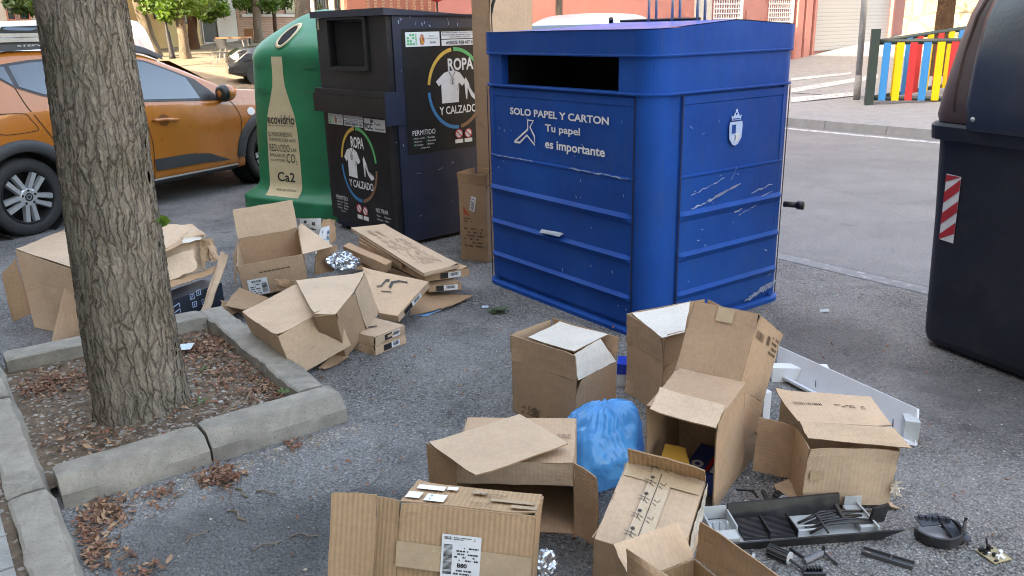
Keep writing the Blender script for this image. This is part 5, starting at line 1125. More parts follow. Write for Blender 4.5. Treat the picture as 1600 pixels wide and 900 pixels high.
mb = MB(); mb.grid([[car.P(lerp(1.86, 2.36, i/6), .27+t*1.26-(.0), car.zr(lerp(1.86, 2.36, i/6))+.030) for t in (0, .25, .5, .75, 1)] for i in range(7)]); mb.build('windscreen', M_GLASS, car.t, smooth=True)
# white van beyond it
vd = unit(V(-.97, -.24, 0)); vR = D(243, 56, 13.2); vR = V(vR[0], vR[1], 0)
VanP = vR+vd*.75
van = Car('white_van', 'white van with coloured dots parked beyond the orange car', VanP, vd, 1.8, [(-.78, 1.45), (-.70, 1.78), (-.3, 1.86), (1.5, 1.88), (2.15, 1.84), (2.5, 1.66), (2.95, 1.28), (3.1, 1.20), (3.55, 1.05), (3.72, .8), (3.75, .55)], [(-.78, 1.05), (0, 1.12), (2.3, 1.08), (2.9, 1.05), (3.75, .5)], -.78, 3.75, M_WCAR, tumble=.10, hubs=(0, 2.70), rw=.31, plan=.08, cat_='van') if False else None
def van_side(): pass
# the van shows its left flank: build with X from nose to tail so the near side faces the viewer
ve = unit(V(.985, .17, 0)); vP = V(D(243, 56, 14.2)[0], D(243, 56, 14.2)[1], 0)-ve*3.66
van = Car('white_van', 'white van with coloured dots parked beyond the orange car', vP, ve, 1.8, [(-1.05, .55), (-1.02, .85), (-.85, 1.05), (-.35, 1.18), (-.2, 1.26), (.25, 1.62), (.6, 1.80), (1.1, 1.87), (2.4, 1.88), (3.0, 1.87), (3.14, 1.83), (3.22, 1.60), (3.33, 1.15), (3.36, .8)], [(-1.05, .5), (-.6, .95), (0, 1.10), (3.0, 1.10), (3.36, .7)], -1.05, 3.36, M_WCAR, tumble=.10, hubs=(-.25, 2.45), rw=.31, plan=.07, cat_='van')
van.wheels()
wv = van.patch('side_window', [(.98, 1.42), (1.32, 1.79), (2.0, 1.80), (2.0, 1.40)], M_GLASS, .006, n=10); van.patch('quarter_window', [(.42, 1.42), (.86, 1.42), (1.18, 1.78), (.62, 1.72)], M_GLASS, .006, n=8)
van.patch('rear_pillar', [(2.98, 1.72), (3.12, 1.70), (3.28, 1.10), (3.30, .75), (3.18, .75), (3.14, 1.15)], M_CLAD, .01, n=8); van.patch('tail_light', [(3.20, 1.18), (3.28, 1.16), (3.31, .84), (3.22, .84)], M_RED, .02, n=6)
mb = MB(); vs_f = lambda a, b: van.side(a, b, .008); arc(mb, 3.08, 1.50, 0, .065, 0, 360, vs_f, 0, 24); arc(mb, 3.10, 1.34, 0, .065, 0, 360, vs_f, 1, 24); arc(mb, 2.80, 1.36, .07, .14, 0, 360, vs_f, 2, 24); stroke(mb, [(2.82, 1.53), (2.78, 1.61), (2.86, 1.61)], .04, vs_f, 2)
mb.build('dot_logo', [flat('cyan_print', (.02, .40, .62)), flat('magenta_print', (.48, .01, .16)), M_INK], van.t, recalc=False)
# black car behind the green container, white car behind the blue one
kP = onhill(362, 136, .0); ke = unit(V(.93, .37, 0)); 
blk = Car('black_car', 'dark car nose showing left of the green glass container', V(kP[0], kP[1], 0)+ke*.78-V(0, 0, -kP[2]), ke, 1.75, [(-.80, .55), (-.74, .80), (-.5, .95), (.3, 1.02), (.5, 1.08), (1.15, 1.42), (1.7, 1.47), (2.6, 1.42), (3.2, 1.1), (3.35, .6)], [(-.8, .5), (-.3, .85), (.5, .95), (3.0, .98), (3.35, .55)], -.80, 3.35, M_KCAR, hubs=(0, 2.55), rw=.31)
blk.wheels(); blk.patch('side_window', [(.72, 1.0), (1.2, 1.36), (2.5, 1.36), (2.9, 1.02)], M_GLASS, .006)
mb = MB(); arc(mb, -.60, .78, 0, .10, 0, 360, lambda a, b: blk.side(a, b, .012), 0, 20, 1.1); mb.build('headlight', M_PAPER, blk.t, recalc=False); blk.patch('bumper', [(-.78, .62), (-.2, .62), (-.2, .35), (-.78, .35)], M_CLAD, .02)
mb = MB(); mb.grid([[blk.P(lerp(.52, 1.12, i/5), .22+1.3*t, blk.zr(lerp(.52, 1.12, i/5))+.03) for t in (0, .3, .6, 1)] for i in range(6)]); mb.build('windscreen', M_GLASS, blk.t, smooth=True)
we = unit(V(.18, .98, 0)); wc = D(921, 60, 9.4); wP = V(wc[0], wc[1], 0)-V(we[1], -we[0], 0)*-.0+V(.88, 0, 0)
wht = Car('white_car', 'white car roof just visible above the blue paper container', wP, we, 1.80, [(-.70, .80), (-.62, 1.1), (-.4, 1.5), (-.1, 1.66), (.6, 1.715), (1.3, 1.70), (1.8, 1.6), (2.3, 1.28), (2.5, 1.15), (3.2, 1.0), (3.4, .6)], [(-.7, .75), (-.5, 1.0), (2.3, 1.02), (3.4, .55)], -.70, 3.40, M_WCAR, hubs=(.06, 2.66), rw=.32)
wht.wheels(); wht.patch('side_window', [(-.2, 1.12), (0, 1.5), (1.6, 1.52), (2.2, 1.12)], M_GLASS, .006)
mb = MB(); mb.grid([[wht.P(lerp(-.63, -.25, i/4), .3+1.2*t, wht.zr(lerp(-.63, -.25, i/4))+.03) for t in (0, .3, .6, 1)] for i in range(5)]); mb.build('rear_window', M_GLASS, wht.t, smooth=True)

# ---------------------------------------------------------------- cardboard boxes
def rot3(yaw, tx, ty):
    cz, sz = math.cos(yaw), math.sin(yaw); cx, sx = math.cos(tx), math.sin(tx); cy, sy = math.cos(ty), math.sin(ty)
    return np.array([[cz, -sz, 0], [sz, cz, 0], [0, 0, 1]])@np.array([[1, 0, 0], [0, cx, -sx], [0, sx, cx]])@np.array([[cy, 0, sy], [0, 1, 0], [-sy, 0, cy]])
FACES = dict(front=((0, 0, 0), (1, 0, 0), (1, 0, 1), (0, 0, 1)), back=((1, 1, 0), (0, 1, 0), (0, 1, 1), (1, 1, 1)), left=((0, 1, 0), (0, 0, 0), (0, 0, 1), (0, 1, 1)), right=((1, 0, 0), (1, 1, 0), (1, 1, 1), (1, 0, 1)), bottom=((0, 1, 0), (1, 1, 0), (1, 0, 0), (0, 0, 0)), top=((0, 0, 1), (1, 0, 1), (1, 1, 1), (0, 1, 1)))
class Carton:
    def __init__(s, label, q, faces='front back left right bottom', m=CB, group=None, zmax=1., th=.0045, bulge=.0035, name='cardboard_box', cat_='cardboard box', seed=0):
        q = np.array(q, float); s.c = q[:3]; s.R = rot3(*q[3:6]); s.d = q[6:9]; s.m = m; s.th = th
        lo = min(s.pt(a, b, c)[2] for a in (0, 1) for b in (0, 1) for c in (0, 1))
        s.t = thing(name, label, cat_, V(s.c[0], s.c[1], max(0, lo)), group); s.zm = zmax; s.ctr = s.pt(.5, .5, zmax/2); mb = MB(); s.seed = seed
        for k, f in enumerate(faces.split()):
            P = [s.pt(a, b, c*zmax) for a, b, c in FACES[f]]; mb.panel(*P, th=th, n=8, bulge=bulge, out=sum(P)/4-s.ctr, seed=seed*10+k)
        s.body = mb.build('body', [m, CBE], s.t)
    def pt(s, a, b, c): return s.c+s.R@V((a-.5)*s.d[0], (b-.5)*s.d[1], c*s.d[2])
    def fn(s, f, off=.003):
        """metres on a face: origin at its lower left corner as seen from outside"""
        P = [s.pt(a, b, c*s.zm) for a, b, c in FACES[f]]; ex, ey = unit(P[1]-P[0]), unit(P[3]-P[0]); n = np.cross(ex, ey); n = n if n@(P[0]+P[2]-2*s.ctr) > 0 else -n
        return lambda a, b: P[0]+ex*a+ey*b+n*off
    def hingept(s, h): return s.pt(h[0], h[1], h[2])
    def flap(s, A, B, tips=None, px=None, L0=None, m=None, th=None, seed=0, name='flap', n=6, bulge=.006, lab=None, ang=None, taper=0.):
        A, B = s.hingept(A), s.hingept(B)
        if px is not None: tips = solve_flap(A, B, px[0], px[1], L0)
        mb = MB(); mb.panel(A, B, tips[1], tips[0], th=th or s.th, n=n, bulge=bulge, out=CPOS-(A+B)/2, seed=seed+11); o = mb.build(name, [m or s.m, CBE], s.t)
        if lab: o['label'] = lab
        return o, tips
    def sheet(s, P, m=None, name='flap', seed=5, n=6, bulge=.006, lab=None, th=None):
        mb = MB(); mb.panel(*P, th=th or s.th, n=n, bulge=bulge, out=CPOS-sum(P)/4, seed=seed); o = mb.build(name, [m or s.m, CBE], s.t)
        if lab: o['label'] = lab
        return o
    def part(s, name, mb, m, parent=None): return mb.build(name, m, parent or s.t, recalc=False)
def solve_flap(A, B, pa, pb, L0=None):
    e = unit(B-A); n1 = unit(np.cross(e, V(0, 0, 1) if abs(e[2]) < .8 else V(1, 0, 0))); n2 = np.cross(e, n1); best = None; pa, pb = np.array(pa), np.array(pb)
    def cost(th, L):
        t = (n1*math.cos(th)+n2*math.sin(th))*L; a, b = A+t, B+t; c = np.sum((proj(a)-pa)**2)+np.sum((proj(b)-pb)**2)
        if L0: c += ((L-L0)/L0*25)**2
        return c+1e5*max(0, .004-min(a[2], b[2]))
    g = min(((cost(th, L), th, L) for th in np.linspace(0, 2*math.pi, 120) for L in np.linspace(.03, .45, 22)))
    st = [.05, .02]
    for _ in range(24):
        g = min((cost(g[1]+i*st[0], max(.01, g[2]+j*st[1])), g[1]+i*st[0], max(.01, g[2]+j*st[1])) for i in (-1, 0, 1) for j in (-1, 0, 1)); st = [x*.75 for x in st]
    t = (n1*math.cos(g[1])+n2*math.sin(g[1]))*g[2]; return A+t, B+t
def sticker(c, f, x0, x1, y0, y1, m=M_PAPER, off=.0030, name='shipping_label'):
    mb = MB(); rect(mb, x0, x1, y0, y1, c.fn(f, off)); return c.part(name, mb, m)
def tape(c, f, x0, x1, y0, y1, off=.0035): return sticker(c, f, x0, x1, y0, y1, M_TAPE, off, 'tape')

# 1 the parcel in front, with its shipping label
b1 = Carton('dented taped parcel with a white barcode shipping label at the bottom edge', list(V(-0.1501, 1.9652, .0407)-rot3(-.1290, -.2535, .0550)[:, 2]*.0383)+[-0.1290, -0.2535, 0.0550, 0.3731, 0.1807, 0.355], 'front back right bottom top', CBW, bulge=.006, seed=1)
A1 = b1.pt(0, 0, 1); t1 = W(590, 770.5, A1[2]+.002); t2 = W(518, 769.5, A1[2]+.004)
dn = b1.pt(0, 0, 0)-A1
b1.sheet([A1, t1, t1+dn, A1+dn], CBW, seed=3, lab='corrugated side flap folded out to the left'); b1.sheet([t1, t2, t2+dn*1.0, t1+dn], CBW, seed=4)
f = b1.fn('front', .0065); H_ = b1.d[2]; Wd_ = b1.d[0]
P = [f(.002, H_*.60), f(Wd_-.004, H_*.575), f(Wd_-.001, H_-.001), f(.002, H_-.001)]; b1.sheet(P, CBW, seed=6, bulge=.004, lab='closing flap taped down over the front')
ffl = b1.fn('front', .012); mb = MB(); rect(mb, .0, Wd_*.99, H_*.50, H_*.70, lambda a, b: ffl(a, b-.02*a)); tp = b1.part('tape', mb, M_TAPE)
lb = MB(); lf = b1.fn('front', .0145); L0x, L1x, Lz0, Lz1 = .125, .232, .112, .282; rect(lb, L0x, L1x, Lz0, Lz1, lf); lab = b1.part('shipping_label', lb, M_PAPER)
mb = MB(); l2 = b1.fn('front', .0155); text(mb, 'GLS.', L0x+.006, L0x+.028, Lz1-.013, Lz1-.005, l2, 0, .04); scrib(mb, L0x+.032, L1x-.016, Lz1-.014, Lz1-.005, l2, rows=2, seed=3)
barcode(mb, L0x+.006, L0x+.030, Lz0+.062, Lz1-.026, l2, n=26, vert=True, seed=2); scrib(mb, L0x+.036, L1x-.006, Lz0+.098, Lz1-.03, l2, rows=5, seed=5, dens=.6); text(mb, 'B80', L0x+.045, L0x+.072, Lz0+.082, Lz0+.094, l2, 0, .04); scrib(mb, L0x+.036, L0x+.085, Lz0+.060, Lz0+.078, l2, rows=2, seed=6); barcode(mb, L0x+.012, L1x-.026, Lz0+.010, Lz0+.052, l2, n=34, seed=7)
b1.part('print', mb, M_INK, lab)
for k, (x0, x1, y0, y1) in enumerate(((.02, .10, .105, .145), (.008, .048, .02, .075), (.062, .118, .008, .07), (.105, .135, .12, .15), (.18, .22, .11, .14))): o = sticker(b1, 'top', x0, x1, y0, y1, M_PAPER if k < 4 else M_TAPE, .0055, 'torn_label')
mb = MB(); ft = b1.fn('top', .0065)
for x0, x1, y0, y1 in ((.075, .08, .01, .065), (.19, .26, .02, .035), (.20, .28, .10, .12)): scrib(mb, x0, x1, y0, y1, ft, rows=2, seed=9)
b1.part('print', mb, M_INKB); tape(b1, 'top', .24, .36, .06, .085, .0055); tape(b1, 'top', .30, .372, .02, .045, .0055)
# loose silver wrap beside it
def crumple(name, c, sx, sy, sz, m, seed, base, lab, cat_, sub=4, amp=.35, ax=None):
    bm = bmesh.new(); bmesh.ops.create_icosphere(bm, subdivisions=sub, radius=1); ax = ax if ax is not None else np.eye(3); mb = MB(); vs_ = []
    for v in bm.verts:
        p = v.co; n1 = mnoise.noise(p*1.7+Vector((seed, 0, 0))); n2 = abs(mnoise.noise(p*3.9+Vector((0, seed, 0)))); n3 = abs(mnoise.noise(p*8+Vector((0, 0, seed)))); k = 1+amp*n1-amp*.7*n2-amp*.35*n3
        q = c+ax@V(p.x*sx*k, p.y*sy*k, p.z*sz*k); q[2] = max(base, q[2]); vs_.append(q)
    mb.add(vs_, [tuple(v.index for v in f.verts) for f in bm.faces]); bm.free()
    return tag(mb.build(name, m, None, base=V(c[0], c[1], base), smooth=False), lab, cat_)
crumple('bubble_wrap', W(848, 890, .05), .055, .05, .06, M_FOIL, 3, .0, 'silvery crumpled wrap sticking out beside the labelled parcel', 'packing wrap')

# 2 open box lying on its side behind it
b2 = Carton('open box lying on its side behind the labelled parcel, mouth facing forward', [0.0111, 2.5416, 0.0002, -0.1045, -0.0022, -0.0151, 0.3924, 0.3200, 0.2625], 'back left right bottom top', CB, seed=2)
b2.flap((0, 0, 1), (1, 0, 1), px=((710, 757), (896.6, 757)), m=CBP, lab='front flap drooping over the dark mouth')
b2.flap((1, 0, 0), (1, 0, 1), px=((932, 853), (935.5, 749)), lab='right flap swung open')
z = b2.pt(.5, .5, 1)[2]
b2.sheet([W(668.6, 691.5, z+.012), W(742.6, 744.4, z+.040), W(888.8, 693, z+.034), W(812.6, 646.4, z+.030)], CBP, seed=8, bulge=.008, lab='large loose flap lying skewed on top')
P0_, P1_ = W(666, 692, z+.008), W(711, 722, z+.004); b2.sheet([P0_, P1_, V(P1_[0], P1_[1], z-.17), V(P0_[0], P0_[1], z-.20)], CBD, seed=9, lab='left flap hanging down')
mb = MB(); f = b2.fn('top', .0055); scrib(mb, .33, .375, .16, .19, f, rows=3, seed=12); b2.part('print', mb, M_INKB)

# 3 tall box with white board on top
b3 = Carton('square box with flaps up and a white board, left of the blue bag', [0.2123, 3.2729, 0.0001, -0.7528, 0, 0, 0.3527, 0.2724, 0.2430], 'front back left right bottom', CB, seed=3)
up = b3.pt(0, 0, 1+.113/.243)-b3.pt(0, 0, 1)
for A, B, tl, lb_ in (((0, 0, 1), (1, 0, 1), (V(0, 0, 0), V(.002, -.004, .0)), None), ((0, 1, 1), (0, 0, 1), (V(-.006, .004, -.006), V(-.005, 0, 0)), None), ((1, 1, 1), (0, 1, 1), (V(.012, .012, -.012), V(0, .004, 0)), None)):
    a, b = b3.pt(*A), b3.pt(*B); b3.flap(A, B, tips=(a+up+tl[0], b+up+tl[1]), seed=int(A[0]*3+A[1]))
a, b = b3.pt(1, 0, 1), b3.pt(1, 1, 1); inn = unit(b3.pt(0, .5, 1)-b3.pt(1, .5, 1)); b3.flap((1, 0, 1), (1, 1, 1), tips=(a+up*1.0+inn*.012, b+up*.93+inn*.05+(a-b)*.18), m=CBL, lab='right flap with pale inner face leaning in')
zz_ = .352; b3.sheet([W(823.5, 527.4, zz_), W(897, 549, zz_+.002), W(950.4, 522, zz_), W(874.5, 503.4, zz_)], CBL, name='white_board', seed=4, lab='pale board lying on top')
f = b3.fn('front', .003); mb = MB(); scrib(mb, .055, .165, .012, .060, f, rows=4, seed=2, dens=.6); barcode(mb, .115, .155, .02, .052, f, n=14, seed=3); barcode(mb, .20, .31, .008, .040, f, n=16, seed=4); b3.part('print', mb, M_INKB)

# 4 tall narrow box against the blue container
b4 = Carton('narrow upright box with folded white flap touching the blue container', [0.7590, 3.4229, 0.0, -1.1609, 0.0, 0, 0.2868, 0.4204, 0.2450], 'front back left right bottom', CB, seed=4)
up = b4.pt(0, 0, 1+.135/.245)-b4.pt(0, 0, 1)
for A, B in (((0, 0, 1), (1, 0, 1)), ((1, 0, 1), (1, 1, 1)), ((1, 1, 1), (0, 1, 1)), ((0, 1, 1), (0, 0, 1))):
    a, b = b4.pt(*A), b4.pt(*B); o_ = unit((a+b)/2-b4.pt(.5, .5, 1)); b4.flap(A, B, tips=(a+up+o_*.006, b+up*.97+o_*.01), seed=int(3*A[0]+A[1]))
z = .385; b4.sheet([W(987, 489.5, z), W(1035, 528, z-.012), W(1070, 519, z-.01), W(1079, 473, z+.02)], CBL, name='white_board', seed=6, lab='white inner flap folded flat across the top')

# 5 leaning box standing on its own flaps
b5 = Carton('leaning closed box propped on spread flaps behind the open front box', [0.7801, 2.8924, 0.2748, -0.6511, -0.5469, 0.0106, 0.2534, 0.3076, 0.2803], 'front back left right top', CB, seed=5)
b5.flap((0, 0, 0), (1, 0, 0), px=((1032, 604.5), (1132.6, 631.5)), L0=.08, m=CBP, lab='short front flap resting on the box below')
o, tp_ = b5.flap((1, 0, 0), (1, 1, 0), px=((1150, 663), (1179, 672)), L0=.11)
mb = MB(); mb.panel(tp_[0]+V(0.002, .006, 0), tp_[1]+V(0.002, .006, 0), V(tp_[1][0]-.02, tp_[1][1]-.02, .0), V(tp_[0][0]-.01, tp_[0][1]-.03, .0), n=5, seed=5); mb.build('flap', [CB, CBE], b5.t)
a, b = b5.pt(1, 1, 0), b5.pt(0, 1, 0); b5.flap((1, 1, 0), (0, 1, 0), tips=(V(a[0], a[1]+.01, .002), V(b[0], b[1]+.01, .002)))
a, b = b5.pt(0, 1, 0), b5.pt(0, 0, 0); b5.flap((0, 1, 0), (0, 0, 0), tips=(V(a[0]-.03, a[1], .12), V(b[0]-.03, b[1], .14)))
tape(b5, 'front', .10, .165, .222, .275, .0045)
f = b5.fn('right', .0035); mb = MB(); barcode(mb, .02, .115, .195, .225, f, n=15, seed=4); barcode(mb, .15, .19, .20, .235, f, n=8, seed=5); scrib(mb, .20, .29, .17, .25, f, rows=4, seed=6, dens=.6); b5.part('print', mb, M_INKB)

# 6 open box facing the viewer
b6 = Carton('deep open box facing forward with a printed carton inside', [0.6463, 2.6681, 0.0, -0.5756, 0.09, 0.02, 0.2479, 0.3001, 0.372], 'back left right bottom top', CB, seed=6)
b6.sheet([W(1030.5, 606, .385), W(1134, 633, .385), W(1119, 669, .372), W(1014, 642, .372)], CBP, seed=7, bulge=.004, lab='folded top flap')
# printed carton inside it
pc_b = [b6.pt(.42, .35, .13), b6.pt(.95, .30, .13), b6.pt(.95, .85, .13), b6.pt(.42, .9, .13)]; t = thing('printed_carton', 'blue printed carton lying inside the deep open box', 'carton', b6.pt(.6, .5, .02))
mb = MB(); mb.hexa([V(p[0], p[1], b6.pt(.5, .5, .02)[2]) for p in pc_b], [p+V(0, 0, .045) for p in pc_b]); mb.build('body', paint('blue_carton', (.02, .05, .22), .45), t)
e1, e2, o0 = unit(pc_b[1]-pc_b[0]), unit(pc_b[3]-pc_b[0]), pc_b[0]+V(0, 0, .0475); f = lambda a, b: o0+e1*a+e2*b; mb = MB(); rect(mb, .07, .085, .01, .14, f, 1); rect(mb, .09, .128, .01, .15, f, 0); rect(mb, .10, .12, .08, .12, f, 1); arc(mb, .035, .035, .01, .022, 0, 360, f, 0, 16); mb.build('print', [M_WHITE, M_RED], t, recalc=False)
mb = MB(); q = W(1052, 707, .19); mb.panel(q+V(-.05, -.02, -.03), q+V(.05, -.04, -.03), q+V(.05, .03, .0), q+V(-.02, .05, .01), n=3, seed=3); tag(mb.build('padded_envelope', [paint('ochre_paper', (.50, .26, .04), .7), CBE], None, base=q-V(0, 0, .05)), 'ochre padded envelope poking up inside the deep open box', 'envelope')

# 7 fragile carton with person symbols
b7 = Carton('taped carton with printed stick figures along the lid, front centre', [0.3850, 2.1211, 0.0544, -0.4327, 0.2329, 0.0968, 0.2378, 0.3263, 0.2356], 'front back left right bottom top', CBP, bulge=.006, seed=7)
b7.flap((0, 1, 1), (1, 1, 1), px=((978.2, 703), (1106.6, 732.6)), m=CBW, lab='rear flap torn up and standing')
b7.flap((0, 0, 0), (1, 0, 0), tips=(b7.pt(0, -.12, -.3)*V(1, 1, 0)+V(0, 0, .01), b7.pt(1, -.12, -.3)*V(1, 1, 0)+V(0, 0, .01)))
f = b7.fn('top', .007); mb = MB(); w7, d7 = b7.d[0], b7.d[1]; x = w7*.47; rect(mb, x-.0011, x+.0011, .01, d7*.93, f)
for k in range(5):
    y = .03+k*.070; arc(mb, x-.022, y+.040, 0, .006, 0, 360, f, 0, 14); stroke(mb, [(x-.042, y+.026), (x-.020, y+.024), (x-.006, y+.018)], .0019, f); stroke(mb, [(x-.022, y+.030), (x-.022, y+.008)], .0019, f); stroke(mb, [(x-.040, y+.012), (x-.022, y+.016), (x-.010, y+.004)], .0019, f); stroke(mb, [(x+.004, y+.024), (x+.018, y+.018), (x+.022, y+.030)], .0019, f); stroke(mb, [(x+.004, y+.010), (x+.016, y+.004)], .0019, f)
b7.part('printed_figures', mb, flat('printed_grey', (.05, .045, .04), .8)); mb = MB(); ff = b7.fn('front', .007); x = w7*.45; arc(mb, x, .205, 0, .0085, 0, 360, ff, 0, 14); stroke(mb, [(x-.02, .19), (x+.015, .18)], .003, ff); stroke(mb, [(x-.018, .175), (x, .185), (x+.018, .165)], .003, ff); b7.part('printed_figures', mb, M_INK)
tape(b7, 'top', w7*.34, w7*.62, .0, d7*.99, .005); tape(b7, 'front', w7*.34, w7*.62, .15, .23, .005); tape(b7, 'top', w7*.02, w7*.97, d7*.80, d7*.93, .0042)
M_FILM = paint('stretch_film', (.62, .56, .48), .2, .1, 12, bump=.4, bs=30); mb = MB(); f = b7.fn('right', .006)
mb.grid([[f(d7*(.35+.65*i/10)+.01*mnoise.noise((i*.9, j*.9, 2)), .235-.14*j/6)+V(.006, 0, 0)*mnoise.noise((i*1.3, j*1.7, 5)) for j in range(7)] for i in range(11)]); b7.part('film_wrap', mb, M_FILM)

# 8 open box at the bottom edge
b8 = Carton('open topped box with raised flaps cut by the bottom of the photo', [0.4458, 1.5758, 0.0, 0.4622, -0.0, -0.0, 0.2047, 0.4002, 0.305], 'front back left right bottom', CBW, seed=8)
b8.flap((0, 1, 1), (1, 1, 1), px=((957, 856), (1062.5, 808)), m=CBP, seed=2, n=6); b8.flap((1, 1, 1), (1, 0, 1), tips=(b8.pt(1.05, 1, 1.36), b8.pt(1.15, 0, 1.33)), m=CBD, seed=3)
a, b = b8.pt(0, 1, 1), b8.pt(0, 0, 1); b8.flap((0, 1, 1), (0, 0, 1), tips=(W(978, 857, .402), W(1046, 902, .38)), m=CBD, seed=4)

# 9 box with roof-like lid
b9 = Carton('battered box with a big sagging lid beside the white shelf panel', [1.1259, 2.6478, 0.0306, -0.0459, 0.0646, 0.0240, 0.2971, 0.3509, 0.222], 'front back bottom right', CBP, bulge=.006, seed=9)
mb = MB(); P = [b9.pt(0, .42, 0), b9.pt(0, 0, 0), b9.pt(0, 0, 1), b9.pt(0, .42, 1)]; mb.panel(*P, n=6, bulge=.005, out=P[0]-b9.ctr, seed=4); mb.build('side_panel', [CB, CBE], b9.t)
zr = b9.pt(0, 0, 1)[2]; za = zr+.035
RA = [W(1207.6, 608.4, za+.02), W(1360.4, 619, za+.015), W(1385, 667, za+.018), W(1246.7, 658, za+.02)]; FA = [RA[3], RA[2], W(1425.5, 700, za-.030), W(1261, 685, za-.014)]
RA[2] = RA[2]+(RA[2]-RA[3])*.08; FA[1] = RA[2]
b9.sheet([RA[3], RA[2], RA[1], RA[0]], CBP, name='lid', seed=3, bulge=.006); b9.sheet([FA[3], FA[2], FA[1], FA[0]], CBP, name='lid', seed=4, bulge=.006)
b9.flap((0, .42, 1), (0, .42, 0), px=((1185, 652), (1172, 734)), L0=.10, m=CB, lab='brown side flap swung out to the left')
b9.flap((0, .40, 0), (0, 0, 0), px=((1200, 762), (1229, 789)), L0=.05); q = W(1392, 792, .012); b9.sheet([q+V(-.035, .02, 0), q+V(.0, -.005, -.006), q+V(.03, -.005, -.008), q+V(.005, .04, 0)], CBP, seed=5)
e1 = unit(RA[1]-RA[0]); e2 = unit(RA[0]-RA[3]); f = lambda a, b: RA[3]+e1*a+e2*b+V(0, 0, .008)-e2*0; mb = MB(); barcode(mb, .03, .13, .13, .145, f, n=14, seed=3); scrib(mb, .17, .27, .125, .15, f, rows=2, seed=4, dens=.6); b9.part('print', mb, M_INKB)
mb = MB(); f = b9.fn('front', .006); rect(mb, .015, .055, .10, .135, f); b9.part('tape', mb, M_TAPE); mb = MB(); f = b9.fn('left', .008); P = lambda a, b: lerp(b9.pt(0, .42, 0), b9.pt(0, 0, 0), a)+V(-.007, 0, b); arc(mb, .55, .17, .012, .020, 30, 330, P, 0, 14); stroke(mb, [(.75, .12), (.85, .16), (.95, .13)], .004, P); stroke(mb, [(.8, .10), (.85, .18)], .004, P); b9.part('print', mb, M_INKB)
mb = MB(); c = b9.pt(1, 0, .35)
for k in range(7): a = k*.9; mb.panel(c+V(-.01, -.006, .0), c+V(.008, -.01, .01), c+V(.03*math.cos(a)+.01, -.02, .04*math.sin(a)), c+V(.0, -.012, .03*math.sin(a)), .001, 2, .004, seed=k)
mb.build('torn_film', [M_FILM, M_FILM], b9.t)

# white shelf panel with slots
wa, wb_ = W(1216.4, 541, .115), W(1433, 638.7, .13); WA0, WB0 = V(wa[0]-.02, wa[1]-.055, .0), V(wb_[0]-.02, wb_[1]-.06, .0); sp = thing('shelf_panel', 'long white shelf panel with dark slots lying on its edge', 'panel', lerp(WA0, WB0, .5)*V(1, 1, 0))
e = unit(WB0-WA0); nn = unit(np.cross(e, unit(wa-WA0))); nn = nn if nn@(CPOS-WA0) > 0 else -nn; th_ = -nn*.014; M_SHELF = paint('white_laminate', (.60, .63, .68), .45, .05, 4, dirt=.3, dirtcol=(.42, .42, .42))
mb = MB(); mb.hexa([WA0, WB0, WB0+th_, WA0+th_], [wa, wb_, wb_+th_, wa+th_]); mb.build('board', M_SHELF, sp)
mb = MB(); mb.hexa([WA0+nn*.002, WB0+nn*.002, WB0+nn*.05, WA0+nn*.05], [p+V(0, 0, .012) for p in (WA0+nn*.002, WB0+nn*.002, WB0+nn*.05, WA0+nn*.05)]); mb.build('lower_lip', M_SHELF, sp)
f = lambda a, b: WA0+e*a+unit(wa-WA0)*b+nn*.003; mb = MB(); Lp = np.linalg.norm(WB0-WA0)
for t in (.05, .32, .60, .86): rect(mb, Lp*t, Lp*t+.004, .028, .06, f)
mb.build('slot', M_INK, sp, recalc=False)
mb = MB(); q = W(1427, 686, .01); mb.hexa([q+V(-.045, -.01, -.01), q+V(.005, -.03, -.01), q+V(.02, .04, -.01), q+V(-.03, .05, -.01)], [q+V(-.045, -.01, .085), q+V(.005, -.03, .085), q+V(.02, .04, .09), q+V(-.03, .05, .09)]); mb.build('end_block', [M_GREYP], sp)
mb = MB(); mb.panel(q+V(.0, -.02, .05), q+V(.03, .02, .07), q+V(.035, .03, -.005), q+V(.01, -.03, -.005), .003, 4, .006, seed=6); mb.build('torn_strip', [CBD, CBE], sp)
# foam pieces between the boxes
q = W(1203, 640, .10); mb = MB(); mb.box(V(q[0]-.03, q[1]-.01, 0), V(.035, .02, 0), V(-.02, .05, 0), V(0, 0, .175)); tag(mb.build('foam_block', M_PAPER, None, base=V(q[0], q[1], 0)), 'white foam block wedged between the leaning box and the lidded box', 'foam block')
mb = MB(); q = W(1250, 600, .0); mb.box(V(q[0]-.12, q[1]+.03, 0), V(.25, -.03, 0), V(.01, .06, 0), V(0, 0, .07)); tag(mb.build('foam_board', M_PAPER, None, base=V(q[0], q[1], 0)), 'white foam board lying behind the sagging lid', 'foam board')
mb = MB(); q = W(971, 606, 0); t = thing('tray_lid', 'small bright blue plastic tray between the white boarded boxes', 'tray', q); mb.box(V(q[0]-.02, q[1]+.02, 0), V(.10, -.02, 0), V(.02, .10, 0), V(0, 0, .06)); mb.build('rim', M_PAPER, t); mb = MB(); mb.box(V(q[0]-.02, q[1]+.017, .061), V(.10, -.02, 0), V(.02, .10, 0), V(0, 0, .05)); mb.build('body', paint('bright_blue_plastic', (.01, .05, .50), .35), t)

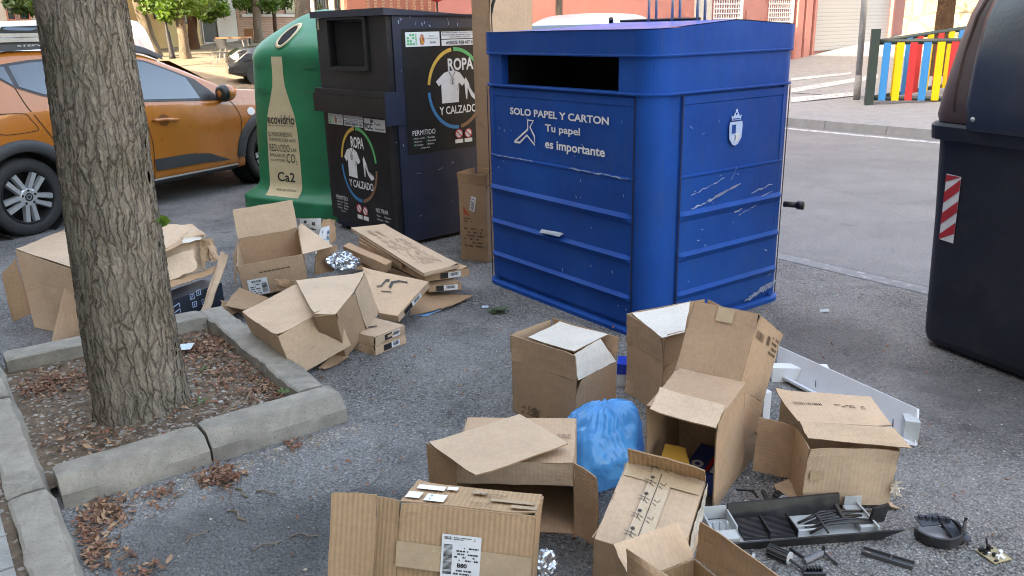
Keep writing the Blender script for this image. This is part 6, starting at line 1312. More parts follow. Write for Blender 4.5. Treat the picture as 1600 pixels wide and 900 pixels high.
# blue rubbish bag
bag_c = W(945, 764, .0)+V(.0, .10, .13); mb = MB(); bm = bmesh.new(); bmesh.ops.create_icosphere(bm, subdivisions=6, radius=1); vs_ = []
rb = random.Random(21); PN = [unit(V(rb.gauss(0, 1), rb.gauss(0, 1), rb.gauss(0, .8))) for _ in range(15)]+[unit(V(.1, -.8, .55)), unit(V(-.75, -.5, .35)), unit(V(.7, -.55, .3)), V(0, 0, 1.)]; PD = [rb.uniform(.78, .98) for _ in range(15)]+[.80, .86, .88, .82]
for v in bm.verts:
    p = v.co; a = math.atan2(p.y, p.x); pv = V(*p); ks = [dd/(nn_@pv) for nn_, dd in zip(PN, PD) if nn_@pv > .35]+[1.12]
    k = -math.log(sum(math.exp(-x*16) for x in ks))/16; k = min(1.15, k+.06)      # the film stretched over edged contents
    k *= 1+.05*mnoise.noise(p*2.2+Vector((4, 1, 2)))
    for sc_, am in ((2.0, .07), (4.2, .035)):
        dv = mnoise.voronoi(Vector((p.x, p.y, p.z*.7))*sc_+Vector((3, 8, 1))+mnoise.noise_vector(p*3)*.25)[0]; k -= am*max(0, .45-(dv[1]-dv[0]))
    k += .030*math.sin(a*15+5*mnoise.noise(p*2))*max(0, p.z+.1)*(.4+.6*max(0, p.z))
    q = V(p.x*.176*k, p.y*.185*k, p.z*.170*k)
    q[:2] *= 1+.16*max(0, -p.z)-.18*max(0, p.z); q[0] += .012*max(0, p.z)
    q = bag_c+q; q[2] = max(.003+.006*abs(mnoise.noise(p*6)), q[2]+.01); vs_.append(q)
mb.add(vs_, [tuple(x.index for x in f.verts) for f in bm.faces]); bm.free()
bag = thing('rubbish_bag', 'translucent crinkled blue plastic bag among the cardboard boxes', 'bag', V(bag_c[0], bag_c[1], 0)); mb.build('bag_film', M_BAG, bag, smooth=True)
cb_ = bag_c+V(-.01, .0, -.02); mb = MB(); mb.box(cb_+V(-.09, -.03, -.09), V(.13, .05, 0), V(-.04, .10, 0), V(0, 0, .13)); mb.box(cb_+V(.02, -.09, -.10), V(.08, .03, .03), V(-.02, .06, 0), V(0, 0, .10)); mb.build('contents', M_PAPER, bag)
mb = MB(); q = bag_c+V(.025, -.142, .022); mb.panel(q+V(-.035, .008, -.03), q+V(.03, .006, -.028), q+V(.032, .018, .022), q+V(-.03, .018, .02), .001, 3, .003, seed=2); arc(mb, 0, 0, .008, .014, 0, 360, lambda a, b: q+V(a, -.004+b*.15+.012, b), 1, 18)
mb.build('printed_patch', [paint('pale_blue_film', (.10, .36, .75), .3), M_CRESTR], bag)

# tall cartons between the two containers
bt = Carton('tall brown box with white sticker standing between two containers', [-0.2028, 5.8678, 0.0000, -0.5004, 0, 0, 0.2242, 0.2500, 0.5537], 'front back left right bottom', CBD, seed=12)
up = V(0, 0, .08)
for A, B in (((0, 0, 1), (1, 0, 1)), ((1, 0, 1), (1, 1, 1)), ((1, 1, 1), (0, 1, 1)), ((0, 1, 1), (0, 0, 1))):
    a, b = bt.pt(*A), bt.pt(*B); o_ = unit((a+b)/2-bt.pt(.5, .5, 1)); bt.flap(A, B, tips=(a+up+o_*.012, b+up+o_*.012), seed=int(3*A[0]+A[1]))
f = bt.fn('front', .004); mb = MB(); q = [(.085, .375), (.125, .36), (.145, .465), (.105, .475)]; plot(mb, q, f); st = bt.part('sticker', mb, M_PAPER); mb = MB(); f2 = bt.fn('front', .0055); [plot(mb, [(lerp(q[0][0], q[3][0], t)+.006, lerp(q[0][1], q[3][1], t)), (lerp(q[1][0], q[2][0], t)-.008, lerp(q[1][1], q[2][1], t)), (lerp(q[1][0], q[2][0], t+.05)-.008, lerp(q[1][1], q[2][1], t+.05)), (lerp(q[0][0], q[3][0], t+.05)+.006, lerp(q[0][1], q[3][1], t+.05))], f2) for t in (.1, .2, .3, .4, .5, .6, .8)]; bt.part('print', mb, M_INK, st)
mb = MB(); plot(mb, [(.035, .40), (.09, .33), (.035, .34)], f, 1); scrib(mb, .035, .10, .28, .32, f, rows=2, seed=3); scrib(mb, .035, .19, .10, .25, f, rows=6, seed=4, dens=.5); bt.part('print', mb, [M_INKB, M_CRESTR])
tcq = [D(745, 240, 6.18), D(772, 240, 6.02), D(835, 240, 6.30)]; zt = 1.83; b0, b1_, b2_ = [V(p[0], p[1], 0) for p in tcq]; b3_ = b0+b2_-b1_; lean = V(.0, 0, 0)
tc = thing('tall_carton', 'very tall flat carton rising behind the blue container', 'cardboard box', lerp(b0, b2_, .5)); mb = MB(); T4 = [p+lean+V(0, 0, zt) for p in (b0, b1_, b2_, b3_)]; B4 = [b0, b1_, b2_, b3_]; cc = sum(B4)/4+V(0, 0, zt/2)
for i, j in ((0, 1), (1, 2), (2, 3), (3, 0)): P = [B4[i], B4[j], T4[j], T4[i]]; mb.panel(*P, n=8, bulge=.006, out=sum(P)/4-cc, seed=i, mi=0 if i != 1 else 2)
mb.panel(*T4, n=4, out=V(0, 0, 1), seed=7); mb.build('body', [CB, CBE, CBP], tc)
mb = MB(); q = b1_+V(-.0, -.02, 0); cq = [D(769, 50, q[1]-.01), D(768, 25, q[1]-.012), D(769.5, 8, q[1]-.012), D(772, 0, q[1]-.012), D(774, -20, q[1]-.012)]; mb.tube(cq, [.004, .004, .011, .012, .006], 7); tag(mb.build('cord', M_INK, None, base=cq[0], smooth=True), 'black cord hanging down the corner of the tall carton', 'cord')

# ---------------------------------------------------------------- the left pile
# 10 open box with label
b10 = Carton('open box with white address label and rear flap standing up', [-1.5420, 5.2169, 0.075, 0.2802, 0.1271, -0.1007, 0.3977, 0.4777, 0.2190], 'front back left right bottom', CB, seed=20)
b10.flap((1, 1, 1), (0, 1, 1), px=((454.4, 311.4), (363, 328.6)), m=CBP, lab='pale rear flap standing up')
a, b = b10.pt(1, 1, 1), b10.pt(1, 0, 1); b10.flap((1, 1, 1), (1, 0, 1), tips=(W(470, 348, a[2]+.03), W(521, 385, a[2]-.05)), m=CBP, seed=4, lab='torn right flap')
a, b = b10.pt(0, 1, 1), b10.pt(0, 0, 1); b10.flap((0, 0, 1), (0, 1, 1), tips=(b10.pt(-.10, 0, .45), b10.pt(-.12, .9, .55)), seed=6)
f = b10.fn('front', .0035); mb = MB(); rect(mb, .035, .155, .006, .115, f); lb = b10.part('shipping_label', mb, M_PAPER); mb = MB(); f2 = b10.fn('front', .005); barcode(mb, .06, .12, .09, .106, f2, n=14, seed=3); barcode(mb, .115, .148, .02, .085, f2, n=12, vert=True, seed=4); scrib(mb, .042, .105, .012, .085, f2, rows=5, seed=5, dens=.6); b10.part('print', mb, M_INK, lb)
mb = MB(); scrib(mb, .12, .31, .145, .160, f2, rows=1, seed=6, dens=1); b10.part('print', mb, M_INKB)
# 11 tipped box over the kerb
b11 = Carton('plain tipped box leaning over the bed edging with flaps spread right', [-1.0761, 3.9913, 0.0478, -0.9237, 0.2883, -0.0053, 0.4645, 0.3178, 0.2408], 'front back left right bottom top', CBP, seed=21)
za = b11.pt(1, 1, 1)[2]
T_a, T_b, T_c, T_d = W(490, 491.5, za+.006), W(524, 491, za-.004), W(553.3, 455.4, za+.0), W(570.5, 425.5, za+.006); T_e = W(462, 438, za+.016)
b11.sheet([T_e, T_a, T_c, T_d], CBP, seed=3, bulge=.003, lab='wide top flap spread to the right'); b11.sheet([lerp(T_a, T_e, .02), T_b, T_c, lerp(T_a, T_c, .45)+V(-.01, .02, .001)], CBP, seed=8, n=4, bulge=.001)
gI, gJ, gK, gH = W(541, 560.5, .0), W(572, 519, .08), W(592.2, 490, .09), W(513.7, 557, .004)
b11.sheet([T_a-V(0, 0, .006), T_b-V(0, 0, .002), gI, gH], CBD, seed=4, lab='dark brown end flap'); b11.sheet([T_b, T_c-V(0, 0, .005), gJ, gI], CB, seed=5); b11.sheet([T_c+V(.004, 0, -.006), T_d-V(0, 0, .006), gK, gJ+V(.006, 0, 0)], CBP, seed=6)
# flat packs: thin closed boxes with printed end stickers
def flatpack(lab, q, m=CBP, endf='right', sx=None, seed=0, arrow=False, glue=True):
    c = Carton(lab, q, 'front back left right bottom top', m, seed=seed, bulge=.003, group='flat boxes in the left pile'); f = c.fn(endf, .0035); w_ = c.d[1] if endf in ('left', 'right') else c.d[0]; h = c.d[2]; x = sx if sx is not None else w_*.35
    if glue:
        mb = MB(); rect(mb, x, x+.055, h*.18, h*.85, f, 0); rect(mb, x+.056, x+.115, h*.18, h*.85, f, 1); o = c.part('end_sticker', mb, [M_INK, M_PAPER]); mb = MB(); barcode(mb, x+.065, x+.105, h*.35, h*.8, c.fn(endf, .005), n=12, seed=seed); c.part('print', mb, M_INK, o)
    return c
f4 = flatpack('lower of two thin flat boxes stacked under the tipped box', [-0.7419, 4.1462, 0.0, 0.9161, 0, 0, 0.2249, 0.2500, 0.047], endf='front', sx=.06, seed=30)
f5 = flatpack('upper of two thin flat boxes stacked under the tipped box', [-0.7459, 4.1562, 0.0495, 0.9361, 0, 0, 0.2249, 0.2500, 0.047], endf='front', sx=.07, seed=31); mb = MB(); f = f5.fn('top', .004); arc(mb, .06, .05, .08, .095, 40, 130, f, 0, 14); f5.part('printed_arrow', mb, M_INK)
def quadbox(name, lab, top4, th, m, seed=0, cat_='cardboard box', group=None):
    """closed flat box from four top corners"""
    n = unit(np.cross(top4[1]-top4[0], top4[3]-top4[0])); n = n if n[2] > 0 else -n; bot = [p-n*th for p in top4]; ctr = sum(top4)/4; ctr0 = (sum(top4)+sum(bot))/8; lo = min(p[2] for p in bot)
    t = thing(name, lab, cat_, V(ctr[0], ctr[1], max(0, lo)), group); mb = MB()
    mb.panel(*top4, n=7, bulge=.004, out=n, seed=seed); mb.panel(*bot, n=4, out=-n, seed=seed+1)
    for i in range(4): j = (i+1) % 4; P = [bot[i], bot[j], top4[j], top4[i]]; mb.panel(*P, th=.003, n=4, bulge=.002, out=sum(P)/4-ctr0, seed=seed+2+i)
    mb.build('body', [m, CBE], t); return t, bot
def endstick(t, p0, p1, p2, p3, t0, t1, t2):
    """black and white sticker on the end quad p0 p1 (bottom) p2 p3 (top)"""
    n = unit(np.cross(p1-p0, p3-p0)); n = n if n@(CPOS-p0) > 0 else -n; f = lambda a, b: lerp(lerp(p0, p1, a), lerp(p3, p2, a), b)+n*.004
    mb = MB(); rect(mb, t0, t1, .12, .85, f, 0); rect(mb, t1, t2, .12, .85, f, 1); o = mb.build('end_sticker', [M_INK, M_PAPER], t, recalc=False); f2 = lambda a, b: f(a, b)+n*.0015; mb = MB(); barcode(mb, t1+(t2-t1)*.2, t1+(t2-t1)*.85, .35, .75, f2, n=10, seed=1); mb.build('print', M_INK, o, recalc=False)
# 13 the tilted flat box with the arrow
zt = .30; q4 = [W(568, 419, .235), W(593, 489.5, .10), W(620.5, 497, .105), W(672, 441, .215)]
q4 = [W(566, 418, .225), W(592, 489, .10), W(621, 494, .105), W(670, 440, .20)]
t13, bt4 = quadbox('flat_box', 'tilted flat box with a curved black arrow on its face', q4, .040, CBP, 40); endstick(t13, bt4[2], bt4[3], q4[3], q4[2], .18, .42, .70)
e1, e2 = unit(q4[3]-q4[0]), unit(q4[1]-q4[0]); n13 = unit(np.cross(q4[3]-q4[0], q4[1]-q4[0])); n13 = n13 if n13[2] > 0 else -n13; f = lambda a, b: q4[0]+e1*a+e2*b+n13*.006
mb = MB(); L1_ = np.linalg.norm(q4[3]-q4[0]); stroke(mb, [(.16, .20), (.20, .12), (.26, .085), (.32, .08)], .018, f); stroke(mb, [(.06, .22), (.10, .20), (.13, .15), (.16, .11)], .010, f); plot(mb, [(.15, .10), (.19, .09), (.17, .13)], f); stroke(mb, [(.08, .27), (.16, .25)], .01, f); text(mb, 'J?', .03, .10, .19, .13, f, 0, .03) if False else None; mb.build('printed_arrow', M_INK, t13, recalc=False)
# 14 long flat panel lying on top of the stack and the boxes under it
q14 = [W(548, 355.5, .235), W(662, 427, .205), W(717, 413, .205), W(599.8, 350.3, .235)]; t14, _ = quadbox('flat_box', 'long flattened carton with faded print on top of the left pile', q14, .022, CBP, 50)
e1, e2 = unit(q14[1]-q14[0]), unit(q14[3]-q14[0]); f = lambda a, b: q14[0]+e1*a+e2*b+V(0, 0, .007); mb = MB(); L = np.linalg.norm(q14[1]-q14[0]); scrib(mb, L*.35, L*.85, .04, .20, f, rows=12, seed=7, dens=.5); scrib(mb, L*.12, L*.3, .05, .14, f, rows=2, seed=8, dens=.7); mb.build('print', M_INKF, t14, recalc=False)
q15 = [W(560, 378, .18), W(663, 428.5, .165), W(733, 419, .165), W(630, 372, .18)]; t15, b15 = quadbox('flat_box', 'flat box with barcode end sticker directly under the long carton', q15, .050, CB, 60, group='flat boxes in the left pile'); endstick(t15, b15[1], b15[2], q15[2], q15[1], .35, .52, .80)
q16 = [W(575, 398, .105), W(670, 446, .105), W(721, 441.6, .105), W(640, 400, .105)]; t16, b16 = quadbox('flat_box', 'flat box with barcode end sticker lowest at the pile right end', q16, .045, CB, 70, group='flat boxes in the left pile'); endstick(t16, b16[1], b16[2], q16[2], q16[1], .22, .45, .88)
q17 = [W(545, 379, .20), W(548, 391, .135), W(610, 422, .125), W(613, 408, .19)]; t17, _ = quadbox('flat_box', 'narrow long box on edge beside the foil bag', q17, .05, CB, 80)
q18 = [W(560, 372, .20), W(628, 412, .18), W(640, 409, .18), W(566, 368, .20)]; quadbox('card_strip', 'dark narrow card strip under the long flattened carton', q18, .03, CBD, 90)
# flattened sheets on the ground
def sheet_thing(name, lab, P, m, seed, cat_='cardboard sheet', th=.005, bulge=.012):
    mb = MB(); mb.panel(*P, th=th, n=8, bulge=bulge, out=V(0, 0, 1), seed=seed, jit=.006); c = sum(P)/4; return tag(mb.build(name, [m, CBE], None, base=V(c[0], c[1], min(p[2] for p in P))), lab, cat_)
sheet_thing('cardboard_sheet', 'ragged grey card sheet under the right end of the left pile', [W(640, 492, .02), W(700, 480, .02), W(738, 462, .025), W(650, 455, .03)], CBD, 3)
sheet_thing('blue_sheet', 'thin blue sheet poking out under the left pile', [W(638, 495, .006), W(668, 493, .006), W(704, 479, .008), W(660, 470, .01)], paint('light_blue_card', (.12, .32, .55), .6), 4, 'sheet', .003)
sheet_thing('cardboard_sheet', 'small card scrap under the tipped box', [W(497, 577, .006), W(512, 578, .006), W(545, 556, .02), W(520, 552, .03)], CB, 5)
sheet_thing('cardboard_sheet', 'brown card between the labelled box and the torn strip', [W(350, 478, .10), W(393, 486, .06), W(420, 465, .06), W(372, 450, .13)], CBD, 6)
sheet_thing('cardboard_sheet', 'pale card edge at the foot of the printed black box', [W(345, 470, .10), W(392, 480, .06), W(385, 488, .03), W(345, 492, .03)], CB, 7)
sheet_thing('cardboard_sheet', 'brown card piece standing between the labelled box and foil bag', [W(489, 430, .10), W(522, 424, .10), W(527, 382, .27), W(494, 392, .27)], CBD, 8)
sheet_thing('cardboard_sheet', 'folded card under the labelled box', [W(430, 437, .16), W(462, 438, .15), W(458, 450, .10), W(434, 452, .10)], CBD, 9)
sheet_thing('cardboard_sheet', 'brown card standing behind the torn right flap', [W(503, 380, .12), W(525, 378, .12), W(524, 343, .28), W(503, 342, .28)], CB, 10)
sheet_thing('cardboard_sheet', 'crumpled brown card under the foil bag', [W(520, 420, .08), W(590, 420, .08), W(610, 395, .12), W(560, 392, .13)], CBD, 11, bulge=.03)
def litho(lab, P, seed, cols):
    mb = MB(); mb.panel(*P, th=.004, n=4, bulge=.004, out=CPOS-P[0], seed=seed); c = sum(P)/4; t = thing('printed_carton', lab, 'carton', V(c[0], c[1], min(p[2] for p in P))); o = mb.build('panel', [M_PAPER, CBE], t); mb = MB(); n = unit(np.cross(P[1]-P[0], P[3]-P[0])); n = n if n@(CPOS-P[0]) > 0 else -n
    f = lambda a, b: lerp(lerp(P[0], P[1], a), lerp(P[3], P[2], a), b)+n*.006; r = random.Random(seed)
    for k in range(12): x, y = r.uniform(.05, .8), r.uniform(.05, .8); rect(mb, x, x+r.uniform(.05, .18), y, y+r.uniform(.03, .15), f, r.randrange(3))
    mb.build('print', cols, t, recalc=False)
litho('white and green printed carton behind the labelled box', [W(470, 372, .20), W(502, 376, .20), W(502, 341, .36), W(468, 342, .36)], 3, [M_GRN, M_INK, M_WALLC]); litho('small printed card with dark picture right of the labelled box', [W(492, 397, .14), W(514, 392, .14), W(515, 352, .30), W(501, 356, .30)], 4, [M_BLU, M_INK, M_WALLC])
f_c = W(537, 408, .17); crumple('foil_bag', f_c, .13, .085, .06, M_FOIL, 8, .10, 'crumpled silver foil bag on the left pile', 'foil bag', ax=rot3(.9, .4, .2))
# 12 big box left of the trunk
g0, g1 = W(54, 512, 0), W(160, 535, 0); zb12 = HZ(24, 390, g0)[2]; e12 = unit(V(g1[0]-g0[0], g1[1]-g0[1], 0)); n12 = V(-e12[1], e12[0], 0); n12 = n12 if n12[1] > 0 else -n12
g1 = g0+e12*.62
b12t = thing('cardboard_box', 'large sagging box left of the tree trunk with flaps spread', 'cardboard box', lerp(g0, g1, .5)); mb = MB(); up = V(0, 0, .40); o0 = W(24, 390, .40)
F4_ = [g0, g1, g1+up*.95, o0]; mb.panel(*F4_, n=8, bulge=.010, out=CPOS-g0, seed=1)
bk = [p+n12*.42 for p in (g0, g1)]; cB = W(104, 357, .50); mb.panel(bk[0], bk[1], bk[1]+up*1.1, bk[0]+up*1.15, n=6, out=n12, seed=2); mb.panel(g1, bk[1], bk[1]+up*1.0, g1+up*.95, n=6, out=e12, seed=3); mb.panel(bk[0], g0, o0, bk[0]+up*1.15, n=6, out=-e12, seed=4)
mb.panel(g0+V(0, 0, .004), g1+V(0, 0, .004), bk[1]+V(0, 0, .004), bk[0]+V(0, 0, .004), n=3, out=V(0, 0, 1), seed=5); mb.build('body', [CBP, CBE], b12t)
for P, m, sd_, lb in (([o0+V(0, 0, .004), g1+up*.97, bk[1]+up*1.02, W(104, 358, .50)], CBP, 6, 'pale top flap lifted at the back'), ([o0+V(-.005, -.005, -.05), W(2, 428, .30), W(19, 503, .02), W(52, 491, .06)], CBD, 7, 'brown left flap swung out'), ([W(107, 418, .365), W(150, 425, .365), W(134, 530, .0), W(79, 540, .0)], CB, 8, 'corrugated torn front flap reaching the ground')):
    mbp = MB(); mbp.panel(*P, n=7, bulge=.010, out=CPOS-P[0], seed=sd_, jit=.004); o = mbp.build('flap', [m, CBE], b12t); o['label'] = lb
# torn carton right of the trunk and what is in it
tb = W(300, 470, 0); t = thing('torn_carton', 'torn crumpled carton right of the tree trunk holding a black box', 'cardboard box', tb); M1 = MB()
Z0 = .10
TA = [W(205, 372, .43), W(250, 350, .45), W(302, 351, .43), W(327, 371, .40), W(317, 368, .385), W(284, 375, .40), W(246, 395, .42), W(205, 404, .42)]
M1.panel(TA[7], TA[6], TA[1], TA[0], n=8, bulge=.010, out=V(0, 0, 1), seed=2, jit=.008); M1.panel(TA[6], TA[5], TA[2], TA[1], n=8, bulge=.014, out=V(0, 0, 1), seed=12, jit=.010); M1.panel(TA[5], TA[4]+V(0, 0, .004), TA[3], TA[2], n=6, bulge=.012, out=V(0, 0, 1), seed=13, jit=.008)
M1.panel(W(244, 380, .41), W(318, 362, .40), W(322, 420, .19), W(246, 450, .18), n=6, bulge=.01, out=CPOS-tb, seed=3, jit=.004)
M1.build('body', [CBP, CBE], t)
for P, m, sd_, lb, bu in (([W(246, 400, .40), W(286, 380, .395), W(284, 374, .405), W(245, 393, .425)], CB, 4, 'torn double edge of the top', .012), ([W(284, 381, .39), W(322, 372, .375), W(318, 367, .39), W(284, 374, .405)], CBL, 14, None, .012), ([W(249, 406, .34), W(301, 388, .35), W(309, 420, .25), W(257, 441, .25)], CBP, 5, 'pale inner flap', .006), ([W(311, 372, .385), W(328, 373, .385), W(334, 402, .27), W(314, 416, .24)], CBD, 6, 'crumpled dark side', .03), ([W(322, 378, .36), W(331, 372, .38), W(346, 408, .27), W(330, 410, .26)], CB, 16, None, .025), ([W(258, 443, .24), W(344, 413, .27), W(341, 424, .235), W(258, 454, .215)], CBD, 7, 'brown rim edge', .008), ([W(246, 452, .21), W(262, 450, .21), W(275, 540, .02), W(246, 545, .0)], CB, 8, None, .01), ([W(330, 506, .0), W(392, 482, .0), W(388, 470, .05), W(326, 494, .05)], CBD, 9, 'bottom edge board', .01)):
    mbp = MB(); mbp.panel(*P, n=7, bulge=bu, out=CPOS-P[0], seed=sd_, jit=.008); o = mbp.build('flap', [m, CBE], t)
    if lb: o['label'] = lb
g0, g1 = W(272, 515, .0), W(352, 483, .0); h0 = HZ(264, 471, g0)[2]; dv = unit(V(-(g1-g0)[1], (g1-g0)[0], 0))*.16; M_PBOX = paint('black_printed_box', (.016, .022, .034), .35, .2, 6)
pb = thing('printed_box', 'black printed box with small white icons in the torn carton', 'box', lerp(g0, g1, .5)); mb = MB(); B_ = [g0-(g1-g0)*.3, g1, g1+dv, g0-(g1-g0)*.3+dv]; mb.hexa(B_, [p+V(0, 0, h0) for p in B_]); mb.build('body', M_PBOX, pb)
ex_ = unit(g1-g0); n_ = V(ex_[1], -ex_[0], 0); n_ = n_ if n_@(CPOS-g0) > 0 else -n_; f = lambda a, b: g0+ex_*a+V(0, 0, b)+n_*.003; mb = MB()
for x, y in ((.14, .135), (.19, .145), (.15, .085), (.27, .13), (.22, .08), (.27, .08)):
    for q in ((x, y, x+.032, y+.003), (x, y+.029, x+.032, y+.032), (x, y, x+.003, y+.032), (x+.029, y, x+.032, y+.032)): rect(mb, q[0], q[2], q[1], q[3], f)
    stroke(mb, [(x+.010, y+.009), (x+.02, y+.022)], .004, f)
for z in (.06, .095, .13): stroke(mb, [(.015, z), (.06, z+.012), (.06, z-.01)], .005, f)
mb.build('printed_icons', M_CRESTB, pb, recalc=False)
P = [W(308, 503, .02), W(322, 500, .02), W(357, 398, .33), W(346, 392, .34)]; sheet_thing('torn_strip', 'torn cardboard strip leaning on the black printed box', P, CBP, 12, 'cardboard strip', bulge=.02)

# ---------------------------------------------------------------- broken printer parts
ta, tb_ = W(1120, 858, .0), W(1398, 838, .0); te = unit(tb_-ta); tn = V(-te[1], te[0], 0); tn = tn if tn[1] > 0 else -tn; TL = np.linalg.norm(tb_-ta); tp = lambda a, b, z: ta+te*a+tn*b+V(0, 0, z)
tr = thing('printer_tray', 'long broken black and grey printer tray full of loose parts', 'printer part', lerp(ta, tb_, .5))
mb = MB(); mb.hexa([tp(0, 0, .0), tp(TL*.92, 0, .0), tp(TL*.92, .15, .0), tp(0, .15, 0)], [tp(0, 0, .008), tp(TL*.92, 0, .008), tp(TL*.92, .15, .008), tp(0, .15, .008)]); mb.build('base', M_GREYP, tr)
mb = MB(); mb.hexa([tp(.015, -.012, 0), tp(TL*.9, -.012, 0), tp(TL*.9, .0, 0), tp(.015, .0, 0)], [tp(-.01, -.022, .030), tp(TL+.02, -.022, .036), tp(TL+.02, -.014, .036), tp(-.01, -.014, .030)]); mb.build('front_lip', M_BLK, tr)
mb = MB(); mb.hexa([tp(.085, .14, .008), tp(TL*.80, .14, .008), tp(TL*.80, .15, .008), tp(.085, .15, .008)], [tp(.085, .155, .060), tp(TL*.80, .155, .072), tp(TL*.80, .164, .072), tp(.085, .164, .060)]); mb.build('rear_panel', M_BLK, tr)
mb = MB()
for i in range(17): z = .012+i*.0042; mb.box(tp(.095, .02+i*.0055, .010), te*.17, tn*.0032, V(0, 0, .010+.0008*i))
mb.box(tp(.178, .015, .010), te*.004, tn*.10, V(0, 0, .030)); mb.box(tp(.268, .015, .010), te*.004, tn*.10, V(0, 0, .030)); mb.build('rib', M_BLK, tr)
mb = MB(); mb.box(tp(.0, .0, .009), te*.075, tn*.05, V(0, 0, .025)); mb.box(tp(-.004, .0, .0), te*.006, tn*.16, V(0, 0, .040)); mb.box(tp(.08, .051, .009), te*.005, tn*.10, V(0, 0, .035)); mb.box(tp(.0, .155, .009), te*.08, tn*.006, V(0, 0, .045))
for k in range(3): mb.box(tp(.012+k*.022, .075, .009), te*.006, tn*.012, V(0, 0, .035))
mb.build('end_frame', M_GREYP, tr); mb = MB(); mb.box(tp(TL*.82, .02, .009), te*.06, tn*.13, V(0, 0, .02)); mb.box(tp(TL*.90, .0, .0), te*.006, tn*.16, V(0, 0, .040)); mb.box(tp(TL*.83, .15, .009), te*.06, tn*.006, V(0, 0, .05)); mb.tube([tp(.27, .03, .025), tp(TL*.6, .03, .028)], .004, 6); mb.tube([tp(.27, .055, .025), tp(TL*.85, .05, .03)], .003, 6); mb.build('side_frame', M_GREYP, tr)
mb = MB(); mb.box(tp(TL*.885, .04, .02), te*.05+V(0, 0, .012), tn*.012, V(0, 0, .06)+te*.012); mb.build('bracket', M_BLK, tr)
mb = MB(); r_ = random.Random(5)
for k in range(7):
    a = TL*.50+r_.uniform(0, .03); y = .02+k*.012; mb.tube([tp(a, y, .02), tp(a+.06, y+.01, .036+.008*r_.random()), tp(a+.13, y+.012, .036+.01*r_.random()), tp(a+.19+r_.uniform(0, .05), y+r_.uniform(-.01, .03), .03)], .0045, 6)
mb.tube([tp(TL*.62, .0, .03), tp(TL*.60, .05, .052), tp(TL*.62, .11, .03)], .004, 6); mb.build('cable', M_BLK, tr, smooth=True); mb = MB(); mb.tube([tp(TL*.76, .06, .03), tp(TL*.72, .09, .075)], .008, 8); mb.build('shaft', M_BLK, tr)
# dark ring-shaped housing
c = W(1462, 838, .0); t = thing('printer_housing', 'black curved open printer housing lying on the asphalt', 'printer part', c); mb = MB()
mb.lathe(c, (0, 0, 1), [(.066, .0), (.077, .010), (.076, .038), (.070, .040), (.068, .010), (.061, .004)], 40, 0, R(95), R(320)); mb.build('rim', M_BLK, t, smooth=False)
mb = MB(); mb.panel(c+V(.03, -.06, .020), c+V(.09, -.05, .012), c+V(.085, .03, .035), c+V(.02, .05, .045), .004, 5, .006, seed=2); mb.panel(c+V(-.05, .05, .040), c+V(.03, .06, .045), c+V(.03, .02, .030), c+V(-.045, .01, .028), .004, 4, .004, seed=3)
for k in range(5): mb.box(c+V(-.04+k*.02, .035-.004*k, .035), (.012, 0, 0), (0, .014, 0), (0, 0, .016))
mb.build('inner_plate', [paint('slate_printer_plastic', (.035, .038, .05), .35), M_BLK], t); mb = MB(); mb.tube([c+V(.075, -.02, .02), c+V(.10, .02, .035), c+V(.105, .025, .05)], .006, 7); mb.build('tab', M_BLK, t); mb = MB(); arc(mb, 0, 0, 0, .05, 0, 360, lambda a, b: c+V(a-.005, b, .009), 0, 20); mb.build('metal_disc', M_STEEL, t)
# circuit board
c = W(1552, 868, .004); t = thing('circuit_board', 'small tan circuit board with black and white components', 'circuit board', c); a1 = unit(W(1579, 875)-W(1543, 884.6)); a2 = V(-a1[1], a1[0], 0); bq = lambda x, y, z: c+a1*x+a2*y+V(0, 0, z)
mb = MB(); mb.box(bq(-.032, -.035, 0), a1*.068, a2*.075, V(0, 0, .003)); mb.build('board', paint('tan_pcb', (.36, .30, .18), .5), t); r_ = random.Random(3); A_, B_ = MB(), MB()
for k in range(16): (A_ if k % 2 else B_).box(bq(r_.uniform(-.03, .022), r_.uniform(-.033, .03), .0032), a1*r_.uniform(.004, .014), a2*r_.uniform(.004, .012), V(0, 0, r_.uniform(.003, .012)))
A_.lathe(bq(0, .02, .0032), (0, 0, 1), [(.007, 0), (.007, .02), (0, .02)], 14); A_.tube([bq(-.002, .024, .02), bq(-.004, .03, .042)], .003, 6); A_.build('black_component', M_BLK, t); B_.build('white_component', M_PAPER, t)
# loose strips, rollers
def strip(lab, p0, p1, w_, h, m=M_BLK, name='plastic_strip', u=False, extra=None):
    a, b = W(*p0), W(*p1); e = unit(b-a); n = V(-e[1], e[0], 0); L = np.linalg.norm(b-a); t = thing(name, lab, 'plastic strip', lerp(a, b, .5), 'loose broken plastic pieces'); mb = MB(); mb.box(a-n*w_/2, e*L, n*w_, V(0, 0, h*.35 if u else h)); mb.build('base', m, t)
    if u:
        mb = MB(); mb.box(a-n*w_/2+V(0, 0, h*.36), e*L, n*.003, V(0, 0, h*.6)); mb.box(a+n*(w_/2-.003)+V(0, 0, h*.36), e*L, n*.003, V(0, 0, h*.6)); mb.box(a+e*L*.55-n*(w_/2-.004)+V(0, 0, h*.36), e*.004, n*(w_-.008), V(0, 0, h*.55)); mb.build('edge_wall', m, t)
    return t
strip('grey channelled plastic strip below the curved housing', (1347, 863), (1427, 887), .034, .014, paint('graphite_plastic', (.06, .062, .068), .4), u=True)
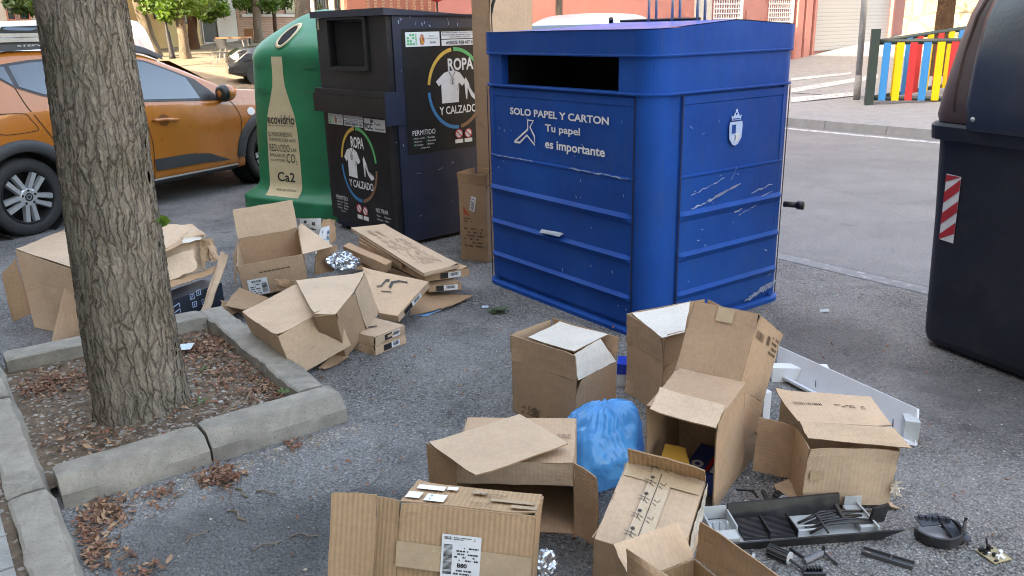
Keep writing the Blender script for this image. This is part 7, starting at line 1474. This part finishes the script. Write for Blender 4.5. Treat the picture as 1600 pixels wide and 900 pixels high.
def roller(lab, p0, p1, p2, r):
    a, b, c = W(*p0), W(*p1), W(*p2); t = thing('printer_roller', lab, 'roller', lerp(a, b, .5), 'loose broken plastic pieces'); u = V(0, 0, r+.002); mb = MB(); mb.tube([a+u, b+u], r, 12); mb.build('drum', M_BLK, t); mb = MB(); e = unit(b-a)
    for k in range(10): x = 2*math.pi*k/10; n1 = np.cross(e, V(0, 0, 1)); q = (n1*math.cos(x)+V(0, 0, 1)*math.sin(x))*(r+.0015); mb.tube([a+u+q, b+u+q], .0022, 5)
    mb.build('ridge', M_CLAD, t); mb = MB(); mb.tube([b+u*.8, c+u*.6], r*.28, 8); mb.build('axle', M_BLK, t); mb = MB(); mb.lathe(b+u, e, [(0, 0), (r*1.2, 0), (r*1.2, .004), (0, .004)], 18); mb.build('flange', M_GREYP, t)
roller('ribbed black roller with axle just below the printer tray', (1200, 866), (1232, 880), (1258, 897), .017)
t = strip('short thin black bar right of the ribbed roller', (1234, 859), (1256, 873), .007, .008)
a, b, c_ = W(1256, 882), W(1285, 868), W(1308, 884); t = thing('plastic_lever', 'grey T-shaped plastic lever on the asphalt below the tray', 'lever', b, 'loose broken plastic pieces'); mb = MB(); mb.tube([a+V(0, 0, .010), b+V(0, 0, .010)], .010, 10); mb.build('tube', paint('mid_grey_plastic', (.12, .13, .15), .4), t); mb = MB(); mb.tube([b+V(0, 0, .016), lerp(b, c_, .5)+V(0, 0, .008), c_+V(0, 0, .005)], .004, 6); mb.tube([b+V(0, 0, .01), b+V(.004, .004, .03)], .005, 6); mb.build('arm', M_BLK, t)
strip('pale grey thin stick left of the ribbed roller', (1171, 885), (1178, 868), .009, .007, M_GREYP)
strip('thin black hooked strip beyond the deep box', (1150, 766), (1176, 768), .006, .006); strip('short bent end of hooked black strip', (1176, 768), (1184, 778), .006, .006)
strip('straight black strip beyond the printer tray', (1156, 788), (1190, 795), .008, .006); strip('small black strip nearest the deep box wall', (1150, 799), (1166, 803), .008, .006); strip('grey slanting strip behind the printer tray', (1192, 768), (1204, 794), .012, .008, M_CLAD); roller('small black roller behind the printer tray', (1212, 780), (1222, 788), (1228, 793), .016)
strip('little slanting stick beside the grey strip', (1186, 798), (1200, 786), .005, .005, M_CLAD)
t = thing('gear_piece', 'toothed black gear piece cut by the bottom of the photo', 'gear', W(1270, 899)); mb = MB()
for k in range(6): a = W(1258+k*5, 897); mb.box(a, V(.006, .004, 0), V(-.004, .016, 0), V(0, 0, .018))
mb.build('tooth', M_BLK, t); mb = MB(); mb.box(W(1256, 902), W(1290, 902)-W(1256, 902), V(0, .01, 0), V(0, 0, .012)); mb.build('bar', M_BLK, t)

# ---------------------------------------------------------------- leaves, litter, stones, weeds
def leaf(mb, p, s, r, mi):
    a = r.uniform(0, 6.28); ex = V(math.cos(a), math.sin(a), r.uniform(-.35, .35)); ey = unit(np.cross(V(r.uniform(-.5, .5), r.uniform(-.5, .5), 1), ex)); up = unit(np.cross(ex, ey)); curl = r.uniform(.0, .42)*s*r.choice((1, 1, -.6)); G_ = []
    for i in range(5):
        t = i/4; w_ = s*.22*math.sin(math.pi*(.12+.80*t))*r.uniform(.7, 1.2); c = p+ex*(t-.5)*s+up*curl*(2*(t-.5))**2; G_.append([c-ey*w_+up*curl*.5*r.random(), c, c+ey*w_+up*curl*.5*r.random()])
    mb.grid(G_, mi)
def litter(name, lab, spots, mats, size, seed, fnz, kind='stuff'):
    r = random.Random(seed); mb = MB()
    for u0, v0, ru, rv, n in spots:
        for _ in range(int(n*(1.9 if size < .029 else 1.5))):
            u, v = u0+r.gauss(0, ru), v0+r.gauss(0, rv); z = fnz(u, v)
            if z is None: continue
            leaf(mb, UV(u, v, z+r.uniform(.002, .016)), size*r.uniform(.5, 1.25), r, r.randrange(len(mats)))
    o = mb.build(name, mats, None, recalc=False); o['kind'] = 'stuff'; o['label'] = lab; return o
def uvp(px, py): p = W(px, py); return p@UD, p@VD
inbed = lambda u, v: soil_z(u, v) if (-4.47 < u < -3.24 and .22 < v < 1.19) else None
onst = lambda u, v: 0. if not (-4.7 < u < -3.03 and .0 < v < 1.4) and v > .22 else None
U = uvp
S1 = [(*U(150, 820), .06, .05, 90), (*U(165, 800), .05, .035, 80), (*U(150, 862), .06, .03, 70), (*U(350, 745), .05, .035, 90), (*U(325, 750), .05, .03, 30), (*U(250, 775), .05, .04, 25), (*U(460, 697), .03, .02, 16), (*U(215, 893), .08, .03, 25), (*U(245, 888), .02, .02, 6), (*U(120, 895), .1, .02, 8)]
litter('leaf_litter', 'curled red brown dry leaves drifted along the bed edging and kerb', S1, M_DRY, .030, 3, onst)
bs2 = [(*U(70, 620), .10, .08, 160), (*U(110, 612), .10, .08, 120), (*U(330, 560), .12, .10, 260), (*U(365, 600), .10, .10, 120), (*U(415, 628), .06, .06, 80), (*U(310, 555), .05, .08, 130), (*U(140, 700), .12, .08, 60), (*U(300, 640), .3, .2, 90), (-4.1, .85, .25, .2, 120)]
litter('bed_leaf_litter', 'dry reddish leaves and chips covering the bed soil', bs2, M_DRY, .028, 5, inbed)
sct = [(*U(600, 780), .8, .5, 40), (*U(700, 650), .6, .5, 30), (*U(1450, 720), .6, .5, 30), (*U(350, 480), .5, .2, 10), (*U(1300, 500), .5, .5, 25), (-.5, 2, 2.5, 1.5, 50)]
litter('scattered_leaves', 'few small dry leaf bits scattered over the asphalt', sct, M_DRY, .024, 7, onst)
def pebbles(name, lab, n, dist, seed, smin, smax, fnz):
    r = random.Random(seed); mb = MB(); k_ = 0
    while k_ < n:
        u, v = dist(r); z = fnz(u, v); k_ += 1
        if z is None: continue
        s = r.uniform(smin, smax)*(1 if r.random() < .9 else 2); c = UV(u, v, z+s*.2); a = r.uniform(0, 6.3); P = []
        for i in range(6): q = a+i*1.047; P.append(c+V(math.cos(q)*s*r.uniform(.7, 1.2), math.sin(q)*s*r.uniform(.6, 1.1), -s*.3*r.random()))
        mb.add(P+[c+V(0, 0, s*.5), c-V(0, 0, s*.5)], [(i, (i+1) % 6, 6) for i in range(6)]+[((i+1) % 6, i, 7) for i in range(6)], r.randrange(3))
    o = mb.build(name, M_PEB, None, recalc=False); o['kind'] = 'stuff'; o['label'] = lab
pebbles('bed_gravel', 'small pale stones and chips on the bed soil', 1500, lambda r: (r.uniform(-4.45, -3.25), r.uniform(.24, 1.17)), 4, .003, .008, inbed)
pebbles('street_grit', 'fine pale grit and chips strewn over the asphalt', 2600, lambda r: (r.gauss(-1.8, 1.9), r.uniform(.25, 4.4)), 6, .0015, .0045, onst)
pebbles('kerb_grit', 'earth and chips gathered along the bed edging', 1400, lambda r: (-3.0+abs(r.gauss(0, .06)), r.uniform(.25, 1.35)), 8, .002, .005, onst)
r_ = random.Random(11); mb = MB()
for p0, p1, w_ in (((395, 862), (440, 846), .0022), ((368, 765), (388, 778), .003), ((400, 770), (432, 772), .003), ((355, 800), (385, 815), .003), ((290, 850), (328, 828), .002), ((262, 790), (292, 768), .002), ((455, 840), (498, 838), .0025), ((590, 700), (603, 697), .002)):
    a, b = W(*p0), W(*p1); n = V(-(b-a)[1], (b-a)[0], 0); mb.tube([a+V(0, 0, .004), lerp(a, b, .35)+n*.15+V(0, 0, .007), lerp(a, b, .7)-n*.08+V(0, 0, .006), b+V(0, 0, .004)], w_, 5)
o = mb.build('twigs', M_TWIG, None, smooth=True); o['kind'] = 'stuff'; o['label'] = 'thin dry twigs lying on the asphalt near the bed'
mb = MB(); a, b = W(330, 660, .09), W(392, 622, .09); mb.tube([a, lerp(a, b, .4)+V(0, .01, .012), lerp(a, b, .8)+V(.01, 0, .006), b+V(0, .02, .03)], .003, 6); a = W(180, 700, .08); mb.tube([a, a+V(.015, .03, .02), a+V(0, .06, .01), a+V(.01, .10, .03)], .0025, 6); mb.tube([W(325, 530, .06), W(322, 512, .10), W(318, 506, .14)], .0025, 6)
o = mb.build('dry_roots', M_TWIG, None, smooth=True); o['kind'] = 'stuff'; o['label'] = 'wiry dry roots lying on the bed soil'
def weed(lab, c, n, s, seed, name='weed'):
    r = random.Random(seed); mb = MB()
    for k in range(n):
        a = r.uniform(0, 6.28); d = V(math.cos(a), math.sin(a), r.uniform(.1, .5)); L = s*r.uniform(.5, 1.1); p = c+V(r.gauss(0, s*.3), r.gauss(0, s*.2), .004); q = unit(np.cross(d, V(0, 0, 1)))*L*.16; mb.add([p, p+d*L*.5+q, p+d*L, p+d*L*.5-q], [(0, 1, 2, 3)], 0)
    o = mb.build(name, M_LEAFD if name == 'leaf_sprig' else M_LEAF, None, base=c, recalc=False); tag(o, lab, 'plant')
weed('fallen green leaf sprig beside the blue container', W(778, 488), 42, .055, 3, 'leaf_sprig'); weed('tiny green weed at the inner corner of the edging', W(446, 614, .10), 16, .035, 4); weed('small green weed in the middle of the bed', W(315, 630, .07), 22, .03, 5); weed('small green sprout at the back of the bed', W(320, 578, .07), 16, .03, 6)
mb = MB(); q = W(287, 545, .07); mb.panel(q+V(-.04, -.02, 0), q+V(.04, -.02, .005), q+V(.05, .03, .02), q+V(-.03, .03, .015), .001, 5, .014, seed=3); tag(mb.build('plastic_scrap', [paint('pale_film', (.45, .56, .60), .3), M_FILM], None, base=q), 'pale crumpled plastic scrap at the back of the bed', 'litter')
mb = MB(); q = W(758, 480, .003); mb.panel(q+V(-.02, -.01, 0), q+V(.02, -.015, .003), q+V(.02, .015, .006), q+V(-.018, .018, .004), .001, 3, .004, seed=4); tag(mb.build('paper_scrap', [paint('pale_blue_scrap', (.35, .48, .62), .5), M_FILM], None, base=q), 'pale blue scrap beside the fallen leaf sprig', 'litter')
mb = MB(); q = W(1288, 487, .003); mb.panel(q+V(-.03, -.01, 0), q+V(.02, -.02, .006), q+V(.03, .02, .012), q+V(-.02, .02, .008), .001, 4, .006, seed=5); tag(mb.build('paper_scrap', [M_GREYP, M_FILM], None, base=q), 'grey paper scrap on the road right of the blue container', 'litter')
mb = MB(); q = W(1398, 765, .003); mb.panel(q+V(-.008, -.025, 0), q+V(.006, -.03, .003), q+V(.016, .02, .012), q+V(-.0, .03, .008), .001, 4, .006, seed=6); tag(mb.build('film_scrap', [M_PAPER, M_FILM], None, base=q), 'white film scrap right of the battered box', 'litter')
